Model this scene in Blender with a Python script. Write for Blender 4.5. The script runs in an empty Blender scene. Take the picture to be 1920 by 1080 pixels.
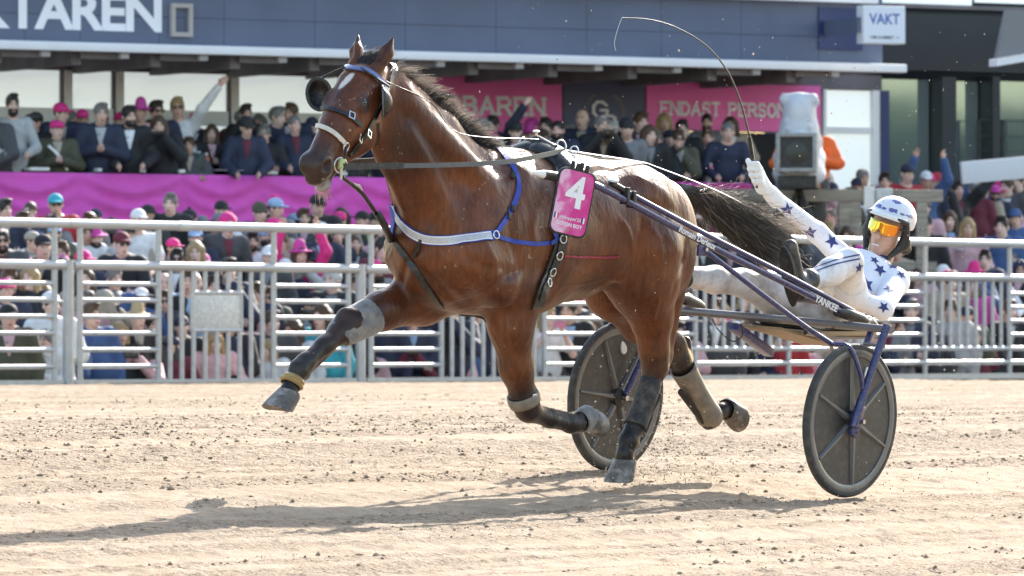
import bpy, bmesh, math, random
import numpy as np
from mathutils import Vector, Matrix
from mathutils.bvhtree import BVHTree

# ------------------------------------------------------------------ camera, sky, sun, exposure
SC = bpy.context.scene
COL = SC.collection
F = 11500.0                      # focal length in pixels of a 1920 px wide frame
YH = 640.0                       # row of the horizon
D0 = 29.5                        # metres to the near wheel
CAM_H = (933 - YH) / F * D0
cam_data = bpy.data.cameras.new('camera')
cam = bpy.data.objects.new('camera', cam_data)
COL.objects.link(cam)
cam_data.sensor_width = 36.0
cam_data.lens = 36.0 * F / 1920.0
cam_data.clip_start = 0.5
cam_data.clip_end = 2000.0
cam.location = (0, 0, CAM_H)
cam.rotation_euler = (math.pi / 2 + math.atan((YH - 540) / F), 0, 0)
cam_data.dof.use_dof = True
cam_data.dof.focus_distance = 28.6
cam_data.dof.aperture_fstop = 9.5
SC.camera = cam

SUN_AZ, SUN_EL = math.radians(68), math.radians(29)
sun_dir = Vector((math.cos(SUN_AZ) * math.cos(SUN_EL), math.sin(SUN_AZ) * math.cos(SUN_EL), math.sin(SUN_EL)))
world = bpy.data.worlds.new('World')
SC.world = world
world.use_nodes = True
wn = world.node_tree
sky = wn.nodes.new('ShaderNodeTexSky')
sky.sky_type = 'NISHITA'
sky.sun_disc = False
sky.sun_elevation = SUN_EL
sky.sun_rotation = math.atan2(sun_dir.x, sun_dir.y)
sky.air_density = 1.3
sky.dust_density = 1.6
wn.links.new(sky.outputs[0], wn.nodes['Background'].inputs[0])
wn.nodes['Background'].inputs[1].default_value = 0.15
sun_l = bpy.data.lights.new('sun', 'SUN')
sun_l.energy = 4.4
sun_l.angle = math.radians(0.5)
sun_l.color = (1.0, 0.95, 0.87)
sun = bpy.data.objects.new('sun', sun_l)
COL.objects.link(sun)
sun.location = (30, 10, 40)
sun.rotation_euler = sun_dir.to_track_quat('Z', 'Y').to_euler()
SC.view_settings.view_transform = 'Standard'
SC.view_settings.look = 'None'
SC.view_settings.exposure = 1.42
SC.view_settings.gamma = 1.0
SC.view_settings.use_curve_mapping = False
SC.render.engine = 'CYCLES'
SC.cycles.use_denoising = True
SC.cycles.max_bounces = 6
SC.render.film_transparent = False

# ------------------------------------------------------------------ frames of reference
TH = math.radians(51.2)
cT, sT = math.cos(TH), math.sin(TH)
BANK = 0.074                                        # cross slope of the track where the horse runs
P0 = np.array([(1585 - 960) / F * D0, D0, 0.0])     # where the near wheel meets the sand
U3 = np.array([cT, sT, 0.0])                        # along the track, away from the finish
V3 = np.array([-sT, cT, BANK]); V3 /= np.linalg.norm(V3)
N3 = np.cross(U3, V3)
TRK = 1.43
ORG = P0 + V3 * TRK / 2
CAM = np.array([0, 0, CAM_H])
RIG = Matrix(((-U3[0], -V3[0], N3[0], ORG[0]), (-U3[1], -V3[1], N3[1], ORG[1]), (-U3[2], -V3[2], N3[2], ORG[2]), (0, 0, 0, 1)))
RIGI = RIG.inverted()
# rig axes: x forward, y to the horse's left, z up from the sand

def ray(px, py):
    return np.array([(px - 960) / F, 1.0, -(py - YH) / F])

def K(px, py, y=0.0):
    """rig-space point seen along a sight line, at lateral offset y"""
    d = ray(px, py)
    o = ORG - V3 * y
    t = ((o - CAM) @ V3) / (d @ V3)
    p = CAM + d * t - ORG
    return np.array([-(p @ U3), y, p @ N3])

def at(px, py, depth):
    return Vector(CAM + ray(px, py) * depth)

def proj(p):
    return 960 + F * p[0] / p[1], YH - F * (p[2] - CAM_H) / p[1]

# ------------------------------------------------------------------ object helpers
def tag(o, label=None, cat=None, group=None, kind=None):
    if label: o['label'] = label
    if cat: o['category'] = cat
    if group: o['group'] = group
    if kind: o['kind'] = kind
    return o

def empty(name, mat=None, parent=None):
    o = bpy.data.objects.new(name, None)
    COL.objects.link(o)
    o.empty_display_size = 0.1
    if parent is not None: o.parent = parent
    if mat is not None: o.matrix_basis = mat
    return o

def link(name, me, m=None, parent=None, mat=None):
    o = bpy.data.objects.new(name, me)
    COL.objects.link(o)
    if m is not None and not me.materials: me.materials.append(m)
    if parent is not None: o.parent = parent
    if mat is not None: o.matrix_basis = mat
    return o

def mesh_np(name, V, Q, smooth=True):
    """mesh from an (n,3) array and a list / array of faces of one size"""
    me = bpy.data.meshes.new(name)
    V = np.asarray(V, dtype=np.float32); Q = np.asarray(Q, dtype=np.int32)
    n = Q.shape[1]
    me.vertices.add(len(V)); me.vertices.foreach_set('co', V.ravel())
    me.loops.add(Q.size); me.loops.foreach_set('vertex_index', Q.ravel())
    me.polygons.add(len(Q))
    me.polygons.foreach_set('loop_start', np.arange(0, Q.size, n, dtype=np.int32))
    me.polygons.foreach_set('use_smooth', np.full(len(Q), smooth, dtype=bool))
    me.update(calc_edges=True)
    return me

class MB:
    """collects simple solids, then becomes one mesh"""
    def __init__(self): self.v = []; self.f = []
    def add(self, v, f):
        o = len(self.v)
        self.v += [tuple(float(q) for q in p) for p in v]
        self.f += [tuple(i + o for i in q) for q in f]
        return self
    def box(self, lo, hi, M=None):
        x0, y0, z0 = lo; x1, y1, z1 = hi
        v = [(x0,y0,z0),(x1,y0,z0),(x1,y1,z0),(x0,y1,z0),(x0,y0,z1),(x1,y0,z1),(x1,y1,z1),(x0,y1,z1)]
        if M is not None: v = [tuple(M @ Vector(p)) for p in v]
        return self.add(v, [(0,3,2,1),(4,5,6,7),(0,1,5,4),(1,2,6,5),(2,3,7,6),(3,0,4,7)])
    def tube(self, pts, r, n=10, cap=True):
        pts = [np.array(p, float) for p in pts]
        R = r if hasattr(r, '__len__') else [r] * len(pts)
        v = []; ref = None
        for i, p in enumerate(pts):
            a = pts[max(i - 1, 0)]; b = pts[min(i + 1, len(pts) - 1)]
            t = b - a; t /= max(np.linalg.norm(t), 1e-9)
            if ref is None:
                ref = np.array([0, 0, 1.0]) if abs(t[2]) < .9 else np.array([1.0, 0, 0])
            x = ref - t * (ref @ t); x /= max(np.linalg.norm(x), 1e-9); y = np.cross(t, x); ref = x
            for k in range(n):
                q = 2 * math.pi * k / n
                v.append(p + (x * math.cos(q) + y * math.sin(q)) * R[i])
        f = []
        for i in range(len(pts) - 1):
            for k in range(n):
                a = i * n + k; b = i * n + (k + 1) % n
                f.append((a, b, b + n, a + n))
        if cap:
            f.append(tuple(range(n - 1, -1, -1))); f.append(tuple(range((len(pts) - 1) * n, len(pts) * n)))
        return self.add(v, f)
    def lathe(self, prof, c, axis, n=32, closed=False):
        """profile of (radius, offset along axis) turned about axis through c"""
        axis = np.array(axis, float); axis /= np.linalg.norm(axis)
        ref = np.array([0, 0, 1.0]) if abs(axis[2]) < .9 else np.array([1.0, 0, 0])
        x = ref - axis * (ref @ axis); x /= np.linalg.norm(x); y = np.cross(axis, x)
        c = np.array(c, float); v = []
        for r, o in prof:
            for k in range(n):
                q = 2 * math.pi * k / n
                v.append(c + axis * o + (x * math.cos(q) + y * math.sin(q)) * r)
        f = []; m = len(prof)
        for i in range(m if closed else m - 1):
            for k in range(n):
                a = i * n + k; b = i * n + (k + 1) % n; i2 = ((i + 1) % m) * n
                f.append((a, b, i2 + (k + 1) % n, i2 + k))
        return self.add(v, f)
    def ribbon(self, pts, nrm, w, th=0.003, wdir=None):
        """strap of width w and thickness th; nrm points off the surface"""
        pts = [np.array(p, float) for p in pts]; v = []
        W_ = w if hasattr(w, '__len__') else [w] * len(pts)
        for i, p in enumerate(pts):
            t = pts[min(i + 1, len(pts) - 1)] - pts[max(i - 1, 0)]
            t /= max(np.linalg.norm(t), 1e-9)
            nn = np.array(nrm[i], float); nn -= t * (nn @ t); nn /= max(np.linalg.norm(nn), 1e-9)
            b = np.cross(t, nn) * W_[i] / 2
            v += [p - b, p + b, p + b + nn * th, p - b + nn * th]
        f = []
        for i in range(len(pts) - 1):
            o = i * 4
            for k in range(4):
                f.append((o + k, o + 4 + k, o + 4 + (k + 1) % 4, o + (k + 1) % 4))
        f.append((0, 1, 2, 3)); o = (len(pts) - 1) * 4; f.append((o + 3, o + 2, o + 1, o))
        return self.add(v, f)
    def mesh(self, name, smooth=None, fix=True, bevel=0):
        me = bpy.data.meshes.new(name)
        me.from_pydata(self.v, [], self.f)
        if fix or bevel:
            bm = bmesh.new(); bm.from_mesh(me)
            if bevel:
                bmesh.ops.bevel(bm, geom=[e for e in bm.edges if len(e.link_faces) == 2 and e.calc_face_angle(0) > .6], offset=bevel, segments=2, affect='EDGES', profile=.6)
            bmesh.ops.recalc_face_normals(bm, faces=bm.faces)
            bm.to_mesh(me); bm.free()
        me.update()
        if smooth is not None:
            me.polygons.foreach_set('use_smooth', np.ones(len(me.polygons), dtype=bool))
            me.set_sharp_from_angle(angle=math.radians(smooth))
        return me
    def build(self, name, m, parent=None, smooth=40, mat=None, bevel=0):
        return link(name, self.mesh(name, smooth, bevel=bevel), m, parent, mat)

def vnoise(x, y, seed=0):
    """value noise in [0,1] on arrays"""
    xi = np.floor(x).astype(np.int64); yi = np.floor(y).astype(np.int64)
    fx = x - xi; fy = y - yi
    fx = fx * fx * (3 - 2 * fx); fy = fy * fy * (3 - 2 * fy)
    def h(i, j):
        n = (i * 374761393 + j * 668265263 + seed * 974634777) & 0x7fffffff
        n = ((n ^ (n >> 13)) * 1274126177) & 0x7fffffff
        return ((n ^ (n >> 16)) & 0xffff) / 65535.0
    a = h(xi, yi); b = h(xi + 1, yi); c = h(xi, yi + 1); d = h(xi + 1, yi + 1)
    return (a * (1 - fx) + b * fx) * (1 - fy) + (c * (1 - fx) + d * fx) * fy

def smooth_pts(pts, n=8):
    """Catmull-Rom through the given points"""
    P = [np.array(p, float) for p in pts]
    P = [2 * P[0] - P[1]] + P + [2 * P[-1] - P[-2]]
    out = []
    for i in range(1, len(P) - 2):
        for k in range(n):
            t = k / n
            out.append(.5 * ((2 * P[i]) + (-P[i-1] + P[i+1]) * t + (2*P[i-1] - 5*P[i] + 4*P[i+1] - P[i+2]) * t*t + (-P[i-1] + 3*P[i] - 3*P[i+1] + P[i+2]) * t**3))
    out.append(P[-2])
    return out

# ------------------------------------------------------------------ materials
MATS = {}
def mat(name, col, rough=.6, metal=0., var=.0, vscale=30., bump=0., bscale=60., spec=.5, coat=0., stretch=None, dirt=None, dscale=6., damt=.5, sheen=0.):
    """procedural material: base colour with noise variation, optional dirt and relief"""
    if name in MATS: return MATS[name]
    m = bpy.data.materials.new(name); m.use_nodes = True
    nt = m.node_tree; b = nt.nodes['Principled BSDF']
    b.inputs['Roughness'].default_value = rough
    b.inputs['Metallic'].default_value = metal
    b.inputs['Specular IOR Level'].default_value = spec
    b.inputs['Coat Weight'].default_value = coat
    b.inputs['Sheen Weight'].default_value = sheen
    col = tuple(col) + (1,) if len(col) == 3 else col
    b.inputs['Base Color'].default_value = col
    tc = nt.nodes.new('ShaderNodeTexCoord'); vec = tc.outputs['Object']
    if stretch:
        mp = nt.nodes.new('ShaderNodeMapping'); mp.inputs['Scale'].default_value = stretch
        nt.links.new(vec, mp.inputs[0]); vec = mp.outputs[0]
    out = None
    if var:
        n = nt.nodes.new('ShaderNodeTexNoise'); n.inputs['Scale'].default_value = vscale; n.inputs['Detail'].default_value = 5
        nt.links.new(vec, n.inputs['Vector'])
        mr = nt.nodes.new('ShaderNodeMapRange'); mr.inputs[1].default_value = .3; mr.inputs[2].default_value = .7
        mr.inputs[3].default_value = 1 - var; mr.inputs[4].default_value = 1 + var
        nt.links.new(n.outputs[0], mr.inputs[0])
        mx = nt.nodes.new('ShaderNodeMix'); mx.data_type = 'RGBA'; mx.blend_type = 'MULTIPLY'; mx.inputs[0].default_value = 1
        mx.inputs[6].default_value = col
        nt.links.new(mr.outputs[0], mx.inputs[7]); out = mx.outputs[2]
    if dirt:
        n = nt.nodes.new('ShaderNodeTexNoise'); n.inputs['Scale'].default_value = dscale; n.inputs['Detail'].default_value = 8; n.inputs['Roughness'].default_value = .65
        nt.links.new(vec, n.inputs['Vector'])
        mr = nt.nodes.new('ShaderNodeMapRange'); mr.inputs[1].default_value = .48; mr.inputs[2].default_value = .68; mr.inputs[4].default_value = damt
        nt.links.new(n.outputs[0], mr.inputs[0])
        mx = nt.nodes.new('ShaderNodeMix'); mx.data_type = 'RGBA'
        if out is not None: nt.links.new(out, mx.inputs[6])
        else: mx.inputs[6].default_value = col
        mx.inputs[7].default_value = tuple(dirt) + (1,)
        nt.links.new(mr.outputs[0], mx.inputs[0]); out = mx.outputs[2]
    if out is not None: nt.links.new(out, b.inputs['Base Color'])
    if bump:
        n = nt.nodes.new('ShaderNodeTexNoise'); n.inputs['Scale'].default_value = bscale; n.inputs['Detail'].default_value = 4
        nt.links.new(vec, n.inputs['Vector'])
        bp = nt.nodes.new('ShaderNodeBump'); bp.inputs['Strength'].default_value = bump; bp.inputs['Distance'].default_value = .01
        nt.links.new(n.outputs[0], bp.inputs['Height']); nt.links.new(bp.outputs[0], b.inputs['Normal'])
    MATS[name] = m
    return m

# ------------------------------------------------------------------ implicit modelling: blended solids on a grid
class Field:
    def __init__(self, lo, hi, res):
        self.lo = np.array(lo, float); self.res = res
        self.n = np.ceil((np.array(hi) - self.lo) / res).astype(int) + 1
        self.D = np.full(self.n, .5, dtype=np.float32)
    def _sub(self, lo, hi):
        a = np.maximum(np.floor((np.array(lo) - self.lo) / self.res).astype(int), 0)
        b = np.minimum(np.ceil((np.array(hi) - self.lo) / self.res).astype(int) + 1, self.n)
        if np.any(b <= a): return None
        g = [(self.lo[i] + self.res * np.arange(a[i], b[i])).astype(np.float32) for i in range(3)]
        sl = tuple(slice(a[i], b[i]) for i in range(3))
        return sl, g[0][:, None, None], g[1][None, :, None], g[2][None, None, :]
    def _mix(self, sl, d, k, cut):
        E = self.D[sl]
        if cut:
            d = -d
            h = np.maximum(k - np.abs(E - d), 0) / k
            self.D[sl] = np.maximum(E, d) + h * h * k * .25
        else:
            h = np.maximum(k - np.abs(E - d), 0) / k
            self.D[sl] = np.minimum(E, d) - h * h * k * .25
    def cone(self, p, q, r1, r2, k=.03, sy=1., cut=False):
        """tapered capsule; sy squeezes it sideways (y)"""
        p = np.array(p, float); q = np.array(q, float); R = max(r1, r2) + k + 2 * self.res
        s = self._sub(np.minimum(p, q) - R, np.maximum(p, q) + R)
        if s is None: return
        sl, X, Y, Z = s
        yc = .5 * (p[1] + q[1])
        x, y, z = X - p[0], (Y - yc) / sy - (p[1] - yc) / sy, Z - p[2]
        d = q - p; d = np.array([d[0], d[1] / sy, d[2]]); L = max(d @ d, 1e-9)
        t = np.clip((x * d[0] + y * d[1] + z * d[2]) / L, 0, 1)
        e = np.sqrt((x - t * d[0]) ** 2 + (y - t * d[1]) ** 2 + (z - t * d[2]) ** 2) - (r1 + (r2 - r1) * t)
        self._mix(sl, (e * min(sy, 1)).astype(np.float32), k, cut)
    def chain(self, pts, k=.03, sy=1.):
        for a, b in zip(pts[:-1], pts[1:]): self.cone(a[0], b[0], a[1], b[1], k, sy)
    def ell(self, c, r, k=.03, rot=None, cut=False):
        c = np.array(c, float); r = np.array(r, float); R = r.max() + k + 2 * self.res
        s = self._sub(c - R, c + R)
        if s is None: return
        sl, X, Y, Z = s
        x, y, z = X - c[0], Y - c[1], Z - c[2]
        if rot is not None:
            M = np.array(rot).T
            x, y, z = (M[0,0]*x + M[0,1]*y + M[0,2]*z, M[1,0]*x + M[1,1]*y + M[1,2]*z, M[2,0]*x + M[2,1]*y + M[2,2]*z)
        a = np.sqrt((x / r[0]) ** 2 + (y / r[1]) ** 2 + (z / r[2]) ** 2)
        b = np.sqrt((x / r[0] ** 2) ** 2 + (y / r[1] ** 2) ** 2 + (z / r[2] ** 2) ** 2)
        self._mix(sl, (a * (a - 1) / np.maximum(b, 1e-6)).astype(np.float32), k, cut)
    def mesh(self, smooth=1):
        D = self.D; S = D < 0; n = D.shape
        c = [S[i:n[0]-1+i, j:n[1]-1+j, k:n[2]-1+k] for i in (0,1) for j in (0,1) for k in (0,1)]
        tot = sum(q.astype(np.int8) for q in c)
        I = np.argwhere((tot > 0) & (tot < 8))
        idx = np.full((n[0]-1, n[1]-1, n[2]-1), -1, dtype=np.int32)
        idx[I[:,0], I[:,1], I[:,2]] = np.arange(len(I))
        corner = {}
        for i in (0,1):
            for j in (0,1):
                for k in (0,1): corner[(i,j,k)] = D[I[:,0]+i, I[:,1]+j, I[:,2]+k]
        acc = np.zeros((len(I), 3)); cnt = np.zeros(len(I))
        for a in corner:
            for ax in range(3):
                if a[ax] == 0:
                    b = list(a); b[ax] = 1; b = tuple(b)
                    da, db = corner[a], corner[b]
                    m = (da < 0) != (db < 0)
                    t = np.where(m, da / np.where(m, da - db, 1), 0)
                    pt = np.zeros((len(I), 3)); pt += np.array(a); pt[:, ax] += t
                    acc[m] += pt[m]; cnt[m] += 1
        V = (I + acc / cnt[:, None]) * self.res + self.lo
        quads = []
        for ax in range(3):
            o = [1 if i != ax else 0 for i in range(3)]
            A = S[o[0]:n[0]-1, o[1]:n[1]-1, o[2]:n[2]-1] if True else None
            sh = [slice(o[i], n[i]-1) for i in range(3)]
            sh2 = list(sh); sh2[ax] = slice(1, n[ax])
            B = S[tuple(sh2)]
            E = np.argwhere(A != B) + np.array(o)
            if not len(E): continue
            s0 = S[E[:,0], E[:,1], E[:,2]]
            b, cc = [(1,2),(2,0),(0,1)][ax]
            e1 = np.zeros(3, int); e1[b] = 1; e2 = np.zeros(3, int); e2[cc] = 1
            def g(off): q = E - off; return idx[q[:,0], q[:,1], q[:,2]]
            Q = np.stack([g(e1+e2), g(e2), g(0*e1), g(e1)], 1)
            Q[~s0] = Q[~s0][:, ::-1]
            quads.append(Q)
        Q = np.concatenate(quads)
        Q = Q[(Q >= 0).all(1)]
        for _ in range(smooth):
            a = np.zeros_like(V); w = np.zeros(len(V))
            for i in range(4):
                p, q = Q[:, i], Q[:, (i+1) % 4]
                for ch in range(3):
                    a[:, ch] += np.bincount(p, V[q, ch], len(V)) + np.bincount(q, V[p, ch], len(V))
                w += np.bincount(p, minlength=len(V)) + np.bincount(q, minlength=len(V))
            V = V * .5 + .5 * a / np.maximum(w, 1)[:, None]
        return V, Q

def set_attr(me, name, vals):
    at_ = me.attributes.new(name, 'FLOAT', 'POINT')
    at_.data.foreach_set('value', np.asarray(vals, dtype=np.float32))

def seg_dist(P, a, b):
    a = np.array(a, float); b = np.array(b, float); d = b - a
    t = np.clip(((P - a) @ d) / max(d @ d, 1e-9), 0, 1)
    return np.linalg.norm(P - a - t[:, None] * d, axis=1), t

def sstep(x, a, b):
    t = np.clip((x - a) / (b - a), 0, 1); return t * t * (3 - 2 * t)
# ------------------------------------------------------------------ ground: banked sand track
_w = np.linspace(-60, 160, 8801)
_z = np.interp(_w, [-60, -3.3, -.4, 3.9, 160], [-.30, -.30, -.4 * BANK, 3.9 * BANK, 3.9 * BANK + .03])
_kern = np.hanning(81); _kern /= _kern.sum()
_zs = np.convolve(np.pad(_z, 40, mode='edge'), _kern, mode='valid')
def prof(w): return np.interp(w, _w, _zs)
Z_FENCE = float(prof(27.0))
def uw(x, y):
    dx, dy = x - P0[0], y - P0[1]
    return dx * cT + dy * sT, -dx * sT + dy * cT
def xy(u, w): return P0[0] + u * cT - w * sT, P0[1] + u * sT + w * cT

_r = np.random.RandomState(4)
def sand_height(u, w):
    h = prof(w)
    h = h + .016 * (vnoise(u * .7, w * 1.1, 1) - .5)
    h = h + .022 * (vnoise(u * .08, w * 6.0, 2) - .5) + .010 * (vnoise(u * .12 + 9, w * 15.0, 3) - .5)
    h = h + .009 * (vnoise(u * 6.0, w * 7.0, 4) - .5)
    h = h + .007 * (vnoise(u * 17.0, w * 18.0, 5) - .5)
    cl = vnoise(u * 15.0 + 3, w * 16.0, 6) * .55 + vnoise(u * 29.0, w * 30.0, 7) * .45
    dens = .07 * (vnoise(u * .2, w * 3.0, 8) - .5)
    h = h + np.clip(cl - .66 + dens, 0, 1) * .05
    h = h + .006 * (vnoise(u * 33.0, w * 34.0, 9) - .5)
    return h
def smooth_band(u, w):
    """strips left flat and pale by the harrow and by wheels, along the track"""
    a = vnoise(u * .045 + 5, w * 5.5, 14); b = vnoise(u * .06 + 1, w * 9.5, 15)
    c_ = vnoise(u * .05 + 3, w * 17.0, 17)
    return np.maximum.reduce([sstep(a, .66, .74), .8 * sstep(b, .72, .78), .8 * sstep(c_, .78, .84)]) * (.55 + .45 * vnoise(u * .8, w * 2, 16))
def sheet(name, u0, u1, w0, w1, step, dz=0.0, hf=sand_height, stepw=None):
    us = np.arange(u0, u1 + step / 2, step); ws = np.arange(w0, w1 + (stepw or step) / 2, stepw or step)
    Ug, Wg = np.meshgrid(us, ws, indexing='ij')
    X, Y = xy(Ug, Wg)
    Z = hf(Ug, Wg) + dz
    V = np.stack([X, Y, Z], -1).reshape(-1, 3)
    i = np.arange(len(us) - 1)[:, None] * len(ws) + np.arange(len(ws) - 1)[None, :]
    i = i.ravel(); nw = len(ws)
    Q = np.stack([i, i + nw, i + nw + 1, i + 1], 1)
    me = mesh_np(name, V, Q)
    if hf is sand_height: set_attr(me, 'band', smooth_band(Ug, Wg).ravel())
    return me

def sand_material():
    m = bpy.data.materials.new('track_sand'); m.use_nodes = True
    nt = m.node_tree; b = nt.nodes['Principled BSDF']
    b.inputs['Roughness'].default_value = .95; b.inputs['Specular IOR Level'].default_value = .15
    geo = nt.nodes.new('ShaderNodeNewGeometry')
    def noise(sc, det, stretch=None):
        n = nt.nodes.new('ShaderNodeTexNoise'); n.inputs['Scale'].default_value = sc; n.inputs['Detail'].default_value = det
        n.inputs['Roughness'].default_value = .6
        v = geo.outputs['Position']
        if stretch:
            mp = nt.nodes.new('ShaderNodeMapping'); mp.inputs['Rotation'].default_value = (0, 0, -TH); mp.inputs['Scale'].default_value = stretch
            nt.links.new(v, mp.inputs[0]); v = mp.outputs[0]
        nt.links.new(v, n.inputs['Vector']); return n.outputs[0]
    def ramp(f, pts):
        r = nt.nodes.new('ShaderNodeValToRGB'); e = r.color_ramp.elements
        e[0].position, e[0].color = pts[0][0], pts[0][1] + (1,)
        e[1].position, e[1].color = pts[-1][0], pts[-1][1] + (1,)
        for p, c in pts[1:-1]:
            q = e.new(p); q.color = c + (1,)
        nt.links.new(f, r.inputs[0]); return r.outputs[0]
    base = ramp(noise(7, 6), [(.3, (.300, .226, .160)), (.5, (.356, .272, .193)), (.72, (.412, .326, .242))])
    at_ = nt.nodes.new('ShaderNodeAttribute'); at_.attribute_name = 'band'
    def mul(a, c, fac=1.0):
        x = nt.nodes.new('ShaderNodeMix'); x.data_type = 'RGBA'; x.blend_type = 'MULTIPLY'; x.inputs[0].default_value = fac
        nt.links.new(a, x.inputs[6]); nt.links.new(c, x.inputs[7]); return x.outputs[2]
    c = mul(base, ramp(noise(1.0, 4, (.14, 4.5, 1)), [(.32, (.86, .84, .82)), (.66, (1.08, 1.08, 1.08))]))
    grit = mul(c, ramp(noise(55, 4), [(.36, (.55, .50, .46)), (.46, (.95, .94, .93)), (.70, (1.12, 1.12, 1.12))]))
    grit = mul(grit, ramp(noise(26, 2), [(.60, (1, 1, 1)), (.69, (.55, .50, .45))]))
    pale = mul(c, ramp(noise(60, 3), [(.3, (1.06, 1.05, 1.03)), (.7, (1.20, 1.19, 1.17))]))
    x = nt.nodes.new('ShaderNodeMix'); x.data_type = 'RGBA'
    nt.links.new(at_.outputs['Fac'], x.inputs[0]); nt.links.new(grit, x.inputs[6]); nt.links.new(pale, x.inputs[7])
    nt.links.new(x.outputs[2], b.inputs['Base Color'])
    inv = nt.nodes.new('ShaderNodeMath'); inv.operation = 'SUBTRACT'; inv.inputs[0].default_value = 1.0; nt.links.new(at_.outputs['Fac'], inv.inputs[1])
    b1 = nt.nodes.new('ShaderNodeBump'); b1.inputs['Distance'].default_value = .030
    nt.links.new(inv.outputs[0], b1.inputs['Strength']); nt.links.new(noise(34, 3), b1.inputs['Height'])
    bp = nt.nodes.new('ShaderNodeBump'); bp.inputs['Strength'].default_value = .7; bp.inputs['Distance'].default_value = .010
    nt.links.new(noise(120, 3), bp.inputs['Height']); nt.links.new(b1.outputs[0], bp.inputs['Normal']); nt.links.new(bp.outputs[0], b.inputs['Normal'])
    return m
SAND = sand_material()
tag(link('sand_track', sheet('sand_track', -7.6, 14.0, -5.3, 7.5, .0245), SAND), kind='structure')
# loose clods of sand lying on the harrowed track
def clods():
    rr = np.random.RandomState(8)
    n = 150000
    u = rr.uniform(-6.5, 10.5, n); w = np.where(rr.rand(n) < .75, rr.uniform(-4.9, 7.4, n), rr.uniform(7.4, 16, n))
    uu, ww = u + np.where(w > 7.4, (w - 7.4) * .9, 0), w
    keep = vnoise(uu * .35, ww * 4.0, 8) * .6 + vnoise(uu * 1.3, ww * 2.0, 12) * .4 + rr.normal(0, .14, n) - .35 * smooth_band(uu, ww) > np.where(w > 7.4, .70, .60)
    X, Y = xy(uu, ww); px = 960 + F * X / Y
    keep &= (px > -420) & (px < 2340)
    uu, ww, X, Y = uu[keep], ww[keep], X[keep], Y[keep]; n = len(uu)
    sz = .0026 + .0100 * rr.rand(n) ** 6
    Z = sand_height(uu, ww) + sz * .25
    base = np.array([(1,0,0),(0,1,0),(-1,0,0),(0,-1,0),(0,0,1),(0,0,-.6)], float)
    fc = np.array([(0,1,4),(1,2,4),(2,3,4),(3,0,4),(1,0,5),(2,1,5),(3,2,5),(0,3,5)])
    a = rr.uniform(0, 6.28, n); ca, sa = np.cos(a), np.sin(a)
    st = rr.uniform(.65, 1.5, (n, 6, 1)) * base[None] * np.stack([rr.uniform(.9, 1.7, n), rr.uniform(.8, 1.2, n), rr.uniform(.7, 1.1, n)], 1)[:, None, :]
    rx = st[..., 0] * ca[:, None] - st[..., 1] * sa[:, None]; ry = st[..., 0] * sa[:, None] + st[..., 1] * ca[:, None]
    V = np.stack([rx * sz[:, None] + X[:, None], ry * sz[:, None] + Y[:, None], st[..., 2] * sz[:, None] + Z[:, None]], -1).reshape(-1, 3)
    Q = (fc[None] + (np.arange(n) * 6)[:, None, None]).reshape(-1, 3)
    return mesh_np('sand_clods', V, Q)
tag(link('sand_clods', clods(), mat('damp_sand', (.345, .262, .184), .95, var=.3, vscale=30, spec=.15)), kind='stuff')
tag(link('sand_track_far_side', sheet('sand_far', -6.0, 36, 7.5, 27.3, .07, stepw=.05), SAND), kind='structure')
tag(link('ground', sheet('ground', -260, 420, -300, 400, 10, -.35, lambda u, w: prof(w)), mat('apron_asphalt', (.06, .06, .06), .9, var=.3, vscale=2)), kind='structure')
tag(link('infield_sand', sheet('infield', -30, 40, -30, 26.9, .5, -.05, lambda u, w: prof(w)), SAND), kind='structure')
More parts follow.
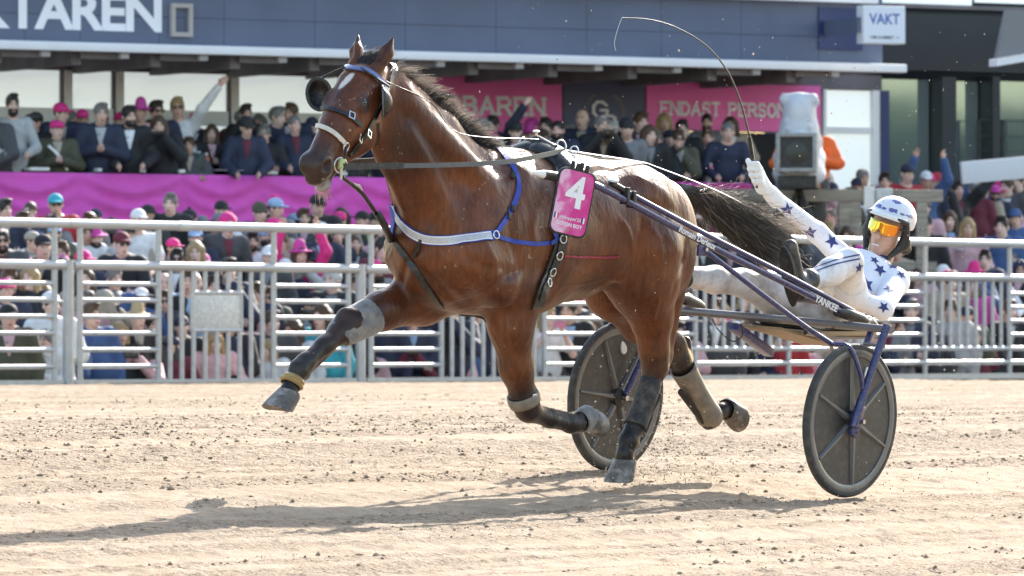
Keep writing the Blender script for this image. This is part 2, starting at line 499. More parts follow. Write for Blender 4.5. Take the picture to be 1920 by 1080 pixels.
# ------------------------------------------------------------------ the horse
def build_horse_field():
    f = Field((-.42, -.5, .0), (3.62, .5, 2.16), .0085)
    # trunk
    tr = [((2.18, 0, 1.20), .335), ((1.75, 0, 1.195), .375), ((1.35, 0, 1.235), .328), ((.98, 0, 1.28), .262)]
    f.chain(tr, .05, .80)
    f.ell((1.55, 0, 1.40), (.62, .14, .165), .06)                 # back muscles
    f.ell((1.93, 0, 1.46), (.27, .085, .135), .07)                # withers
    f.ell((.98, 0, 1.375), (.36, .20, .175), .07)                 # croup
    f.ell((.66, 0, 1.36), (.16, .11, .12), .06)                   # tail head
    for s in (-1, 1):
        f.ell((1.03, s * .165, 1.30), (.30, .125, .23), .05)      # hip
        f.ell((.80, s * .155, 1.17), (.185, .125, .29), .05)      # buttock
        f.cone((1.96, s * .12, 1.46), (2.31, s * .175, 1.10), .085, .10, .07)   # shoulder blade
        f.cone((2.31, s * .175, 1.10), (2.12, s * .19, .98), .11, .115, .06)      # upper arm
        f.ell((2.02, s * .20, 1.12), (.17, .085, .20), .06)       # triceps
        f.ell((2.33, s * .085, 1.04), (.10, .095, .15), .05)      # breast
        f.ell((1.18, s * .22, 1.15), (.16, .06, .16), .07)        # flank
    f.ell((2.30, 0, 1.14), (.20, .20, .26), .06)
    f.ell((2.05, 0, .93), (.28, .13, .10), .06)
    # neck
    nk = [((2.17, 0, 1.30), .275), ((2.40, 0, 1.47), .225), ((2.60, 0, 1.63), .180), ((2.745, 0, 1.765), .145)]
    f.chain(nk, .05, .50)
    f.cone((2.05, 0, 1.50), (2.33, 0, 1.665), .06, .06, .06, .8)
    f.cone((2.33, 0, 1.665), (2.73, 0, 1.885), .06, .06, .06, .7)
    for s in (-1, 1):
        f.cone((2.66, s * .075, 1.66), (2.36, s * .12, 1.20), .045, .06, .05)      # jugular muscle
        f.cone((2.68, s * .045, 1.80), (2.20, s * .13, 1.42), .06, .085, .05)
    # head
    P = np.array(HP); d = np.array(HD); n = np.array(HN)
    H = lambda t, nn, y=0.: P + d * t + n * nn + HS * y
    R = np.stack([d, HS, n], 1)
    f.ell(H(.06, -.03), (.13, .095, .115), .04, R)
    f.cone(H(.12, .010), H(.34, .004), .116, .094, .04, .94)
    f.cone(H(.34, .004), H(.58, .002), .094, .064, .03, .80)
    f.cone(H(.10, .042), H(.56, .028), .045, .034, .03, .9)
    f.ell(H(.235, -.100), (.155, .090, .124), .04, R)             # jowls
    f.cone(H(.26, -.145), H(.56, -.078), .056, .034, .035, .95)   # jaw
    for s in (-1, 1):
        f.ell(H(.232, .056, s * .086), (.056, .028, .034), .025, R)
        f.cone(H(.25, .0, s * .085), H(.40, -.01, s * .062), .020, .014, .02)       # cheek ridge
        f.ell(H(.25, -.095, s * .060), (.11, .035, .085), .03, R)
        f.ell(H(.235, .056, s * .116), (.028, .014, .019), .010, R, cut=True)
    f.ell(H(.585, -.012), (.070, .060, .062), .03, R)
    for s in (-1, 1):
        f.ell(H(.592, .020, s * .045), (.054, .030, .044), .018, R)
        f.ell(H(.606, .018, s * .076), (.038, .030, .025), .008, R, cut=True)
    f.ell(H(.640, -.035), (.030, .046, .032), .02, R)             # upper lip
    f.ell(H(.602, -.104), (.042, .036, .024), .02, R)             # lower lip
    f.cone(H(.690, -.082, 0), H(.535, -.060, 0), .018, .005, .008, 3.2, cut=True)
    # ears
    for s in (-1, 1):
        b = H(.01, .055, s * .062); tip = H(-.145, .105, s * .092)
        mid = b * .5 + tip * .5 + np.array([-.004, s * .004, 0])
        f.cone(b, mid, .034, .036, .02, .8); f.cone(mid, tip, .035, .006, .012, .8)
        fr = np.array([.8, s * .35, .25]); fr /= np.linalg.norm(fr)
        f.cone(b * .75 + tip * .25 + fr * .034, b * .2 + tip * .8 + fr * .024, .022, .010, .008, 1, cut=True)
    # fore legs: right one stretched out, left one folded
    y = -.16
    f.chain([(K(845, 535, y), .135), (K(790, 557, y), .125), (K(715, 583, y), .085), (K(655, 608, y), .060), (K(640, 622, y), .055)], .05)
    f.chain([(K(640, 622, y), .050), (K(608, 648, y), .040), (K(572, 680, y), .039), (K(560, 693, y), .045)], .03)
    f.chain([(K(560, 693, y), .044), (K(549, 716, y), .036), (K(541, 735, y), .045)], .02)
    f.cone(K(648, 592, y), K(655, 612, y), .035, .035, .03)
    y = .15
    f.chain([(K(965, 545, y), .15), (K(958, 610, y), .100), (K(968, 690, y), .072), (K(983, 748, y), .058), (K(990, 768, y), .056)], .05)
    f.chain([(K(990, 770, y), .050), (K(1030, 786, y), .037), (K(1070, 795, y), .040), (K(1082, 793, y), .044)], .03)
    f.chain([(K(1082, 793, y), .042), (K(1101, 783, y), .036)], .02)
    # hind legs
    y = .16
    f.chain([(K(1205, 470, y), .19), (K(1205, 530, y), .165), (K(1222, 598, y), .092), (K(1226, 655, y), .062), (K(1228, 690, y), .060)], .06)
    f.cone(K(1262, 560, y), K(1249, 668, y), .05, .028, .05)
    f.cone(K(1247, 668, y), K(1240, 690, y), .030, .032, .03)
    f.chain([(K(1228, 690, y), .056), (K(1215, 735, y), .042), (K(1190, 800, y), .040), (K(1178, 826, y), .047)], .03)
    f.chain([(K(1178, 826, y), .044), (K(1171, 852, y), .038), (K(1172, 868, y), .046)], .02)
    y = -.14
    f.chain([(K(1170, 470, y), .18), (K(1150, 545, y), .130), (K(1200, 605, y), .090), (K(1258, 648, y), .062), (K(1272, 672, y), .058)], .06)
    f.cone(K(1285, 640, y), K(1288, 672, y), .028, .032, .03)
    f.chain([(K(1272, 672, y), .054), (K(1298, 720, y), .042), (K(1325, 772, y), .042), (K(1333, 786, y), .046)], .03)
    f.chain([(K(1333, 786, y), .042), (K(1352, 770, y), .035), (K(1366, 765, y), .040)], .02)
    for a_, b_, yy, r_ in (((622, 655), (574, 700), -.16, .017), ((1000, 762), (1072, 780), .15, .016), ((1236, 742), (1200, 806), .16, .017), ((1276, 735), (1318, 790), -.14, .017)):
        f.cone(K(*a_, yy), K(*b_, yy), r_, r_, .012)
    for c_, yy in (((570, 703), -.16), ((1084, 780), .15), ((1190, 832), .16), ((1326, 796), -.14)):
        f.ell(K(*c_, yy), (.026, .028, .026), .02)
    # sheath
    f.cone(K(1180, 505, .0), K(1140, 522, 0), .06, .045, .05)
    return f

HYAW = math.radians(9)
HP, HD, HN = np.array([2.850, -.012, 1.905]), np.array([.705 * math.cos(HYAW), .705 * math.sin(HYAW), -.709]), np.array([.709 * math.cos(HYAW), .709 * math.sin(HYAW), .705])
HS = np.cross(HN, HD); HS = HS if HS[1] > 0 else -HS
def HPT(t, n, y=0.): return HP + HD * t + HN * n + HS * y

_f = build_horse_field()
HV, HQ = _f.mesh(2)
del _f
# tendons, veins and the grooves between muscles, worked into the skin (both sides alike)
def _nrm():
    e = HV[HQ]; n_ = np.cross(e[:, 2] - e[:, 0], e[:, 3] - e[:, 1]); N_ = np.zeros_like(HV)
    for i in range(4):
        for c_ in range(3): N_[:, c_] += np.bincount(HQ[:, i], n_[:, c_], len(HV))
    return N_ / np.maximum(np.linalg.norm(N_, axis=1), 1e-9)[:, None]
_bv = BVHTree.FromPolygons([tuple(p) for p in HV.tolist()], [tuple(q) for q in HQ.tolist()])
_cl = RIGI @ Vector(CAM); _rn = _nrm(); _disp = np.zeros(len(HV)); _fold = HV * np.array([1, 1, 1.])
RELIEF = [  # pixel path along the near side, height, half width (m)
    ([(742, 300), (758, 350), (782, 400)], -.012, .022), ([(765, 215), (800, 262), (850, 318), (905, 372)], -.010, .030), ([(790, 232), (835, 300), (885, 380)], .008, .030),
    ([(985, 318), (962, 380), (958, 440), (975, 505)], -.010, .028), ([(905, 330), (870, 400), (862, 460)], -.011, .032), ([(740, 452), (775, 492), (820, 535), (868, 575)], -.014, .024),
    ([(880, 575), (925, 535), (985, 500)], -.013, .024), ([(862, 470), (905, 500), (960, 505)], -.010, .025), ([(900, 440), (925, 480), (935, 520)], .010, .030), ([(1005, 390), (1000, 430), (1010, 470)], .007, .03),
    ([(1160, 405), (1180, 440), (1186, 490), (1168, 528)], .010, .016), ([(1204, 400), (1206, 450), (1200, 520), (1206, 590)], -.013, .026), ([(1290, 440), (1278, 500), (1258, 560)], -.010, .020), ([(1225, 425), (1236, 480), (1232, 540)], .009, .032),
    ([(1120, 345), (1170, 372), (1225, 385), (1285, 405)], -.008, .030), ([(1190, 330), (1230, 352), (1262, 375)], .007, .03),
    ([(1065, 500), (1110, 515), (1155, 512)], .0035, .007), ([(1055, 535), (1100, 532), (1140, 520)], .0035, .006), ([(905, 610), (930, 640), (950, 690)], .0035, .006), ([(950, 600), (962, 650), (966, 700)], .005, .010),
    ([(1240, 545), (1228, 590), (1222, 640)], .0035, .006), ([(1215, 560), (1222, 610), (1232, 650)], -.005, .012), ([(780, 300), (800, 352), (835, 420)], .0035, .006), ([(820, 470), (850, 495), (880, 500)], .003, .006),
    ([(700, 250), (690, 275), (672, 292)], -.006, .010), ([(655, 225), (640, 258), (628, 285)], .005, .009), ([(650, 240), (625, 268), (612, 282)], .003, .005), ([(712, 225), (716, 255), (708, 280)], .004, .012)]
for k_ in range(9): RELIEF.append(([(1060 + 14 * k_, 400 + 3 * k_), (1052 + 13 * k_, 450), (1046 + 12 * k_, 505 - 2 * k_)], .0022, .007))
for path_, amp_, wid_ in RELIEF:
    P_ = []
    for q in smooth_pts([np.array(p + (0,), float) for p in path_], 6):
        co_, no_, _, _ = _bv.ray_cast(_cl, (RIGI.to_3x3() @ Vector(ray(q[0], q[1]))).normalized())
        if co_ is not None: P_.append(np.array(co_))
    for sg in (1, -1):
        best = np.full(len(HV), 9.); tt = np.zeros(len(HV))
        lo_, hi_ = np.min(P_, 0) - .12, np.max(P_, 0) + .12
        X_ = HV * np.array([1, sg, 1]); ix = np.where(((X_ > lo_) & (X_ < hi_)).all(1))[0]
        if not len(ix): continue
        for i_, (a_, b_) in enumerate(zip(P_[:-1], P_[1:])):
            d_, t_ = seg_dist(X_[ix], a_, b_); m_ = d_ < best[ix]
            best[ix[m_]] = d_[m_]; tt[ix[m_]] = (i_ + t_[m_]) / (len(P_) - 1)
        fade = np.clip(np.minimum(tt, 1 - tt) * 5 + .15, 0, 1)
        _disp += amp_ * np.exp(-(best / wid_) ** 2) * fade
HV = HV + _rn * np.clip(_disp, -.02, .02)[:, None]
horse_me = mesh_np('horse', HV, HQ)
# coat pattern: black points, dark muzzle, white star
LEGS = {'rf': -.16, 'lf': .15, 'lh': .16, 'rh': -.14}
def pts_mask(P):
    m = np.zeros(len(P))
    def seg(px, y, r0, full, t0, t1):
        nonlocal m
        for (a, b, v0, v1) in px:
            d, t = seg_dist(P, K(*a, y), K(*b, y))
            m = np.maximum(m, (v0 + (v1 - v0) * t) * (1 - sstep(d, .09, .13)))
    seg([((715, 583), (655, 608), .0, .85), ((655, 608), (560, 690), .85, 1), ((560, 690), (541, 740), 1, 1)], -.16, 0, 1, 0, 1)
    seg([((970, 690), (985, 750), .0, .8), ((985, 750), (1030, 786), .85, 1), ((1030, 786), (1105, 783), 1, 1)], .15, 0, 1, 0, 1)
    seg([((1226, 655), (1228, 695), 0., .5), ((1228, 695), (1210, 745), .5, 1), ((1210, 745), (1172, 870), 1, 1)], .16, 0, 1, 0, 1)
    seg([((1220, 620), (1272, 672), .3, .9), ((1272, 672), (1333, 786), 1, 1), ((1333, 786), (1370, 765), 1, 1)], -.14, 0, 1, 0, 1)
    return m
black = pts_mask(HV)
Hd = HV - HP; ht = Hd @ HD; hn = Hd @ HN; hy = Hd @ HS
inhead = (ht > .02) & (np.abs(hy) < .16) & (hn > -.27) & (hn < .2) & (HV[:, 0] > 2.7)
muz = np.where(inhead, sstep(ht, .44, .58), 0)
eye = np.where(inhead, (1 - sstep(np.sqrt(((ht - .236) / .058) ** 2 + ((hn - .050) / .046) ** 2 + ((np.abs(hy) - .100) / .05) ** 2), .5, 1.2)) * .85, 0)
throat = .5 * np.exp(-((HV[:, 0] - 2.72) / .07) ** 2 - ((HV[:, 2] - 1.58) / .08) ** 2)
eartip = np.where((ht < -.07) & (HV[:, 0] > 2.7), sstep(-ht, .07, .14) * .8, 0)
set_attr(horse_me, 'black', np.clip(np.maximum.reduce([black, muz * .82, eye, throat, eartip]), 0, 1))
star = np.where(inhead & (hn > .03), 1 - sstep(np.sqrt(((ht - .165) / .052) ** 2 + ((hy + .004 + .35 * (ht - .165)) / (.020 * (1.25 - ht * 1.5))) ** 2), .75, 1.05), 0)
lip = np.where(inhead & (ht > .56), (1 - sstep(np.abs(hn + .080), .020, .050)) * sstep(ht, .57, .61) * .5, 0)
set_attr(horse_me, 'white', np.clip(star + lip, 0, 1))
nost = np.where(inhead, 1 - sstep(np.sqrt(((ht - .606) / .036) ** 2 + ((hn - .016) / .028) ** 2 + ((np.abs(hy) - .060) / .032) ** 2), .6, 1.05), 0)
set_attr(horse_me, 'pink', nost)

def coat_material():
    m = bpy.data.materials.new('bay_coat'); m.use_nodes = True
    nt = m.node_tree; b = nt.nodes['Principled BSDF']
    tc = nt.nodes.new('ShaderNodeTexCoord')
    def noise(sc, det=4, st=None):
        n = nt.nodes.new('ShaderNodeTexNoise'); n.inputs['Scale'].default_value = sc; n.inputs['Detail'].default_value = det
        v = tc.outputs['Object']
        if st:
            mp = nt.nodes.new('ShaderNodeMapping'); mp.inputs['Scale'].default_value = st; nt.links.new(v, mp.inputs[0]); v = mp.outputs[0]
        nt.links.new(v, n.inputs['Vector']); return n.outputs[0]
    def ramp(fac, a, ca, bb, cb):
        r = nt.nodes.new('ShaderNodeValToRGB'); e = r.color_ramp.elements
        e[0].position, e[0].color = a, ca + (1,); e[1].position, e[1].color = bb, cb + (1,)
        nt.links.new(fac, r.inputs[0]); return r.outputs[0]
    def attr(nm):
        a = nt.nodes.new('ShaderNodeAttribute'); a.attribute_name = nm; return a.outputs['Fac']
    def mix(f, a, c):
        x = nt.nodes.new('ShaderNodeMix'); x.data_type = 'RGBA'
        nt.links.new(f, x.inputs[0])
        if isinstance(a, tuple): x.inputs[6].default_value = a + (1,)
        else: nt.links.new(a, x.inputs[6])
        if isinstance(c, tuple): x.inputs[7].default_value = c + (1,)
        else: nt.links.new(c, x.inputs[7])
        return x.outputs[2]
    base = ramp(noise(4.0, 6), .34, (.066, .0185, .0064), .72, (.182, .0560, .0180))
    hairs = ramp(noise(60, 3, (1, 1, .25)), .3, (.62, .58, .55), .7, (1.28, 1.24, 1.2))
    x = nt.nodes.new('ShaderNodeMix'); x.data_type = 'RGBA'; x.blend_type = 'MULTIPLY'; x.inputs[0].default_value = .7
    nt.links.new(base, x.inputs[6]); nt.links.new(hairs, x.inputs[7])
    c = mix(attr('black'), x.outputs[2], ramp(noise(9, 4), .35, (.010, .008, .008), .75, (.035, .028, .026)))
    c = mix(attr('white'), c, (.62, .56, .52))
    c = mix(attr('pink'), c, (.030, .009, .008))
    # dried sand flecks on chest and legs
    g = nt.nodes.new('ShaderNodeMapRange'); g.inputs[1].default_value = .69; g.inputs[2].default_value = .73; g.inputs[4].default_value = .55
    nt.links.new(noise(42, 2), g.inputs[0])
    g2 = nt.nodes.new('ShaderNodeMapRange'); g2.inputs[1].default_value = .5; g2.inputs[2].default_value = .62
    nt.links.new(noise(2.1, 2), g2.inputs[0])
    mu = nt.nodes.new('ShaderNodeMath'); mu.operation = 'MULTIPLY'; nt.links.new(g.outputs[0], mu.inputs[0]); nt.links.new(g2.outputs[0], mu.inputs[1])
    c = mix(mu.outputs[0], c, (.42, .33, .24))
    nt.links.new(c, b.inputs['Base Color'])
    rr = nt.nodes.new('ShaderNodeMapRange'); rr.inputs[1].default_value = .3; rr.inputs[2].default_value = .7; rr.inputs[3].default_value = .33; rr.inputs[4].default_value = .52
    nt.links.new(noise(5, 4), rr.inputs[0]); nt.links.new(rr.outputs[0], b.inputs['Roughness'])
    b.inputs['Specular IOR Level'].default_value = .36
    b.inputs['Sheen Weight'].default_value = .12; b.inputs['Sheen Roughness'].default_value = .35
    b.inputs['Sheen Tint'].default_value = (1, .75, .5, 1)
    b1 = nt.nodes.new('ShaderNodeBump'); b1.inputs['Strength'].default_value = .5; b1.inputs['Distance'].default_value = .03
    mp = noise(7.5, 3, (1.3, 1.3, .7)); nt.links.new(mp, b1.inputs['Height'])
    b2 = nt.nodes.new('ShaderNodeBump'); b2.inputs['Strength'].default_value = .45; b2.inputs['Distance'].default_value = .004
    nt.links.new(noise(120, 3, (1, 1, .3)), b2.inputs['Height']); nt.links.new(b1.outputs[0], b2.inputs['Normal'])
    nt.links.new(b2.outputs[0], b.inputs['Normal'])
    return m
horse = link('horse', horse_me, coat_material(), None, RIG)
tag(horse, 'bay trotting horse with black legs and white star, in full stride on the sand', 'horse')
HBVH = BVHTree.FromPolygons([tuple(p) for p in HV.tolist()], [tuple(q) for q in HQ.tolist()])
CAML = RIGI @ Vector(CAM)
def hit(px, py, off=.004, bvh=None):
    d = (RIGI.to_3x3() @ Vector(ray(px, py))).normalized()
    co, no, _, _ = (bvh or HBVH).ray_cast(CAML, d)
    if co is None: return None
    return np.array(co + no * off), np.array(no)
def near(p, off=.004, bvh=None):
    co, no, _, _ = (bvh or HBVH).find_nearest(Vector(p))
    return np.array(co + no * off), np.array(no)
# ------------------------------------------------------------------ helpers for text and flat print
def text(name, body, m, parent, M, size, extr=.0008, bold=0., align='CENTER', sx=1., shear=0., spacing=1.):
    cu = bpy.data.curves.new(name, 'FONT')
    cu.body = body; cu.size = size; cu.extrude = extr; cu.offset = bold; cu.align_x = align; cu.align_y = 'CENTER'; cu.shear = shear
    cu.space_character = spacing
    cu.resolution_u = 3
    cu.materials.append(m)
    tmp = bpy.data.objects.new(name, cu); COL.objects.link(tmp)
    me = bpy.data.meshes.new_from_object(tmp.evaluated_get(bpy.context.evaluated_depsgraph_get()))
    me.name = name
    bpy.data.objects.remove(tmp); bpy.data.curves.remove(cu)
    o = bpy.data.objects.new(name, me); COL.objects.link(o)
    if parent is not None: o.parent = parent
    o.matrix_basis = M @ Matrix.Diagonal((sx, 1, 1, 1))
    return o

def frame(origin, x, z):
    """matrix with the given x and (roughly) z axes"""
    x = Vector(x).normalized(); z = Vector(z); z = (z - x * z.dot(x)).normalized(); y = z.cross(x)
    return Matrix(((x.x, y.x, z.x, origin[0]), (x.y, y.y, z.y, origin[1]), (x.z, y.z, z.z, origin[2]), (0, 0, 0, 1)))

M_NAVY = mat('navy_paint', (.030, .032, .120), .32, .15, var=.12, vscale=20, coat=.35, dirt=(.22, .17, .13), dscale=55, damt=.45)
M_BLACK = mat('black_rubber', (.014, .014, .015), .5, var=.3, vscale=25, bump=.2, dirt=(.16, .13, .10), dscale=25, damt=.25)
M_LEATHER = mat('black_leather', (.012, .011, .011), .38, var=.3, vscale=40, bump=.25, bscale=220, dirt=(.2, .16, .12), dscale=40, damt=.2)
M_STEEL = mat('steel', (.62, .61, .60), .28, 1., var=.1, vscale=30)
M_TYRE = mat('tyre_rubber', (.045, .042, .040), .75, var=.2, vscale=30, dirt=(.22, .19, .16), dscale=14, damt=.30)
M_DISC = mat('wheel_disc', (.040, .038, .037), .42, var=.10, vscale=18, dirt=(.17, .15, .13), dscale=26, damt=.25)
M_SPOKE = mat('wheel_spoke', (.16, .16, .16), .34, .35, var=.12, vscale=20, dirt=(.2, .18, .16), dscale=25, damt=.25)
M_WHITE = mat('lit_hole_white', (.78, .77, .74), .45, var=.05, vscale=12)
M_SEATW = mat('seat_wood', (.34, .24, .14), .6, var=.25, vscale=9, stretch=(1, 9, 9), dirt=(.10, .08, .06), dscale=9, damt=.6)
M_GREYT = mat('grey_tube', (.20, .19, .20), .4, .4, var=.15, vscale=25, dirt=(.24, .19, .15), dscale=40, damt=.5)

# ------------------------------------------------------------------ the sulky
sulky = empty('racing_sulky', RIG)
tag(sulky, 'navy two-wheeled racing sulky with dark disc wheels, hitched to the bay horse', 'sulky')
R_W = .372
def wheel(y, out, rot):
    c = np.array([0, y, R_W])
    w = MB().lathe([(R_W - .030, -.015), (R_W - .012, -.020), (R_W - .003, -.014), (R_W, 0), (R_W - .003, .014), (R_W - .012, .020), (R_W - .030, .015)], c, (0, 1, 0), 72, True).build('wheel', M_TYRE, sulky, 50)
    MB().lathe([(R_W - .028, .016), (R_W - .045, .019), (R_W - .062, .013), (R_W - .062, -.013), (R_W - .045, -.019), (R_W - .028, -.016)], c, (0, 1, 0), 72, True).build('rim', M_SPOKE, w, 40)
    MB().lathe([(.0, .012), (R_W - .060, .008), (R_W - .060, -.008), (.0, -.012)], c, (0, 1, 0), 72).build('disc', M_DISC, w, 30)
    for k in range(6):
        q = rot + k * math.pi / 3
        e = np.array([math.cos(q), 0, math.sin(q)]); t = np.array([-math.sin(q), 0, math.cos(q)])
        mb = MB()
        for s in (1, -1):
            v = []
            for r, hw, hh in ((.04, .021, .030), (.12, .016, .026), (R_W - .065, .010, .019)):
                for tt, yy in ((-hw, .007), (-hw * .45, hh), (hw * .45, hh), (hw, .007)):
                    v.append(c + e * r + t * tt + np.array([0, yy * s, 0]))
            mb.add(v, [(i + j * 4, i + 1 + j * 4, i + 5 + j * 4, i + 4 + j * 4) for j in (0, 1) for i in range(3)] + [(8, 9, 10, 11)])
        mb.build('spoke', M_SPOKE, w, 50)
    MB().lathe([(.0, .048), (.030, .048), (.040, .040), (.052, .034), (.055, .010), (.055, -.010), (.052, -.034), (.040, -.040), (.030, -.048), (0, -.048)], c, (0, 1, 0), 24).build('hub', M_BLACK, w, 40)
    q = rot + .52
    vc = c + np.array([math.cos(q), 0, math.sin(q)]) * (R_W - .125) + np.array([0, out * .012, 0])
    ex = np.array([math.cos(q - .5), 0, math.sin(q - .5)]); ey = np.array([-math.sin(q - .5), 0, math.cos(q - .5)])
    v = [vc + (ex * math.cos(a) * .034 + ey * math.sin(a) * (.021 - .008 * math.cos(a))) + np.array([0, dy, 0]) for dy in (-out * .004, out * .003) for a in np.linspace(0, 2 * math.pi, 15)[:-1]]
    MB().add(v, [tuple(range(14)), tuple(range(27, 13, -1))] + [(i, (i + 1) % 14, 14 + (i + 1) % 14, 14 + i) for i in range(14)]).build('lit_valve_hole', M_WHITE, w, 30)  # white disc paints the light seen through the valve hole
    return w
wheel(TRK / 2, 1, 1.47)
wheel(-TRK / 2, 1, 1.15)

def tube(name, pts, r, m=M_NAVY, n=12, par=sulky, sm=6):
    return MB().tube(smooth_pts(pts, sm) if len(pts) > 2 and sm else pts, r, n).build(name, m, par, 60)
BARH = .815
for s in (1, -1):
    # shaft with its parallel upper rail
    sh = tube('shaft', [(1.70, s * .365, 1.462), (1.55, s * .375, 1.424), (.856, s * .42, 1.199), (.25, s * .46, 1.016), (-.36, s * .50, .828)], .0165)
    MB().tube([(2.03, s * .36, 1.494), (1.98, s * .36, 1.490), (1.72, s * .364, 1.467), (1.66, s * .367, 1.454)], [.021, .0225, .0225, .019], 14).build('sleeve', M_BLACK, sh, 50)
    MB().tube([(2.105, s * .36, 1.499), (2.095, s * .36, 1.4985), (2.03, s * .36, 1.4945)], [.004, .009, .0205], 14).build('tip', M_WHITE, sh, 50)
    tube('upper_rail', [(1.46, s * .372, 1.440), (.856, s * .418, 1.243), (.25, s * .46, 1.056), (-.28, s * .495, .884)], .0125)
    MB().tube([(1.53, s * .367, 1.466), (1.44, s * .374, 1.434)], .0155, 12).build('rail_cap', M_BLACK, sulky, 50)
    MB().tube([(1.545, s * .36, 1.475), (1.52, s * .40, 1.470)], .008, 8).build('rail_bolt', M_STEEL, sulky, 50)
    for a, h in ((1.43, 1.418), (1.38, 1.402)):
        MB().box((a - .012, s * .378 - .022, h - .050), (a + .012, s * .378 + .022, h + .030)).build('clamp', M_BLACK, sulky, 40, bevel=.004)
    MB().tube([(-.16, s * .482, .880), (-.22, s * .487, .875), (-.34, s * .498, .845), (-.38, s * .50, .835)], [.024, .030, .030, .022], 12).build('shaft_clamp', M_BLACK, sulky, 50)
    # fork round the wheel
    ot = MB()
    pts = [(-.155, s * .79, .835), (-.13, s * .787, .78), (-.03, s * .782, .56), (.045, s * .78, .395), (.062, s * .78, .345)]
    ot.tube(pts, [.020, .020, .019, .024, .020], 10).build('fork', M_NAVY, sulky, 60)
    MB().box((-.028, s * .772 - .012, -.075), (.028, s * .772 + .012, .085), Matrix.Translation((.025, 0, R_W)) @ Matrix.Rotation(-.35, 4, 'Y')).build('drop_out', M_NAVY, sulky, 40, bevel=.006)
    MB().tube([(0, s * .74, R_W), (0, s * .80, R_W)], .011, 10).build('axle_bolt', M_STEEL, sulky, 40)
    for k in range(4):
        MB().tube([(.03 + .012 * (k % 2), s * .783, R_W - .03 - .024 * (k // 2)), (.03 + .012 * (k % 2), s * .7875, R_W - .03 - .024 * (k // 2))], .005, 8).build('bolt_hole', M_BLACK, sulky, 40)
    tube('fork', [(-.245, s * .635, .80), (-.13, s * .645, .60), (0, s * .655, .385)], .017)
    MB().tube([(0, s * .64, R_W), (0, s * .70, R_W)], .014, 10).build('axle_bolt', M_STEEL, sulky, 40)
    MB().tube([(-.20, s * .63, .735), (-.145, s * .785, .735)], .010, 8).build('fork_bridge', M_GREYT, sulky, 40)
    # long brace from the shaft down to the fork
    tube('brace', [(.86, s * .42, 1.17), (.30, s * .57, .85), (.10, s * .655, .735)], .013)
    tube('brace', [(.10, s * .655, .737), (.06, s * .73, .725), (.02, s * .775, .60), (.005, s * .78, .53)], .011)
    tube('brace', [(.11, s * .65, .737), (.02, s * .60, .70), (-.08, s * .52, .66)], .010, M_GREYT)
    MB().box((.80, s * .419 - .008, 1.135), (.90, s * .419 + .008, 1.19), None).build('brace_bracket', M_NAVY, sulky, 40, bevel=.006)
    MB().tube([(.85, s * .405, 1.168), (.85, s * .437, 1.168)], .010, 10).build('bracket_bolt', M_STEEL, sulky, 40)
    # foot rest
    MB().tube([(-.02, s * .30, .93), (-.02, s * .47, .925)], .012, 10).build('foot_rest', M_GREYT, sulky, 40)
    MB().tube([(-.42, s * .22, .79), (-.30, s * .20, .76), (-.62, s * .16, .735)], .014, 10).build('seat_rail', M_GREYT, sulky, 40)
tube('cross_bar', [(-.175, .805, BARH), (-.215, .60, BARH), (-.235, .25, BARH), (-.235, -.25, BARH), (-.215, -.60, BARH), (-.175, -.805, BARH)], .020, M_GREYT)
# padded seat on wooden board, and the mud board under the driver
sb = MB().box((-.92, -.19, .742), (-.36, .19, .764)).build('seat_board', M_SEATW, sulky, 30, bevel=.004)
MB().box((-.90, -.175, .766), (-.42, .175, .805)).build('seat_pad', M_LEATHER, sulky, 50, bevel=.018)
MB().add([(-.20, -.13, .778), (-.20, .13, .778), (-.72, .13, .690), (-.72, -.13, .690), (-.20, -.13, .766), (-.20, .13, .766), (-.72, .13, .678), (-.72, -.13, .678)], [(0,1,2,3),(7,6,5,4),(0,4,5,1),(1,5,6,2),(2,6,7,3),(3,7,4,0)]).build('mud_board', M_SEATW, sulky, 30)
for s in (1, -1):
    MB().tube([(-.24, s * .17, BARH), (-.55, s * .17, .735), (-.90, s * .15, .735)], .012, 8).build('seat_support', M_GREYT, sulky, 40)
MB().box((-.34, -.03, -.02), (.0, .03, .02), Matrix.Translation((-.06, -.06, .77)) @ Matrix.Rotation(-.40, 4, 'Y')).build('keel_brace', M_NAVY, sulky, 40, bevel=.006)
# cables
tube('cable', [K(1335, 598, .05), K(1350, 622, .06), K(1375, 640, .08), K(1392, 628, .1), K(1390, 606, .1)], .0035, M_BLACK, 6)
tube('cable', [K(1500, 605, .35), K(1540, 618, .4), K(1580, 610, .45), K(1600, 596, .48)], .0032, M_BLACK, 6)
tube('cable', [(-.33, .47, .83), (-.40, .50, .86), (-.46, .54, .80), (-.36, .60, .79)], .004, M_STEEL, 6)
# the lettering on the near shaft
def shaft_text(body, a0, a1, size, bold):
    p = lambda a: np.array([a, np.interp(a, [-.36, .25, .856, 1.55], [.50, .46, .42, .375]), np.interp(a, [-.36, .25, .856, 1.55], [.828, 1.016, 1.199, 1.424])])
    A, B = p(a0), p(a1); c = (A + B) / 2; x = B - A
    nrm = np.array([.35, .93, -.05])
    o = c + nrm / np.linalg.norm(nrm) * .0172
    return text('lettering', body, M_WHITE, sulky, frame(o, x, nrm), size, .0006, bold, sx=1.05)
shaft_text('Romain Derieux', 1.08, .76, .040, .0009)
shaft_text('YANKEE', .06, -.18, .046, .0014)
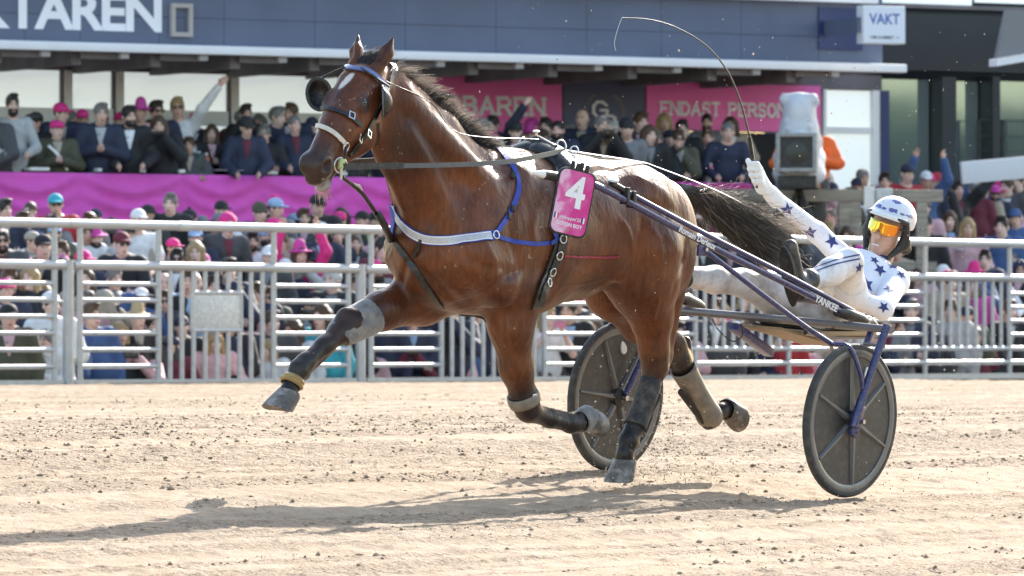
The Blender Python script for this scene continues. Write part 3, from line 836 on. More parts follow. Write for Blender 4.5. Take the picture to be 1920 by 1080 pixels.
# ------------------------------------------------------------------ the driver
M_SKIN = mat('skin_fair', (.56, .335, .25), .5, var=.08, vscale=40, bump=.08, bscale=200)
M_SUIT = mat('white_silks', (.78, .77, .81), .62, var=.04, vscale=20, bump=.8, bscale=11, stretch=(1, 1.6, 1))
M_PANTS = mat('white_breeches', (.78, .76, .76), .65, var=.04, vscale=20, bump=.7, bscale=12, dirt=(.24, .15, .085), dscale=5.5, damt=.75)
M_GLOVE = mat('white_glove', (.82, .80, .77), .7, var=.05, vscale=60, bump=.3, bscale=120)
M_STAR = mat('navy_star', (.022, .035, .17), .6, var=.1, vscale=30)
M_BOOT = mat('black_boot', (.022, .020, .020), .5, var=.3, vscale=25, bump=.2, dirt=(.20, .16, .12), dscale=18, damt=.55)

driver = empty('person', RIG)
tag(driver, 'sulky driver in white silks with navy stars, leaning back and raising the whip', 'person')
RG = np.array(RIGI.to_3x3())
def camdir(x, y, z):
    v = RG @ np.array([x, y, z], float); return v / np.linalg.norm(v)
# joints (rig space)
HIPC = np.array([-.74, 0, .875]); CHEST = np.array([-1.00, 0, 1.02])
SHN, SHF = K(1677, 529, .17), K(1601, 503, -.17)
ELN, HAN = K(1655, 580, .33), K(1566, 543, .22)
ELF, WRF = K(1532, 436, -.27), K(1447, 365, -.27)
HPN, HPF = np.array([-.74, .10, .86]), np.array([-.72, -.10, .86])
KNN, ANN = K(1592, 492, .34), K(1508, 535, .34)
KNF, ANF = K(1390, 530, -.20), K(1262, 516, -.22)
HEADC = K(1664, 433, .0)
H_F, H_U = camdir(-.40, -.90, .0), camdir(.38, .10, .92)
H_U = H_U - H_F * (H_U @ H_F); H_U /= np.linalg.norm(H_U)
H_S = np.cross(H_U, H_F)            # person's left
HM = np.stack([H_F, H_S, H_U], 1)
HS_ = 1.14
def hp(fx, s, u): return HEADC + (H_F * fx + H_S * s + H_U * u) * HS_
NECK = HEADC - H_U * .13 - H_F * .03

def head_shape(f):
    f.ell(hp(-.015, 0, .035), (.092, .074, .088), .02, HM)
    f.ell(hp(.028, 0, -.035), (.062, .058, .082), .03, HM)
    f.ell(hp(.058, 0, -.088), (.028, .030, .024), .025, HM)           # chin
    f.cone(hp(.082, 0, .005), hp(.104, 0, -.030), .010, .014, .014)   # nose
    for s in (-1, 1):
        f.ell(hp(.098, s * .011, -.034), (.010, .009, .008), .008, HM)
        f.ell(hp(.062, s * .036, -.012), (.024, .022, .018), .018, HM) # cheek
        f.ell(hp(.090, s * .031, .014), (.018, .017, .012), .012, HM, cut=True)
        f.ell(hp(.076, s * .031, .012), (.013, .013, .012), .005, HM)  # eyeball
        f.ell(hp(-.010, s * .080, -.010), (.022, .010, .032), .010, HM)
    f.cone(hp(.080, -.030, .030), hp(.080, .030, .030), .010, .010, .012)
    f.ell(hp(.088, 0, -.060), (.012, .024, .007), .006, HM)           # lips
    f.ell(hp(.098, 0, -.066), (.014, .019, .0055), .004, HM, cut=True)
    f.ell(hp(.084, 0, -.074), (.012, .021, .007), .006, HM)
    f.cone(NECK, hp(-.015, 0, -.05), .062, .055, .03)

def limbs(f, g):
    f.chain([(HIPC, .145 + g), (.5 * (HIPC + CHEST), .135 + g), (CHEST, .135 + g)], .06, 1.15)
    f.cone(SHN, SHF, .072 + g, .072 + g, .05)
    f.cone(CHEST, .5 * (SHN + SHF), .13 + g, .08 + g, .06, 1.15)
    f.cone(.5 * (SHN + SHF), NECK - H_U * .02, .066 + g, .054 + g, .04)
    f.chain([(SHN, .070 + g), (ELN, .050 + g), (HAN, .036 + g)], .03)
    f.chain([(SHF, .066 + g), (ELF, .050 + g), (WRF, .034 + g)], .03)
    f.chain([(HPN, .105 + g), (.5 * (HPN + KNN), .092 + g), (KNN, .068 + g)], .05)
    f.chain([(KNN, .066 + g), (.6 * KNN + .4 * ANN, .066 + g), (ANN, .045 + g)], .03)
    f.chain([(HPF, .105 + g), (.5 * (HPF + KNF), .092 + g), (KNF, .068 + g)], .05)
    f.chain([(KNF, .066 + g), (.6 * KNF + .4 * ANF, .066 + g), (ANF, .045 + g)], .03)

lo, hi = (-1.65, -.56, .62), (.52, .56, 1.78)
f = Field(lo, hi, .0085); limbs(f, -.012); head_shape(f)
V_, Q_ = f.mesh(1)
link('body', mesh_np('body', V_, Q_), M_SKIN, driver)
# finer face of its own would break the body, so the head keeps the body's surface; the suit covers the rest
f = Field(lo, hi, .009); limbs(f, 0.)
f.ell(NECK + H_U * .09, (.14, .14, .075), .005, HM, cut=True)
SV, SQ = f.mesh(2)
def split_suit(test, name, m):
    keep = test(SV)[SQ].sum(1) >= 2
    q = SQ[keep]; used = np.unique(q); mp = np.full(len(SV), -1); mp[used] = np.arange(len(used))
    return link(name, mesh_np(name, SV[used], mp[q]), m, driver)
def is_leg(P):
    d1 = np.minimum.reduce([seg_dist(P, a, b)[0] for a, b in ((HPN, KNN), (KNN, ANN), (HPF, KNF), (KNF, ANF))])
    d2 = np.minimum.reduce([seg_dist(P, a, b)[0] for a, b in ((SHN, ELN), (ELN, HAN), (SHF, ELF), (ELF, WRF), (CHEST, .5 * (SHN + SHF)), (HIPC * .5 + CHEST * .5, CHEST))])
    return d1 < d2 + .02
silks = split_suit(lambda P: ~is_leg(P), 'silks', M_SUIT)
breeches = split_suit(is_leg, 'breeches', M_PANTS)
SBVH = BVHTree.FromPolygons([tuple(p) for p in SV.tolist()], [tuple(q) for q in SQ.tolist()])

def star_at(px, py, r, rot=0.):
    """navy star sewn on the silks: a fan of small faces laid on the cloth"""
    h0 = hit(px, py, .002, SBVH)
    if h0 is None: return
    c, n = h0
    x = np.cross([0, 0, 1.], n); x /= max(np.linalg.norm(x), 1e-6); y = np.cross(n, x)
    ring = []
    for k in range(10):
        a = rot + math.pi / 2 + k * math.pi / 5; rr = r if k % 2 == 0 else r * .42
        ring.append(x * math.cos(a) * rr + y * math.sin(a) * rr)
    v = [c]; f_ = []
    L = (.33, .66, 1.)
    for k in range(10):
        for l in L:
            v.append(c + ring[k] * l)
    v = [near(p, .0028, SBVH)[0] for p in v]
    for k in range(10):
        a, b = 1 + k * 3, 1 + ((k + 1) % 10) * 3
        f_ += [(0, a, b), (a, a + 1, b + 1, b), (a + 1, a + 2, b + 2, b + 1)]
    return MB().add(v, f_).build('star', M_STAR, silks, 60)
for px, py, r, ro in ((1476, 393, .034, .2), (1518, 436, .036, .1), (1650, 506, .028, .4), (1626, 534, .034, .1), (1669, 541, .032, .3), (1676, 500, .026, .9), (1657, 576, .024, .5), (1611, 502, .022, .2), (1640, 488, .02, .6), (1560, 452, .03, .5), (1690, 515, .022, .1)):
    star_at(px, py, r * 1.4, ro)
# double stripe down the near leg
for dy in (-.0, .018):
    p, q = [], []
    for t in np.linspace(0, 1, 16):
        b = hit(1514 + (1612 - 1514) * t, 508 - 30 * t - 4 * math.sin(t * 3.1) + dy * 420, .002, SBVH)
        if b is not None and (not p or np.linalg.norm(b[0] - p[-1]) < .08): p.append(b[0]); q.append(b[1])
    if len(p) > 3: MB().ribbon(p, q, .007, .0012).build('stripe', M_STAR, breeches, 60)
# collar
cr = []; cn = []
for k in range(25):
    a = k / 24 * 2 * math.pi
    d_ = H_F * math.cos(a) + H_S * math.sin(a)
    b = near(NECK + H_U * .02 + d_ * .085, .003, SBVH); cr.append(b[0]); cn.append(b[1])
MB().ribbon(cr, cn, .022, .004).build('collar', M_STAR, silks, 60)
# boots
def boot(ank, toe, up, label):
    d = toe - ank
    f = Field(np.minimum(ank, toe) - .16, np.maximum(ank, toe) + .16, .008)
    f.cone(ank - d * .12, toe, .048, .036, .03)
    f.cone(ank - d * .05, ank + up * .10, .050, .056, .03)
    V_, Q_ = f.mesh(1)
    o = link('boot', mesh_np('boot', V_, Q_), M_BOOT, driver)
    # sole plate
    dn = d / np.linalg.norm(d); dv = -(up - dn * (up @ dn)); dv /= np.linalg.norm(dv); sd = np.cross(dn, dv)
    o0 = ank + dv * .040; L = np.linalg.norm(d) + .075
    v = []
    for off in (0, .018):
        for k in range(20):
            a = 2 * math.pi * k / 20
            s_ = math.cos(a); w_ = .040 + .006 * s_
            v.append(o0 + dn * (L * .5 - .075 + s_ * L * .56) + sd * math.sin(a) * w_ + dv * off)
    MB().add(v, [tuple(range(19, -1, -1)), tuple(range(20, 40))] + [(i, (i + 1) % 20, 20 + (i + 1) % 20, 20 + i) for i in range(20)]).build('sole', M_BLACK, o, 40, bevel=.004)
upn = (KNN - ANN) / np.linalg.norm(KNN - ANN)
boot(K(1494, 536, .345), K(1482, 462, .335), upn, 'n')
upf = (KNF - ANF) / np.linalg.norm(KNF - ANF)
boot(ANF + np.array([.03, 0, -.01]), ANF + np.array([.10, 0, .16]), upf, 'f')
# garter straps
p, q = [], []
for k in range(17):
    a = k / 16 * 2 * math.pi
    c_ = K(1487, 575, .0)
    b = near(c_ + np.array([0, math.cos(a) * .25, math.sin(a) * .25]) , .003, SBVH); p.append(b[0]); q.append(b[1])

# hand gripping the whip: palm, four curled fingers, thumb
HAND = K(1424, 338, -.27)
w_dir = K(1411, 290, -.28) - K(1421, 345, -.27); w_dir /= np.linalg.norm(w_dir)
arm = HAND - WRF; arm /= np.linalg.norm(arm)
side = np.cross(arm, w_dir); side /= np.linalg.norm(side)
def make_hand(c, along, grip, side, wrist):
    f = Field(c - .19, c + .19, .0055)
    along, grip, side = along * 1.25, grip * 1.25, side * 1.25
    g = c + along * .030                       # where the stick runs
    f.cone(wrist, c - along * .015, .033, .036, .02)
    f.cone(c - grip * .028 - along * .01, c + grip * .030 - along * .008, .031, .031, .02)
    for k, (o, L) in enumerate(((.036, 1.0), (.013, 1.08), (-.011, 1.02), (-.033, .86))):
        b = c + grip * o + along * .012 - side * .020
        k1 = b + along * .040 * L - side * .006
        k2 = k1 + along * .006 + side * .034 * L
        k3 = k2 - along * .030 * L + side * .006
        f.chain([(b, .0155), (k1, .0145), (k2, .0130), (k3, .0115)], .004)
    t0 = c + grip * .030 - along * .012 + side * .012
    t1 = t0 + grip * .026 + along * .020 + side * .014
    t2 = t1 + along * .028 - side * .004 + grip * .006
    f.chain([(t0, .020), (t1, .016), (t2, .0125)], .005)
    f.cone(wrist - along * .045, wrist, .043, .040, .01)
    V_, Q_ = f.mesh(1)
    return link('glove', mesh_np('glove', V_, Q_), M_GLOVE, driver)
make_hand(HAND, arm, w_dir, side, WRF + arm * .01)
ga = HAN - ELN; ga /= np.linalg.norm(ga)
gr = np.array([.2, .1, 1.]); gr -= ga * (gr @ ga); gr /= np.linalg.norm(gr)
make_hand(HAN + ga * .05, ga, gr, np.cross(ga, gr), HAN)

# helmet: white shell, peak, dark lining and cheek straps
def helmet():
    v = []; n1, n2 = 28, 14
    C_ = hp(-.022, 0, .060)
    for i in range(n2 + 1):
        th = math.pi * .60 * i / n2
        for k in range(n1):
            a = 2 * math.pi * k / n1
            fx, s, u = math.sin(th) * math.cos(a), math.sin(th) * math.sin(a), math.cos(th)
            low = 1.0
            if i == n2 or True:
                # cut higher over the face, lower at ears and nape
                lim = -.30 - .45 * max(0, -math.cos(a)) * 0 - (.35 if math.cos(a) < .35 else 0)
            p = np.array([fx * .138, s * .116, max(u * .112, (.020 if fx > .42 else -.090 if fx < .12 else .020 - (.42 - fx) / .30 * .110))])
            v.append(C_ + HM @ p)
    f_ = [(i * n1 + k, (i + 1) * n1 + k, (i + 1) * n1 + (k + 1) % n1, i * n1 + (k + 1) % n1) for i in range(n2) for k in range(n1)]
    me = MB().add(v, f_).mesh('helmet', 50)
    return me
M_HELM = bpy.data.materials.new('helmet_shell'); M_HELM.use_nodes = True
def helm_mat(m):
    nt = m.node_tree; b = nt.nodes['Principled BSDF']
    b.inputs['Roughness'].default_value = .22; b.inputs['Coat Weight'].default_value = .5
    tc = nt.nodes.new('ShaderNodeTexCoord')
    n = nt.nodes.new('ShaderNodeTexVoronoi'); n.inputs['Scale'].default_value = 62
    nt.links.new(tc.outputs['Object'], n.inputs['Vector'])
    a = nt.nodes.new('ShaderNodeAttribute'); a.attribute_name = 'band'
    cmp_ = nt.nodes.new('ShaderNodeMath'); cmp_.operation = 'GREATER_THAN'; cmp_.inputs[1].default_value = .42
    mu = nt.nodes.new('ShaderNodeMath'); mu.operation = 'MULTIPLY'
    n2 = nt.nodes.new('ShaderNodeTexNoise'); n2.inputs['Scale'].default_value = 45; n2.inputs['Detail'].default_value = 3
    nt.links.new(tc.outputs['Object'], n2.inputs['Vector'])
    ad = nt.nodes.new('ShaderNodeMath'); ad.operation = 'ADD'
    nt.links.new(a.outputs['Fac'], ad.inputs[0]); nt.links.new(n2.outputs[0], ad.inputs[1])
    cmp_.inputs[1].default_value = 1.00
    nt.links.new(ad.outputs[0], cmp_.inputs[0])
    mx = nt.nodes.new('ShaderNodeMix'); mx.data_type = 'RGBA'
    mx.inputs[6].default_value = (.70, .70, .74, 1); mx.inputs[7].default_value = (.11, .115, .32, 1)
    nt.links.new(cmp_.outputs[0], mx.inputs[0]); nt.links.new(mx.outputs[2], b.inputs['Base Color'])
helm_mat(M_HELM)
hm = helmet()
co = np.array([v.co[:] for v in hm.vertices]); loc_ = (co - hp(-.022, 0, .060)) @ HM
el = np.arctan2(loc_[:, 2], np.hypot(loc_[:, 0], loc_[:, 1]))
band = np.exp(-((el - .36) / .10) ** 2) * .80 + np.exp(-((el - .85) / .16) ** 2 - ((np.arctan2(loc_[:, 1], loc_[:, 0]) - .25) / .45) ** 2) * .85
set_attr(hm, 'band', band)
helm = link('helmet', hm, M_HELM, driver)
sol = helm.modifiers.new('shell', 'SOLIDIFY'); sol.thickness = .008; sol.offset = -1
sub = helm.modifiers.new('round', 'SUBSURF'); sub.levels = 1; sub.render_levels = 1
# peak
v = []
for j, (r, dz) in enumerate(((.98, .028), (1.16, .020), (1.30, .002))):
    for k in range(15):
        a = -1.05 + 2.1 * k / 14
        v.append(hp(-.022, 0, .060) + HM @ np.array([math.cos(a) * .139 * (1 + (r - 1) * math.cos(a)), math.sin(a) * .117 * (1 + (r - 1) * .25), dz + .006 * math.cos(2 * a)]))
MB().add(v, [(j * 15 + k, (j + 1) * 15 + k, (j + 1) * 15 + k + 1, j * 15 + k + 1) for j in range(2) for k in range(14)]).build('peak', M_WHITE, helm, 60).modifiers.new('t', 'SOLIDIFY').thickness = .005
# lining, cheek guards and chin strap
for s in (1, -1):
    f = Field(HEADC - .2, HEADC + .2, .006)
    f.cone(hp(.022, s * .088, .045), hp(-.005, s * .090, -.035), .018, .026, .02)
    f.cone(hp(-.005, s * .090, -.035), hp(.042, s * .058, -.105), .024, .013, .02)
    f.cone(hp(-.005, s * .092, -.02), hp(-.06, s * .085, -.055), .024, .03, .02)
    V_, Q_ = f.mesh(1); link('cheek_guard', mesh_np('cheek', V_, Q_), M_BLACK, helm)
MB().tube(smooth_pts([hp(.035, -.060, -.10), hp(.035, -.03, -.125), hp(.035, .03, -.125), hp(.035, .060, -.10)], 5), .006, 8).build('chin_strap', M_BLACK, helm, 50)
MB().tube(smooth_pts([hp(.040, -.098, .060), hp(.085, -.06, .068), hp(.104, 0, .070), hp(.085, .06, .068), hp(.040, .098, .060)], 5), .013, 8).build('lining', M_BLACK, helm, 50)
# mirrored goggles
M_LENS = bpy.data.materials.new('mirror_lens'); M_LENS.use_nodes = True
nt = M_LENS.node_tree; b = nt.nodes['Principled BSDF']
b.inputs['Metallic'].default_value = .75; b.inputs['Roughness'].default_value = .12; b.inputs['Coat Weight'].default_value = .6
at1 = nt.nodes.new('ShaderNodeAttribute'); at1.attribute_name = 'hue'
rp = nt.nodes.new('ShaderNodeValToRGB'); e = rp.color_ramp.elements
e[0].position, e[0].color = 0, (.25, .62, .30, 1); e[1].position, e[1].color = 1, (.95, .26, .02, 1)
q = e.new(.22); q.color = (.80, .70, .08, 1); q = e.new(.55); q.color = (.95, .42, .02, 1)
nt.links.new(at1.outputs['Fac'], rp.inputs[0]); nt.links.new(rp.outputs[0], b.inputs['Base Color'])
v = []; hue = []
nk_ = 25
for j in range(6):
    for k in range(nk_):
        t = -1 + 2 * k / (nk_ - 1)
        a = t * 1.02
        notch = .024 * math.exp(-(t / .13) ** 2)
        lowr = -.026 + notch - .004 * math.cos(t * 3) + .012 * max(0, abs(t) - .8) / .2
        u = lowr + (.030 - lowr) * j / 5
        rx, ry = .098, .078
        v.append(hp(-.0 + math.cos(a) * rx + .012, math.sin(a) * ry * 1.03, u + .014))
        hue.append((1 - (t + 1) / 2) if False else (t + 1) / 2)
gm = MB().add(v, [(j * nk_ + k, j * nk_ + k + 1, (j + 1) * nk_ + k + 1, (j + 1) * nk_ + k) for j in range(5) for k in range(nk_ - 1)]).mesh('goggles', 60)
set_attr(gm, 'hue', hue)
gg = link('goggles', gm, M_LENS, driver)
gg.modifiers.new('t', 'SOLIDIFY').thickness = .003
for s in (1, -1):
    MB().tube([hp(.06, s * .078, .030), hp(.01, s * .098, .028)], .006, 6).build('temple', M_BLACK, gg, 40)
# teeth
MB().ribbon([hp(.0905, -.014, -.0645), hp(.0935, 0, -.0655), hp(.0905, .014, -.0645)], [H_F] * 3, .006, .002).build('teeth', M_WHITE, driver, 50)

# ------------------------------------------------------------------ whip, held in the raised hand
whip = empty('driving_whip', RIG)
tag(whip, 'long thin whip bending forward from the raised white glove', 'whip')
pts = smooth_pts([K(1420, 352, -.27) + side * 0, K(1411, 290, -.28), K(1405, 255, -.28), K(1388, 190, -.30), K(1362, 130, -.31), K(1320, 82, -.32), K(1265, 50, -.33), K(1215, 36, -.34), K(1166, 33, -.35)], 8)
MB().tube(pts, [float(np.interp(i, [0, 14, 16, 40, len(pts) - 1], [.0085, .0085, .0052, .0036, .0020])) for i in range(len(pts))], 8).build('stick', mat('whip_stick', (.05, .045, .04), .45, var=.2, vscale=30), whip, 60)
MB().tube([K(1416, 325, -.275), K(1405, 257, -.28)], .0100, 10).build('handle', M_LEATHER, whip, 50)
MB().tube(smooth_pts([K(1166, 33, -.35), K(1158, 55, -.35), K(1152, 80, -.35), K(1155, 95, -.35)], 5), .0012, 5).build('lash', mat('white_cord', (.7, .68, .62), .7, var=.05), whip, 50)
# ------------------------------------------------------------------ hooves, mane, tail and eyes of the horse
M_HOOF = mat('hoof_horn', (.10, .085, .075), .6, var=.3, vscale=30, bump=.2, dirt=(.42, .38, .34), dscale=16, damt=.75)
M_HAIR = bpy.data.materials.new('black_hair'); M_HAIR.use_nodes = True
nt = M_HAIR.node_tree; b = nt.nodes['Principled BSDF']
b.inputs['Base Color'].default_value = (.028, .020, .016, 1); b.inputs['Roughness'].default_value = .28; b.inputs['Specular IOR Level'].default_value = .7
tr = nt.nodes.new('ShaderNodeBsdfTranslucent'); tr.inputs[0].default_value = (.70, .58, .47, 1)
ms = nt.nodes.new('ShaderNodeMixShader'); ms.inputs[0].default_value = .42
nt.links.new(b.outputs[0], ms.inputs[1]); nt.links.new(tr.outputs[0], ms.inputs[2]); nt.links.new(ms.outputs[0], nt.nodes['Material Output'].inputs[0])
M_BACKLIT = M_HAIR.copy(); M_BACKLIT.name = 'backlit_hair'; M_BACKLIT.node_tree.nodes['Principled BSDF'].inputs['Base Color'].default_value = (.26, .23, .205, 1)  # pale base paints the backlit edge onto dark fringe hair
for n__ in M_HAIR.node_tree.nodes:
    if n__.type == 'MIX_SHADER': n__.inputs[0].default_value = .08
for n__ in M_BACKLIT.node_tree.nodes:
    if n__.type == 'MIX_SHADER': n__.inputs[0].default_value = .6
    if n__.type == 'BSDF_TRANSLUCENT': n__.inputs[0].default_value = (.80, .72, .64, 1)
M_PALEHAIR = bpy.data.materials.new('pale_hair'); M_PALEHAIR.use_nodes = True
nt = M_PALEHAIR.node_tree; b = nt.nodes['Principled BSDF']
b.inputs['Base Color'].default_value = (.62, .50, .42, 1); b.inputs['Roughness'].default_value = .4
tr = nt.nodes.new('ShaderNodeBsdfTranslucent'); tr.inputs[0].default_value = (.7, .55, .45, 1)
ms = nt.nodes.new('ShaderNodeMixShader'); ms.inputs[0].default_value = .5
nt.links.new(b.outputs[0], ms.inputs[1]); nt.links.new(tr.outputs[0], ms.inputs[2]); nt.links.new(ms.outputs[0], nt.nodes['Material Output'].inputs[0])

class Strands:
    """many fine tapered hairs as three-sided tubes, built with arrays"""
    def __init__(self): self.V = []; self.Q = []; self.n = 0
    def add(self, pts, r0, r1):
        pts = np.asarray(pts); m = len(pts)
        t = np.gradient(pts, axis=0); t /= np.maximum(np.linalg.norm(t, axis=1), 1e-9)[:, None]
        ref = np.array([.3, .8, .5]); x = ref - t * (t @ ref)[:, None]; x /= np.maximum(np.linalg.norm(x, axis=1), 1e-9)[:, None]
        y = np.cross(t, x); r = np.linspace(r0, r1, m)[:, None]
        ring = np.stack([pts + (x * math.cos(a) + y * math.sin(a)) * r for a in (0, 2.094, 4.189)], 1).reshape(-1, 3)
        i = np.arange(m - 1)[:, None] * 3 + self.n
        q = np.concatenate([np.stack([i[:, 0] + k, i[:, 0] + (k + 1) % 3, i[:, 0] + 3 + (k + 1) % 3, i[:, 0] + 3 + k], 1) for k in range(3)])
        self.V.append(ring); self.Q.append(q); self.n += len(ring)
    def build(self, name, m, parent):
        return link(name, mesh_np(name, np.concatenate(self.V), np.concatenate(self.Q)), m, parent)

rg = np.random.RandomState(11)
def along(curve, t):
    c = np.asarray(curve); s = t * (len(c) - 1); i = min(int(s), len(c) - 2); return c[i] + (c[i + 1] - c[i]) * (s - i)
crest = smooth_pts([K(722, 136), K(760, 158), K(800, 185), K(850, 226), K(890, 262), K(918, 283)], 8)
st = Strands()
for i in range(3600):
    t = rg.rand(); p0 = along(crest, t) + np.array([0, rg.normal(0, .012), -.012])
    L = (.060 + .070 * rg.rand()) * (1 - .35 * t) * (.8 + .5 * vnoise(np.array([t * 16.]), np.array([0.]), 3)[0])
    clump = vnoise(np.array([t * 26.]), np.array([7.]), 5)[0] - .5
    d = np.array([-.55 + .5 * clump + rg.normal(0, .2), -.30 + .6 * rg.rand() - .5 * clump, .80 + .4 * rg.rand()])
    d /= np.linalg.norm(d)
    dr = np.array([-.65 + rg.normal(0, .25), -.35 + .7 * rg.rand(), -.70 + rg.normal(0, .2)])
    pts = [p0 + d * L * s + dr * L * .55 * s * s + rg.normal(0, .003, 3) * s for s in np.linspace(0, 1, 7)]
    st.add(pts, .0016, .0005)
st.build('mane', M_HAIR, horse)
st = Strands()
for i in range(1900):
    t = rg.rand(); p0 = along(crest, t) + np.array([0, rg.normal(0, .014), .002])
    L = (.06 + .075 * rg.rand() ** 2) * (1 - .3 * t); cl_ = vnoise(np.array([t * 30.]), np.array([3.]), 9)[0] - .5
    d = np.array([-.50 + .7 * cl_ + rg.normal(0, .25), rg.normal(0, .45), .95]); d /= np.linalg.norm(d)
    dr = np.array([-.6 + rg.normal(0, .35), rg.normal(0, .4), -.65])
    st.add([p0 + d * L * s + dr * L * .6 * s * s + rg.normal(0, .004, 3) * s for s in np.linspace(0, 1, 7)], .0013, .0005)
st.build('mane_fringe', M_BACKLIT, horse)
st = Strands()
for i in range(260):
    p0 = HPT(.0 + .05 * rg.rand(), .075, rg.normal(0, .022)); L = .09 + .07 * rg.rand()
    d = np.array([-.45 + .35 * rg.rand(), rg.normal(.0, .30), .55]); d /= np.linalg.norm(d)
    pts = [p0 + d * L * s + np.array([-.55, 0, -.5]) * L * .7 * s * s for s in np.linspace(0, 1, 6)]
    st.add(pts, .0016, .0006)
st.build('forelock', M_HAIR, horse)
st = Strands()
for i in range(70):
    p0 = HPT(.585 + .05 * rg.rand(), -.115, rg.normal(0, .022)); L = .02 + .035 * rg.rand()
    d = HD * (.3 + rg.normal(0, .4)) - HN * .8 + np.array([0, rg.normal(0, .3), -.3]); d /= np.linalg.norm(d)
    st.add([p0 + d * L * s + np.array([0, 0, -.012]) * s * s for s in np.linspace(0, 1, 4)], .0009, .0004)
st.build('chin_whisker', M_PALEHAIR, horse)
# tail streaming back
core = smooth_pts([K(1272, 352), K(1300, 366), K(1340, 388), K(1385, 415), K(1425, 440), K(1462, 455), K(1490, 462)], 8)
st = Strands()
for i in range(3400):
    a = rg.rand() * 2 * math.pi; q = math.sqrt(rg.rand())
    oy, oz = math.cos(a) * q, math.sin(a) * q
    end = .50 + .50 * rg.rand()
    flare = rg.rand() < .16
    ph = rg.rand() * 6
    pts = []
    for s in np.linspace(0, 1, 11):
        c = along(core, s * end)
        sp = .022 + .088 * math.sin(min(s * end * 1.25, 1) * 1.571) ** 1.2 - .050 * max(0, s * end - .7) / .3
        w = np.array([0, oy * sp * .75, oz * sp + (.012 * s * s if flare else 0)]) + np.array([rg.normal(0, .002), .006 * math.sin(ph + 9 * s) * s, .008 * math.sin(ph * 2 + 7 * s) * s])
        if flare: w += np.array([rg.normal(0, .02), oy, oz + .35]) * .075 * s ** 2.2 + rg.normal(0, .012, 3) * s
        pts.append(c + w + np.array([0, 0, -.02 * s]))
    st.add(pts, .0016, .0006)
st.build('tail', M_HAIR, horse)
st = Strands()
for i in range(620):
    e0 = .15 + .8 * rg.rand(); c0 = along(core, e0); up_ = rg.rand() < .75
    p0 = c0 + np.array([0, rg.normal(0, .03), (.085 if up_ else -.05) * math.sin(min(e0 * 1.25, 1) * 1.571) + rg.normal(0, .012)])
    L = .06 + .13 * rg.rand(); d = along(core, min(e0 + .1, 1)) - c0; d /= max(np.linalg.norm(d), 1e-6)
    d = d + np.array([rg.normal(0, .2), rg.normal(0, .35), (.35 if up_ else -.1) + rg.normal(0, .3)])
    st.add([p0 + d * L * s + rg.normal(0, .006, 3) * s + np.array([0, 0, -.05]) * s * s for s in np.linspace(0, 1, 7)], .0013, .0005)
st.build('tail_fringe', M_BACKLIT, horse)
M_EYE = mat('eye_dark', (.012, .008, .006), .06, coat=1.)
for s in (1, -1):
    MB().lathe([(math.sin(q) * .0245, math.cos(q) * .0245) for q in np.linspace(0, math.pi, 11)], HPT(.236, .056, s * .090), (0, 1, 0), 16).build('eye', M_EYE, horse, 80)

def hoof(top, axis, toe, size=1.18):
    axis = np.array(axis, float); axis /= np.linalg.norm(axis)
    toe = np.array(toe, float); toe -= axis * (toe @ axis); toe /= np.linalg.norm(toe); sd = np.cross(axis, toe)
    v = []; n = 22
    for (h, rt, rs, sh) in ((-.012, .046, .044, 0), (0, .052, .048, 0), (.02, .056, .052, .010), (.062, .064, .059, .028), (.078, .066, .061, .034), (.080, .052, .048, .034)):
        for k in range(n):
            a = 2 * math.pi * k / n; c_ = math.cos(a)
            rr = rt * (1.0 if c_ > 0 else .86)
            hh = h * (1 - .22 * max(0, -c_)) if h > .03 else h
            v.append(np.array(top) + (axis * hh + toe * (c_ * rr + sh) + sd * math.sin(a) * rs) * size)
    f_ = [(i * n + k, i * n + (k + 1) % n, (i + 1) * n + (k + 1) % n, (i + 1) * n + k) for i in range(5) for k in range(n)] + [tuple(range(5 * n, 6 * n))]
    return MB().add(v, f_).build('hoof', M_HOOF, horse, 40)
HOOVES = {'rf': (K(541, 740, -.16), K(531, 775, -.16) - K(542, 740, -.16), (1, 0, .05)),
          'lf': (K(1097, 783, .15), (-1, .0, .22), (-.2, 0, -1)),
          'lh': (K(1172, 866, .16), (-.02, 0, -1), (1, 0, 0)),
          'rh': (K(1364, 766, -.14), (-1, 0, .0), (.1, 0, -1))}
for k_, (p, ax, toe) in HOOVES.items(): hoof(p, ax, toe)

# ------------------------------------------------------------------ leg boots
M_FELT = mat('grey_felt', (.17, .165, .165), .9, var=.35, vscale=22, bump=.4, bscale=90, dirt=(.36, .30, .24), dscale=16, damt=.6, sheen=.3)
M_WRAP = mat('black_wrap', (.030, .028, .028), .75, var=.25, vscale=24, bump=.4, bscale=70, dirt=(.22, .18, .14), dscale=20, damt=.4)
M_AMBER = mat('amber_rubber', (.36, .25, .10), .35, var=.15, vscale=20, dirt=(.35, .28, .20), dscale=20, damt=.5)
M_TAN = mat('brown_rubber', (.19, .155, .12), .6, var=.2, vscale=25, dirt=(.36, .29, .22), dscale=18, damt=.5)
GB = 'leg boots worn by the horse'
def legboot(name, label, pts, rad, m, n=20, hollow=.006):
    o = MB().tube(smooth_pts(pts, 4), [float(x) for x in np.interp(np.linspace(0, 1, (len(pts) - 1) * 4 + 1), np.linspace(0, 1, len(rad)), rad)], n, False).build(name, m, None, 60, RIG)
    s_ = o.modifiers.new('thick', 'SOLIDIFY'); s_.thickness = hollow; s_.offset = 0
    return tag(o, label, 'horse boot', GB)
kb = legboot('knee_boot', 'grey felt knee boot on the stretched right foreleg', [K(708, 587, -.165), K(688, 596, -.165), K(662, 609, -.165), K(640, 624, -.165), K(634, 633, -.165)], [.080, .083, .080, .067, .060], M_FELT)
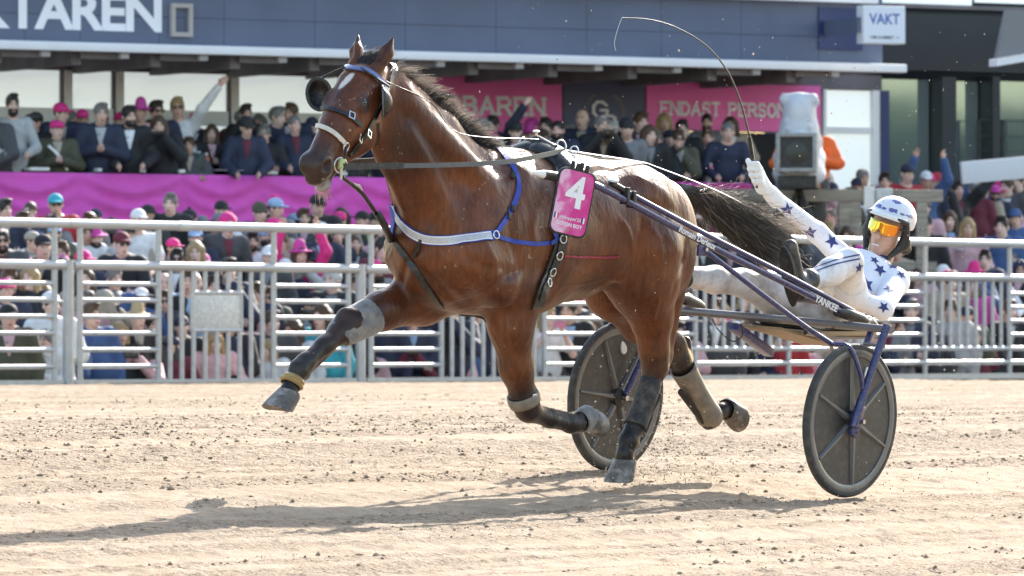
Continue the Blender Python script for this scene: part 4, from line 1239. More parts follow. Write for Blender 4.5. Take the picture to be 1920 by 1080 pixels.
bb = legboot('bell_boot', 'amber rubber ring boot above the stretched front hoof', [K(552, 708, -.16), K(545, 722, -.16)], [.044, .052, .046, .056, .046], M_AMBER)
legboot('knee_strap', 'brown rubber strap boot round the folded left fore knee', [K(979, 738, .15), K(985, 756, .15)], [.071, .076, .072], M_TAN)
MB().box((-.012, -.004, -.016), (.012, .004, .016), Matrix.Translation(tuple(K(1002, 745, .22)))).build('buckle', M_STEEL, bpy.data.objects['knee_strap'], 40, bevel=.003)
legboot('shin_boot', 'black wrapped shin boot on the left hind leg above the ground', [K(1221, 712, .16), K(1212, 742, .16), K(1198, 780, .16), K(1190, 800, .16)], [.050, .052, .049, .050, .054], M_WRAP)
legboot('shin_boot', 'tall grey shin boot with round fetlock cup on the lifted right hind leg', [K(1280, 690, -.14), K(1298, 722, -.14), K(1320, 762, -.14), K(1332, 784, -.14), K(1335, 796, -.14)], [.062, .058, .054, .058, .064, .058, .040], M_TAN)
legboot('quarter_boot', 'grey rubber boot over the folded left front hoof', [K(1088, 790, .15), K(1104, 782, .15)], [.052, .056, .058], M_FELT)

# ------------------------------------------------------------------ straps laid on the horse
M_BLUE = mat('blue_webbing', (.020, .055, .36), .55, var=.1, vscale=60, bump=.3, bscale=260)
M_REFL = mat('silver_strip', (.50, .49, .50), .45, .2, var=.18, vscale=120)
M_GREYS = mat('grey_strap', (.10, .10, .105), .5, var=.1, vscale=40)
M_IVORY = mat('ivory_leather', (.62, .54, .44), .55, var=.1, vscale=50)
def surf(px, off=.004, n=7):
    out = []
    for p in smooth_pts([np.array(q + (0,), float) for q in px], n):
        h = hit(p[0], p[1], off)
        if h is not None and (not out or np.linalg.norm(h[0] - out[-1][0]) < .25): out.append(h)
    return out
def strap(name, pts, w, m, parent, th=.004):
    return MB().ribbon([p[0] for p in pts], [p[1] for p in pts], w, th).build(name, m, parent, 60)
def mirrored(pts, ymin=.0, off=.004, head=False):
    out = []
    if head:
        return [near(p - 2 * ((p - HP) @ HS) * HS, off) for p, n_ in pts if (p - HP) @ HS > ymin]
    for p, n_ in pts:
        if p[1] > ymin:
            out.append(near(np.array([p[0], -p[1], p[2]]), off))
    return out

harness = empty('harness', RIG)
tag(harness, 'black racing harness with saddle pad, girth and blue breast collar on the horse', 'harness')
bc = surf([(737, 384), (744, 405), (757, 423), (775, 439), (800, 449), (840, 451), (880, 447), (926, 441)], .003)
first = bc[0][0]
back = [q for q in mirrored(bc, abs(first[1]) + .02)][::-1]
side_ = bc[::-1] + [near(.5 * (bc[0][0] + b_[0]), .003) for b_ in back[-1:]] + back[::-1]
strap('breast_collar', side_, .046, M_BLUE, harness, .006)
strap('collar_strip', [(p + n_ * .006, n_) for p, n_ in bc[1:-1]], .027, M_REFL, harness, .002)
strap('collar_pad', [(p + n_ * .0045, n_) for p, n_ in bc[:-1]], .038, M_WHITE, harness, .0022)
low = surf([(926, 441), (950, 449), (975, 454), (1005, 457), (1030, 455)], .003)
strap('collar_tie', low, .020, M_BLUE, harness)
strap('collar_tie', surf([(1030, 456), (1040, 448), (1036, 436), (1030, 425)], .012), .020, M_BLUE, harness)
up = surf([(926, 441), (936, 428), (952, 403), (966, 376), (972, 348), (965, 320), (950, 297), (934, 279)], .004)
top_ = [near((p[0], 0, 2.0), .004) for p, _ in up[-1:]]
strap('neck_strap', up + top_ + mirrored(up)[::-1], .026, M_BLUE, harness)
for c_, w_ in (((959, 392), .034), ((951, 405), .034), ((960, 330), .033)):
    h = hit(*c_, .006)
    MB().box((-.016, -.012, 0), (.016, .012, .010), frame(h[0], (.35, .2, -.9), h[1])).build('slide_buckle', M_BLACK, harness, 40, bevel=.003)
h = hit(927, 441, .012)
def ring(c, n_, r, t, m, parent, name='ring'):
    ax = np.array(n_, float); ax /= np.linalg.norm(ax)
    return MB().lathe([(r + t * math.cos(a), t * math.sin(a)) for a in np.linspace(0, 2 * math.pi, 8, endpoint=False)], c, ax, 20, True).build(name, m, parent, 60)
ring(h[0], h[1], .018, .004, M_STEEL, harness)
# saddle pad and girth
gp = surf([(1046, 300), (1050, 330), (1056, 365), (1056, 400), (1052, 435), (1044, 470), (1030, 505), (1016, 540), (1006, 572)], .006, 6)
ghalf = gp
gtop = [near((gp[0][0][0], y, 1.8), .006) for y in (.10, .05, 0)]
gbot = [near((gp[-1][0][0] - .0, y, .80), .006) for y in (.12, .06, 0, -.06, -.12)]
loop = gtop[::-1][0:] + ghalf + gbot + mirrored(ghalf)[::-1] + mirrored(gtop[:2])[::1]
strap('girth', loop, .072, M_LEATHER, harness, .010)
strap('girth_billet', [(p + n_ * .011, n_) for p, n_ in ghalf[len(ghalf) // 2 - 2:-2]], .030, M_BLACK, harness, .005)
for c_ in ((1050, 448), (1043, 478), (1030, 508), (1022, 530)):
    h = hit(*c_, .024)
    ring(h[0], h[1], .019, .0035, M_STEEL, harness, 'buckle')
pad = MB()
for y0 in (1, -1):
    f = Field((1.45, -.42, 1.2), (2.1, .42, 1.72), .009)
    a_ = gp[0][0][0]
    for q in np.linspace(.02, .30, 9):
        p, n_ = near((a_ + .02, y0 * q, 1.62 - .3 * q * q * 4), .012)
        f.ell(p, (.085 - .05 * q, .05, .040), .03)
    V_, Q_ = f.mesh(1)
    link('saddle_pad', mesh_np('saddle_pad', V_, Q_), M_LEATHER, harness)
sp, sn = near((gp[0][0][0] + .02, 0, 1.8), .03)
MB().tube([sp - np.array([0, .10, .02]), sp + np.array([0, 0, .018]), sp + np.array([0, .10, -.02])], .032, 12).build('saddle_tree', M_LEATHER, harness, 60)
MB().tube(smooth_pts([sp, sp + np.array([.01, 0, .035]), sp + np.array([.012, 0, .062])], 4), [.008, .007, .006, .005, .005, .005, .005, .005, .005][:9], 8).build('check_hook', M_STEEL, harness, 60)
MB().tube([sp + np.array([-.008, 0, .066]), sp + np.array([.034, 0, .066])], .0055, 8).build('check_hook', M_STEEL, harness, 60)
for y0 in (1, -1):
    ring(sp + np.array([-.03, y0 * .12, .008]), (.2, .9 * y0, .3), .026, .004, M_STEEL, harness, 'terret')
    ring(sp + np.array([-.09, y0 * .15, -.01]), (.6, .6 * y0, .3), .018, .0035, M_STEEL, harness, 'terret')
    ring(sp + np.array([-.05, y0 * .17, -.05]), (.9, .3 * y0, .3), .016, .0035, M_STEEL, harness, 'terret')
# back strap to the tail, and the coil spring tie on the flank
bs = [near((a_, .0, 1.8), .004) for a_ in np.linspace(sp[0] - .05, .64, 16)]
strap('back_strap', bs, .018, M_IVORY, harness)
tie = surf([(1056, 480), (1085, 482), (1110, 482), (1135, 482), (1160, 481)], .006)
MB().tube([p + n_ * .004 * math.sin(i * 2.2) for i, (p, n_) in enumerate(tie)], .006, 6).build('flank_tie', mat('red_cord', (.30, .02, .04), .6, var=.4, vscale=80), harness, 50)
# martingale strap from bit to girth
mb_ = MB()
fr = surf([(736, 444), (748, 462), (768, 490), (788, 518), (810, 550), (828, 576)], .006)
strap('martingale', fr, .030, M_LEATHER, harness, .006)
BIT = HPT(.525, -.055, .075)
ch = BIT + np.array([-.01, .0, -.05])
hang = smooth_pts([ch, K(678, 362, .03), K(700, 393, .02), fr[0][0] + fr[0][1] * .010, fr[1][0] + fr[1][1] * .006], 6)
MB().tube(hang, .0095, 8).build('martingale', M_LEATHER, harness, 60)
MB().tube(smooth_pts([hang[3], K(672, 350, .03), K(680, 364, .03)], 3), [.007, .012, .008, .012, .009, .007, .006], 8).build('snap_hook', M_IVORY, harness, 60)
MB().tube(smooth_pts([K(708, 400, .02), K(722, 425, .01), fr[2][0] + fr[2][1] * .014], 4), .017, 10).build('martingale_loop', M_LEATHER, harness, 60)
strap('martingale_keeper', surf([(790, 449), (784, 466), (776, 482)], .008), .016, M_LEATHER, harness)

# ------------------------------------------------------------------ bridle
bridle = empty('bridle', RIG)
tag(bridle, 'black bridle with dark blinker cups, blue browband and ivory noseband', 'bridle')
cheek = surf([(727, 168), (718, 186), (706, 210), (694, 236), (680, 258), (664, 279), (655, 292)], .004)
strap('cheek_strap', cheek, .026, M_LEATHER, bridle, .006)
strap('cheek_strap', mirrored(cheek, 0, .004, True), .026, M_LEATHER, bridle, .006)
crown = [near(HPT(-.17 * math.cos(a) + .03, -.02, .16 * math.sin(a)), .006) for a in np.linspace(-1.25, 1.25, 13)]
strap('crown_strap', crown, .026, M_LEATHER, bridle, .006)
strap('crown_strap', [cheek[0], near(.5 * (cheek[0][0] + crown[-1][0]), .006), crown[-1]], .026, M_LEATHER, bridle, .006)
brow = surf([(646, 126), (658, 130), (674, 132), (690, 136), (708, 150), (724, 167)], .008)
strap('browband', brow, .026, mat('blue_browband', (.075, .11, .28), .35, var=.1, vscale=60, coat=.4), bridle, .008)
def noseband(path, w, m, name):
    L_ = surf(path, .006); L_ = mirrored(L_, abs((L_[0][0] - HP) @ HS) + .01, .006, True)[::-1] + L_
    strap(name, L_, w, m, bridle, .006)
noseband([(603, 202), (616, 204), (632, 209), (648, 215), (662, 224), (676, 236)], .020, M_LEATHER, 'noseband')
noseband([(588, 235), (602, 238), (617, 245), (631, 255), (646, 270)], .021, M_IVORY, 'noseband')
for (px, py) in ((657, 218), (672, 258), (688, 250)):
    h = hit(px, py, .012)
    if h is None: continue
    fm = frame(h[0], (.3, .2, -.5), h[1])
    b_ = MB()
    for lo_, hi_ in (((-.018, -.016, 0), (-.013, .016, .005)), ((.013, -.016, 0), (.018, .016, .005)), ((-.013, -.016, 0), (.013, -.011, .005)), ((-.013, .011, 0), (.013, .016, .005))): b_.box(lo_, hi_, fm)
    b_.build('buckle', M_STEEL, bridle, 40)
for s in (1, -1):
    e = near(HPT(.455, -.035, s * .14), .012)
    ring(e[0], e[1], .021, .0038, M_STEEL, bridle, 'ring')
    bt = HPT(.525, -.052, s * .072)
    ring(bt, (.25, s, .0), .034, .0045, M_STEEL, bridle, 'bit_ring')
    MB().tube([HPT(.50, -.045, s * .070), HPT(.54, -.058, s * .078)], [.018, .014], 10).build('bit_guard', mat('lime_rubber', (.48, .52, .20), .5, var=.1), bridle, 50)
    MB().tube([HPT(.535, -.060, s * .080), HPT(.535, -.060, s * .080) + np.array([0, 0, -.05])], [.009, .006], 8).build('bit_tab', M_IVORY, bridle, 50)
    MB().tube([e[0], .5 * (e[0] + bt) + np.array([0, s * .01, 0]), bt], .006, 8).build('bit_strap', M_LEATHER, bridle, 50)
    # jaw strap
    js = [near(HPT(.20 + .06 * k / 6, -.10 - .12 * k / 6, s * (.16 - .012 * k)), .005) for k in range(7)]
    strap('throat_latch', js, .014, M_LEATHER, bridle)
    # blinker cup standing off beside the eye
    c_ = HPT(.135, -.030, s * .150)
    v = []; n1, n2 = 22, 6
    nx = np.array([-.66, s * .74, .08]); nx /= np.linalg.norm(nx)
    if s < 0: nx = np.array([-.78, -.55, -.10]); nx /= np.linalg.norm(nx); c_ = HPT(.185, .040, -.165)
    ux = np.array([.35, 0, .9]); ux -= nx * (ux @ nx); ux /= np.linalg.norm(ux); uy = np.cross(nx, ux)
    for i in range(n2 + 1):
        r = i / n2
        for k in range(n1):
            a = 2 * math.pi * k / n1
            x_, y_ = math.cos(a) * .076 * r, math.sin(a) * .058 * r
            v.append(c_ + ux * x_ + uy * y_ + nx * (.016 - .045 * r * r))
    bl = MB().add(v, [(i * n1 + k, i * n1 + (k + 1) % n1, (i + 1) * n1 + (k + 1) % n1, (i + 1) * n1 + k) for i in range(n2) for k in range(n1)]).build('blinker', M_LEATHER, bridle, 60)
    bl.modifiers.new('t', 'SOLIDIFY').thickness = .005
    rim = [c_ + ux * math.cos(a) * .076 + uy * math.sin(a) * .058 + nx * (.016 - .045) for a in np.linspace(0, 2 * math.pi, 23)]
    MB().tube(rim, .0042, 6, False).build('blinker_rim', M_GREYS if s > 0 else M_LEATHER, bl, 50)
    q0 = near(HPT(.10, .11, s * .05), .006)[0]
    MB().tube(smooth_pts([HPT(.06, .10, s * .02), q0 + np.array([.0, 0, .012]), c_ + ux * .070 + nx * .004], 5), .0055, 8).build('blinker_stay', M_LEATHER, bridle, 50)
# reins: grey hand part in front, leather behind, into the driver's hands
for s in (1, -1):
    tz = sp + np.array([-.03, s * .14, -.015])
    bt = HPT(.530, -.055, s * .085)
    rp_ = smooth_pts([bt, np.array([2.25, s * .235, K(850, 303, .235)[2]]), tz], 8)
    nn = [np.array([.15, s, .05])] * len(rp_)
    MB().ribbon(rp_, nn, .022, .005).build('rein', M_GREYS, harness, 50)
    MB().ribbon(rp_[:4], nn[:4], .030, .009).build('rein_end', M_LEATHER, harness, 50)
    hand_ = HAN + ga * .06 if s > 0 else HAN + ga * .06 + np.array([0, -.03, .01])
    mid = near((1.0, s * .14, 1.7), .012)[0]
    rr = smooth_pts([tz, mid, near((.70, s * .10, 1.7), .02)[0], np.array([.25, s * .12, 1.40]), np.array([-.2, s * .14, 1.22]), hand_], 7)
    MB().ribbon(rr, [np.array([.0, s * .35, 1.0])] * len(rr), .018, .004).build('rein', M_GREYS if s > 0 else M_LEATHER, harness, 50)
    # thin over-check and pull cords
    ck = [near(HPT(.04, .02, s * .14), .012)[0]] + [near(K(px, py, s * .05), .012)[0] for px, py in ((785, 208), (840, 262))] + [sp + np.array([.03, s * .03, .03])]
    MB().tube(smooth_pts(ck, 6), .0022, 6).build('check_cord', M_LEATHER, harness, 50)

# ------------------------------------------------------------------ saddle number plate
plate = empty('number_plate', RIG)
tag(plate, 'pink race number plate 4 in black rim, hung on the front of the near shaft', 'number plate')
pn = np.array([.42, .90, .06]); pn /= np.linalg.norm(pn)
pc_ = K(1073, 380, .455)
FM = frame(pc_, np.array([-.86, .42, -.17]), pn)
if FM.to_3x3().col[1].z < 0: pass
def rrect(w, h, r, z0, z1, n=6):
    ring_ = []
    for cx, cy, a0 in ((w/2 - r, h/2 - r, 0), (-w/2 + r, h/2 - r, 90), (-w/2 + r, -h/2 + r, 180), (w/2 - r, -h/2 + r, 270)):
        for k in range(n + 1):
            a = math.radians(a0 + 90 * k / n); ring_.append((cx + r * math.cos(a), cy + r * math.sin(a)))
    m_ = len(ring_)
    v = [(x, y, z0) for x, y in ring_] + [(x, y, z1) for x, y in ring_]
    return MB().add(v, [tuple(range(m_ - 1, -1, -1)), tuple(range(m_, 2 * m_))] + [(i, (i + 1) % m_, m_ + (i + 1) % m_, m_ + i) for i in range(m_)])
PW, PH = .176, .292
rrect(PW + .018, PH + .018, .040, -.010, .004).build('rim', M_BLACK, plate, 40, FM, bevel=.003)
M_PINK = bpy.data.materials.new('pink_print'); M_PINK.use_nodes = True
nt = M_PINK.node_tree; b = nt.nodes['Principled BSDF']; b.inputs['Roughness'].default_value = .3
tc = nt.nodes.new('ShaderNodeTexCoord'); n_ = nt.nodes.new('ShaderNodeTexNoise'); n_.inputs['Scale'].default_value = 14; n_.inputs['Detail'].default_value = 4; n_.inputs['Distortion'].default_value = .6
nt.links.new(tc.outputs['Object'], n_.inputs['Vector'])
sx_ = nt.nodes.new('ShaderNodeSeparateXYZ'); nt.links.new(tc.outputs['Object'], sx_.inputs[0])
ma = nt.nodes.new('ShaderNodeMath'); ma.operation = 'MULTIPLY_ADD'; ma.inputs[1].default_value = 2.4; nt.links.new(sx_.outputs[0], ma.inputs[0]); nt.links.new(n_.outputs[0], ma.inputs[2])
rp = nt.nodes.new('ShaderNodeValToRGB'); e = rp.color_ramp.elements
e[0].position, e[0].color = .28, (.74, .42, .58, 1); e[1].position, e[1].color = .62, (.60, .025, .24, 1)
q = e.new(.42); q.color = (.66, .12, .36, 1)
nt.links.new(ma.outputs[0], rp.inputs[0]); nt.links.new(rp.outputs[0], b.inputs['Base Color'])
rrect(PW, PH, .033, .003, .006).build('face', M_PINK, plate, 40, FM)
M_PRINTW = mat('white_print', (.80, .79, .80), .4)
T = lambda x, y, z=.0068: FM @ Matrix.Translation((x, y, z))
text('numeral', '4', M_PRINTW, plate, T(.006, .042), .205, .0005, .0042, sx=.98, shear=-.0)
text('lettering', "elitloppet'25", M_PRINTW, plate, T(.002, -.074), .0225, .0004, .0001)
text('lettering', 'GO ON BOY', M_PRINTW, plate, T(.002, -.104), .0235, .0004, .0005)
for x in (-.071, .071):
    fl = []
    for k, (nm, c) in enumerate((('navy_print', (.02, .03, .2)), ('white_print', (.8, .79, .8)), ('pink_red_print', (.62, .05, .16)))):
        MB().box((x - .011 + k * .0075, -.072 - .013, .0062), (x - .011 + (k + 1) * .0075, -.072 + .013, .0068)).build('flag', mat(nm, c, .4), plate, 40, FM)
MB().box((-.009, -.131, .0062), (.009, -.124, .0068)).build('logo', mat('olive_print', (.25, .30, .06), .5), plate, 40, FM)
for k, x in enumerate((-.030, -.006, .016, .042)):
    MB().box((x - .008, PH / 2 + .002, -.012 + .004 * (k % 2)), (x + .008, PH / 2 + .044 - .006 * (k % 2), .004 + .004 * (k % 2))).build('peg', M_BLACK, plate, 40, FM, bevel=.003)

# ------------------------------------------------------------------ sand thrown up by hooves and wheels
def flying():
    rr = np.random.RandomState(31); pts = []
    for c_, n_, sp in ((K(1175, 905, .16), 260, (.16, .12, .06)), (K(1215, 850, .1), 280, (.10, .10, .16)), (K(1240, 800, -.1), 150, (.14, .2, .2)), (K(1290, 880, .1), 300, (.22, .15, .07)), (np.array([-.5, TRK / 2, .12]), 220, (.3, .08, .15)), (np.array([-.45, -TRK / 2, .15]), 150, (.3, .08, .15))):
        q = rr.normal(0, 1, (n_, 3)) * np.array(sp) + c_; pts.append(q)
    n_ = 800; q = np.stack([rr.uniform(-2.2, 1.6, n_), rr.uniform(-1.1, 1.0, n_), rr.rand(n_) ** 1.5 * 2.3], 1); pts.append(q)
    P_ = np.concatenate(pts); P_ = P_[P_[:, 2] > .005]; n_ = len(P_)
    sz = .0022 + .0045 * rr.rand(n_) ** 3
    base = np.array([(1,0,0),(0,1,0),(-1,0,0),(0,-1,0),(0,0,1),(0,0,-1)], float)
    fc = np.array([(0,1,4),(1,2,4),(2,3,4),(3,0,4),(1,0,5),(2,1,5),(3,2,5),(0,3,5)])
    V = (P_[:, None] + base[None] * rr.uniform(.6, 1.4, (n_, 6, 1)) * sz[:, None, None]).reshape(-1, 3)
    return mesh_np('flying_sand', V, (fc[None] + (np.arange(n_) * 6)[:, None, None]).reshape(-1, 3))
tag(link('flying_sand', flying(), mat('light_sand', (.56, .45, .33), .9, var=.2, vscale=40), None, RIG), kind='stuff')
# ------------------------------------------------------------------ galvanised fence along the track
M_GALV = mat('galvanised_tube', (.43, .43, .435), .42, .35, var=.10, vscale=14, dirt=(.34, .33, .31), dscale=9, damt=.35)
M_GALVP = mat('galvanised_plate', (.50, .51, .51), .5, .35, var=.22, vscale=40, dirt=(.36, .35, .33), dscale=22, damt=.5)
W_F = 27.1
def on_line(px, w):
    """depth and along-track position where a sight line meets the vertical plane at cross-track distance w"""
    q = (px - 960) / F
    y = (w + cT * P0[1] - sT * P0[0]) / (cT - sT * q)
    return q * y, y, uw(q * y, y)[0]
def zpx(py, y): return CAM_H - (py - YH) / F * y
ZB = float(prof(W_F))
uA, uB = on_line(128, W_F)[2], on_line(676, W_F)[2]
MOD = uB - uA
_y = on_line(207, W_F)[1]
Z_TOP, Z_MID = zpx(421, _y), zpx(498, _y)
Z_BARS = [zpx(q, _y) for q in (532.6, 563, 594, 625, 656, 687)]
fr_ = lambda px: (on_line(px, W_F)[2] - uA) / MOD
U_H1 = (fr_(150), fr_(297)); U_H2 = (fr_(513), fr_(653))
def FP(u, z, w=W_F):
    x, y = xy(u, w); return np.array([x, y, z])
bar_me = {}
def unit_tube(name, r, m, n=10):
    me = MB().tube([(0, 0, 0), (1, 0, 0)], r, n).mesh(name, 50); me.materials.append(m); return me
ME_RAIL, ME_BAR, ME_FRAME, ME_POST = unit_tube('rail', .050, M_GALV, 14), unit_tube('bar', .026, M_GALV), unit_tube('frame', .032, M_GALV), unit_tube('post', .058, M_GALV, 14)
def span(name, me, p, q, parent):
    o = bpy.data.objects.new(name, me); COL.objects.link(o); o.parent = parent
    p = Vector(p); d = Vector(q) - p
    rot = d.to_track_quat('X', 'Z').to_matrix().to_4x4()
    M_ = Matrix.Translation(p) @ rot @ Matrix.Diagonal((d.length, 1, 1, 1))
    o.matrix_basis = parent.matrix_basis.inverted() @ M_ if parent is not None else M_
    return o
GP, GPO = 'galvanised fence panels along the track', 'thick fence posts along the track'
ORDN = ['leftmost', 'second', 'third', 'fourth', 'fifth', 'sixth', 'seventh']
npan = 0; kmax = int((on_line(1960, W_F)[2] - uA) / MOD) + 1
for k in range(-1, kmax):
    u0 = uA + k * MOD; U_ = lambda f_: u0 + f_ * MOD
    base = FP(u0 + MOD * .02, ZB)
    pan = empty('track_fence', Matrix.Translation(base))
    right = k >= 2
    lab = ['galvanised fence panel cut by the left edge of the photo', 'galvanised fence panel with a blank square sign plate among its pickets', 'galvanised fence panel behind the stretched and folded forelegs of the horse', 'galvanised fence panel behind the sulky wheels with rails along its foot', 'galvanised fence panel at the far right beyond the thick post'][npan] if npan < 5 else 'galvanised fence panel farthest right'
    tag(pan, lab, 'fence panel', GP); npan += 1
    g = .012
    span('top_rail', ME_RAIL, FP(U_(0) + .004, Z_TOP), FP(U_(1) - .004, Z_TOP), pan)
    span('middle_rail', ME_RAIL, FP(U_(0) + .06, Z_MID), FP(U_(1) - .06, Z_MID), pan)
    if k == 0:
        uu = on_line(345, W_F)[2]; span('rail_sleeve', unit_tube('sleeve', .054, M_GALVP, 14), FP(uu - .10, Z_TOP), FP(uu + .10, Z_TOP), pan)
    MB().box((-.0, -.03, -.05), (MOD * .96, .03, .02)).build('base_rail', M_GALV, pan, 40, Matrix.Rotation(TH, 4, 'Z') @ Matrix.Translation((0, 0, .03)))
    for f0, f1 in (U_H1, U_H2):
        for f_ in (f0, f1):
            span('frame_upright', ME_FRAME, FP(U_(f_), ZB + .02), FP(U_(f_), Z_MID - .045), pan)
            span('rail_stub', ME_FRAME, FP(U_(f_), Z_MID + .045), FP(U_(f_), Z_TOP - .04), pan)
        for i, z in enumerate(Z_BARS):
            if right and i >= 4: continue
            span('bar', ME_BAR, FP(U_(f0) + .03, z), FP(U_(f1) - .03, z), pan)
    lowz = ZB + .02
    if right:
        for z in Z_BARS[4:]: span('foot_rail', ME_FRAME, FP(U_(0) + .05, z), FP(U_(1) - .05, z), pan)
        lowz = Z_BARS[4] + .03
    ff = np.linspace(U_H1[1], U_H2[0], 11)[1:-1]
    for i, f_ in enumerate(ff):
        if k == 0 and 2 <= i <= 6:
            # pickets stop at the sign plate
            zt, zb_ = zpx(549, _y), zpx(617, _y)
            span('picket', ME_BAR, FP(U_(f_), zt + .02), FP(U_(f_), Z_MID - .045), pan)
            span('picket', ME_BAR, FP(U_(f_), lowz), FP(U_(f_), zb_ - .02), pan)
        else:
            span('picket', ME_BAR, FP(U_(f_), lowz), FP(U_(f_), Z_MID - .045), pan)
    if k == 0:
        a_, b_ = U_(ff[2]) , U_(ff[6])
        pl = MB().box((0, -.012, 0), (b_ - a_, .012, zt - zb_)).build('sign_plate', M_GALVP, pan, 40, pan.matrix_basis.inverted() @ Matrix.Translation(tuple(FP(a_, zb_))) @ Matrix.Rotation(TH, 4, 'Z'), bevel=.004)
        for z in (zb_ - .01, zt + .01): span('plate_bar', ME_BAR, FP(a_ - .03, z), FP(b_ + .03, z), pan)
        for u_ in (a_ - .02, b_ + .02): span('plate_bar', ME_BAR, FP(u_, zb_), FP(u_, zt), pan)
for k in range(0, kmax):
    p = FP(uA + k * MOD, 0)
    o = span('fence_post', ME_POST, p + np.array([0, 0, ZB - .3]), p + np.array([0, 0, Z_MID + .055]), None)
    tag(o, ['thick galvanised fence post near the left edge of the photo', 'thick galvanised fence post behind the stretched foreleg', 'thick galvanised fence post hidden behind the horse and far wheel', 'thick galvanised fence post right of the driver', 'thick galvanised fence post beyond the right edge'][min(k, 4)], 'fence post', GPO)

# ------------------------------------------------------------------ terraces behind the fence
ROWS = [(.70, -.75), (1.45, -.35), (2.2, .05), (2.95, .42), (3.7, .70)]
M_CONC = mat('terrace_concrete', (.16, .155, .15), .85, var=.2, vscale=4)
tm = MB()
for i, (d, z) in enumerate(ROWS):
    w0 = W_F + d - .375; w1 = W_F + d + .375 if i < 4 else W_F + 16
    v = [(*xy(-30, w0), z), (*xy(60, w0), z), (*xy(60, w1), z), (*xy(-30, w1), z)]
    tm.add([(p[0], p[1], zz) for zz in (-1.4, z) for p in v], [(0,3,2,1),(4,5,6,7),(0,1,5,4),(1,2,6,5),(2,3,7,6),(3,0,4,7)])
tag(tm.build('terrace_steps', M_CONC, None, 20), kind='structure')
tag(MB().add([(*xy(-30, W_F + .06), .25), (*xy(60, W_F + .06), .25), (*xy(60, W_F + .325), .25), (*xy(-30, W_F + .325), .25), (*xy(-30, W_F + .06), -1.4), (*xy(60, W_F + .06), -1.4), (*xy(60, W_F + .325), -1.4), (*xy(-30, W_F + .325), -1.4)], [(0,1,2,3),(4,7,6,5),(0,4,5,1),(1,5,6,2),(2,6,7,3),(3,7,4,0)]).build('kerb_wall', M_CONC, None, 20), kind='structure')

ub0, ub1 = on_line(1525, W_F + 4.7)[2], on_line(2100, W_F + 4.7)[2]
v = [(*xy(ub0, W_F + 4.3), 0), (*xy(ub1, W_F + 4.3), 0), (*xy(ub1, W_F + 5.6), 0), (*xy(ub0, W_F + 5.6), 0)]
tag(MB().add([(p[0], p[1], zz) for zz in (.702, 1.22) for p in v], [(0,3,2,1),(4,5,6,7),(0,1,5,4),(1,2,6,5),(2,3,7,6),(3,0,4,7)]).build('raised_terrace', M_CONC, None, 20), kind='structure')
ROWS2 = ROWS + [(4.7, 1.22)]
# ------------------------------------------------------------------ grandstand building (its front runs 30 degrees across the view)
TB = math.radians(30); cB, sB = math.cos(TB), math.sin(TB)
PB = np.array([-960 / F * 77.0, 77.0])
BM = Matrix(((cB, -sB, 0, PB[0]), (sB, cB, 0, PB[1]), (0, 0, 1, 0), (0, 0, 0, 1)))
def bl(px, py, off=0.):
    """building-space x and z where a sight line meets the plane off metres behind the balcony front"""
    q = (px - 960) / F
    px0, py0 = PB[0] - sB * off, PB[1] + cB * off
    # (q*y - px0, y - py0) . (-sB, cB) = 0
    y = (-sB * px0 + cB * py0) / (cB - sB * q)
    return (q * y - px0) * cB + (y - py0) * sB, zpx(py, y)
M_NAVYW = mat('navy_cladding', (.105, .128, .195), .55, var=.10, vscale=1.2)
M_NAVYD = mat('dark_blue_panel', (.022, .035, .12), .45, var=.08, vscale=2)
M_FASW = mat('white_fascia', (.80, .80, .82), .4, var=.03, vscale=3)
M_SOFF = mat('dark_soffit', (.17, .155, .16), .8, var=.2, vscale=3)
M_BRK = mat('grey_bracket', (.42, .41, .43), .5, var=.1)
M_FRAMEW = mat('window_frame', (.84, .84, .83), .45, var=.04)
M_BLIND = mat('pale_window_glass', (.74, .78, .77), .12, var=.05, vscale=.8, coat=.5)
M_BLIND.node_tree.nodes['Principled BSDF'].inputs['Emission Color'].default_value = (.80, .88, .88, 1)      # added glow lifts the shaded panes; no lit room behind
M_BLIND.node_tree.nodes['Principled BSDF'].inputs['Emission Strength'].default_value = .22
M_LOWP = mat('pale_panel', (.60, .61, .60), .5, var=.05)
M_PINKB = mat('pink_banner', (.93, .17, .50), .6, var=.05, vscale=2)
M_NAVB = mat('navy_banner', (.11, .115, .20), .6, var=.06, vscale=2)
M_BANW = mat('banner_print', (.84, .80, .84), .6)
M_GOLD = mat('dull_gold_print', (.26, .20, .17), .6)
M_DARKIN = mat('dark_interior', (.015, .015, .017), .7)
stand = empty('grandstand', BM)
tag(stand, 'navy clad grandstand front with white canopy edge and white lettering', 'building')
def bbox(name, x0, x1, y0, y1, z0, z1, m, parent=None, bev=0):
    return MB().box((x0, y0, z0), (x1, y1, z1)).build(name, m, parent or stand, 30, bevel=bev)
x_end = bl(1655, 100, 0.)[0]; x0_ = bl(-260, 100, 0.)[0]
zc0, zc1 = bl(0, 92)[1], bl(0, 75)[1]
xe = bl(1697, 130)[0]
bbox('canopy_edge', x0_, xe, -.06, .10, zc0, zc1, M_FASW, bev=.02)
bbox('canopy_top', x0_, xe - .02, .101, 2.65, zc1 - .09, zc1 - .002, M_FASW)
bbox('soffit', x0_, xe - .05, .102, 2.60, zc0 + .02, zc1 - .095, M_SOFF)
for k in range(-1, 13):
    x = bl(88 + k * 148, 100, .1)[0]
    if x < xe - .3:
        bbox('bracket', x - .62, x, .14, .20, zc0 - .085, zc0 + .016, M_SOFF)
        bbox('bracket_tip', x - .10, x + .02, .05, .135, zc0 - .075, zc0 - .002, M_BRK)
        bbox('ceiling_beam', x - .70, x - .56, .25, 2.58, zc0 - .16, zc0 + .015, M_SOFF)
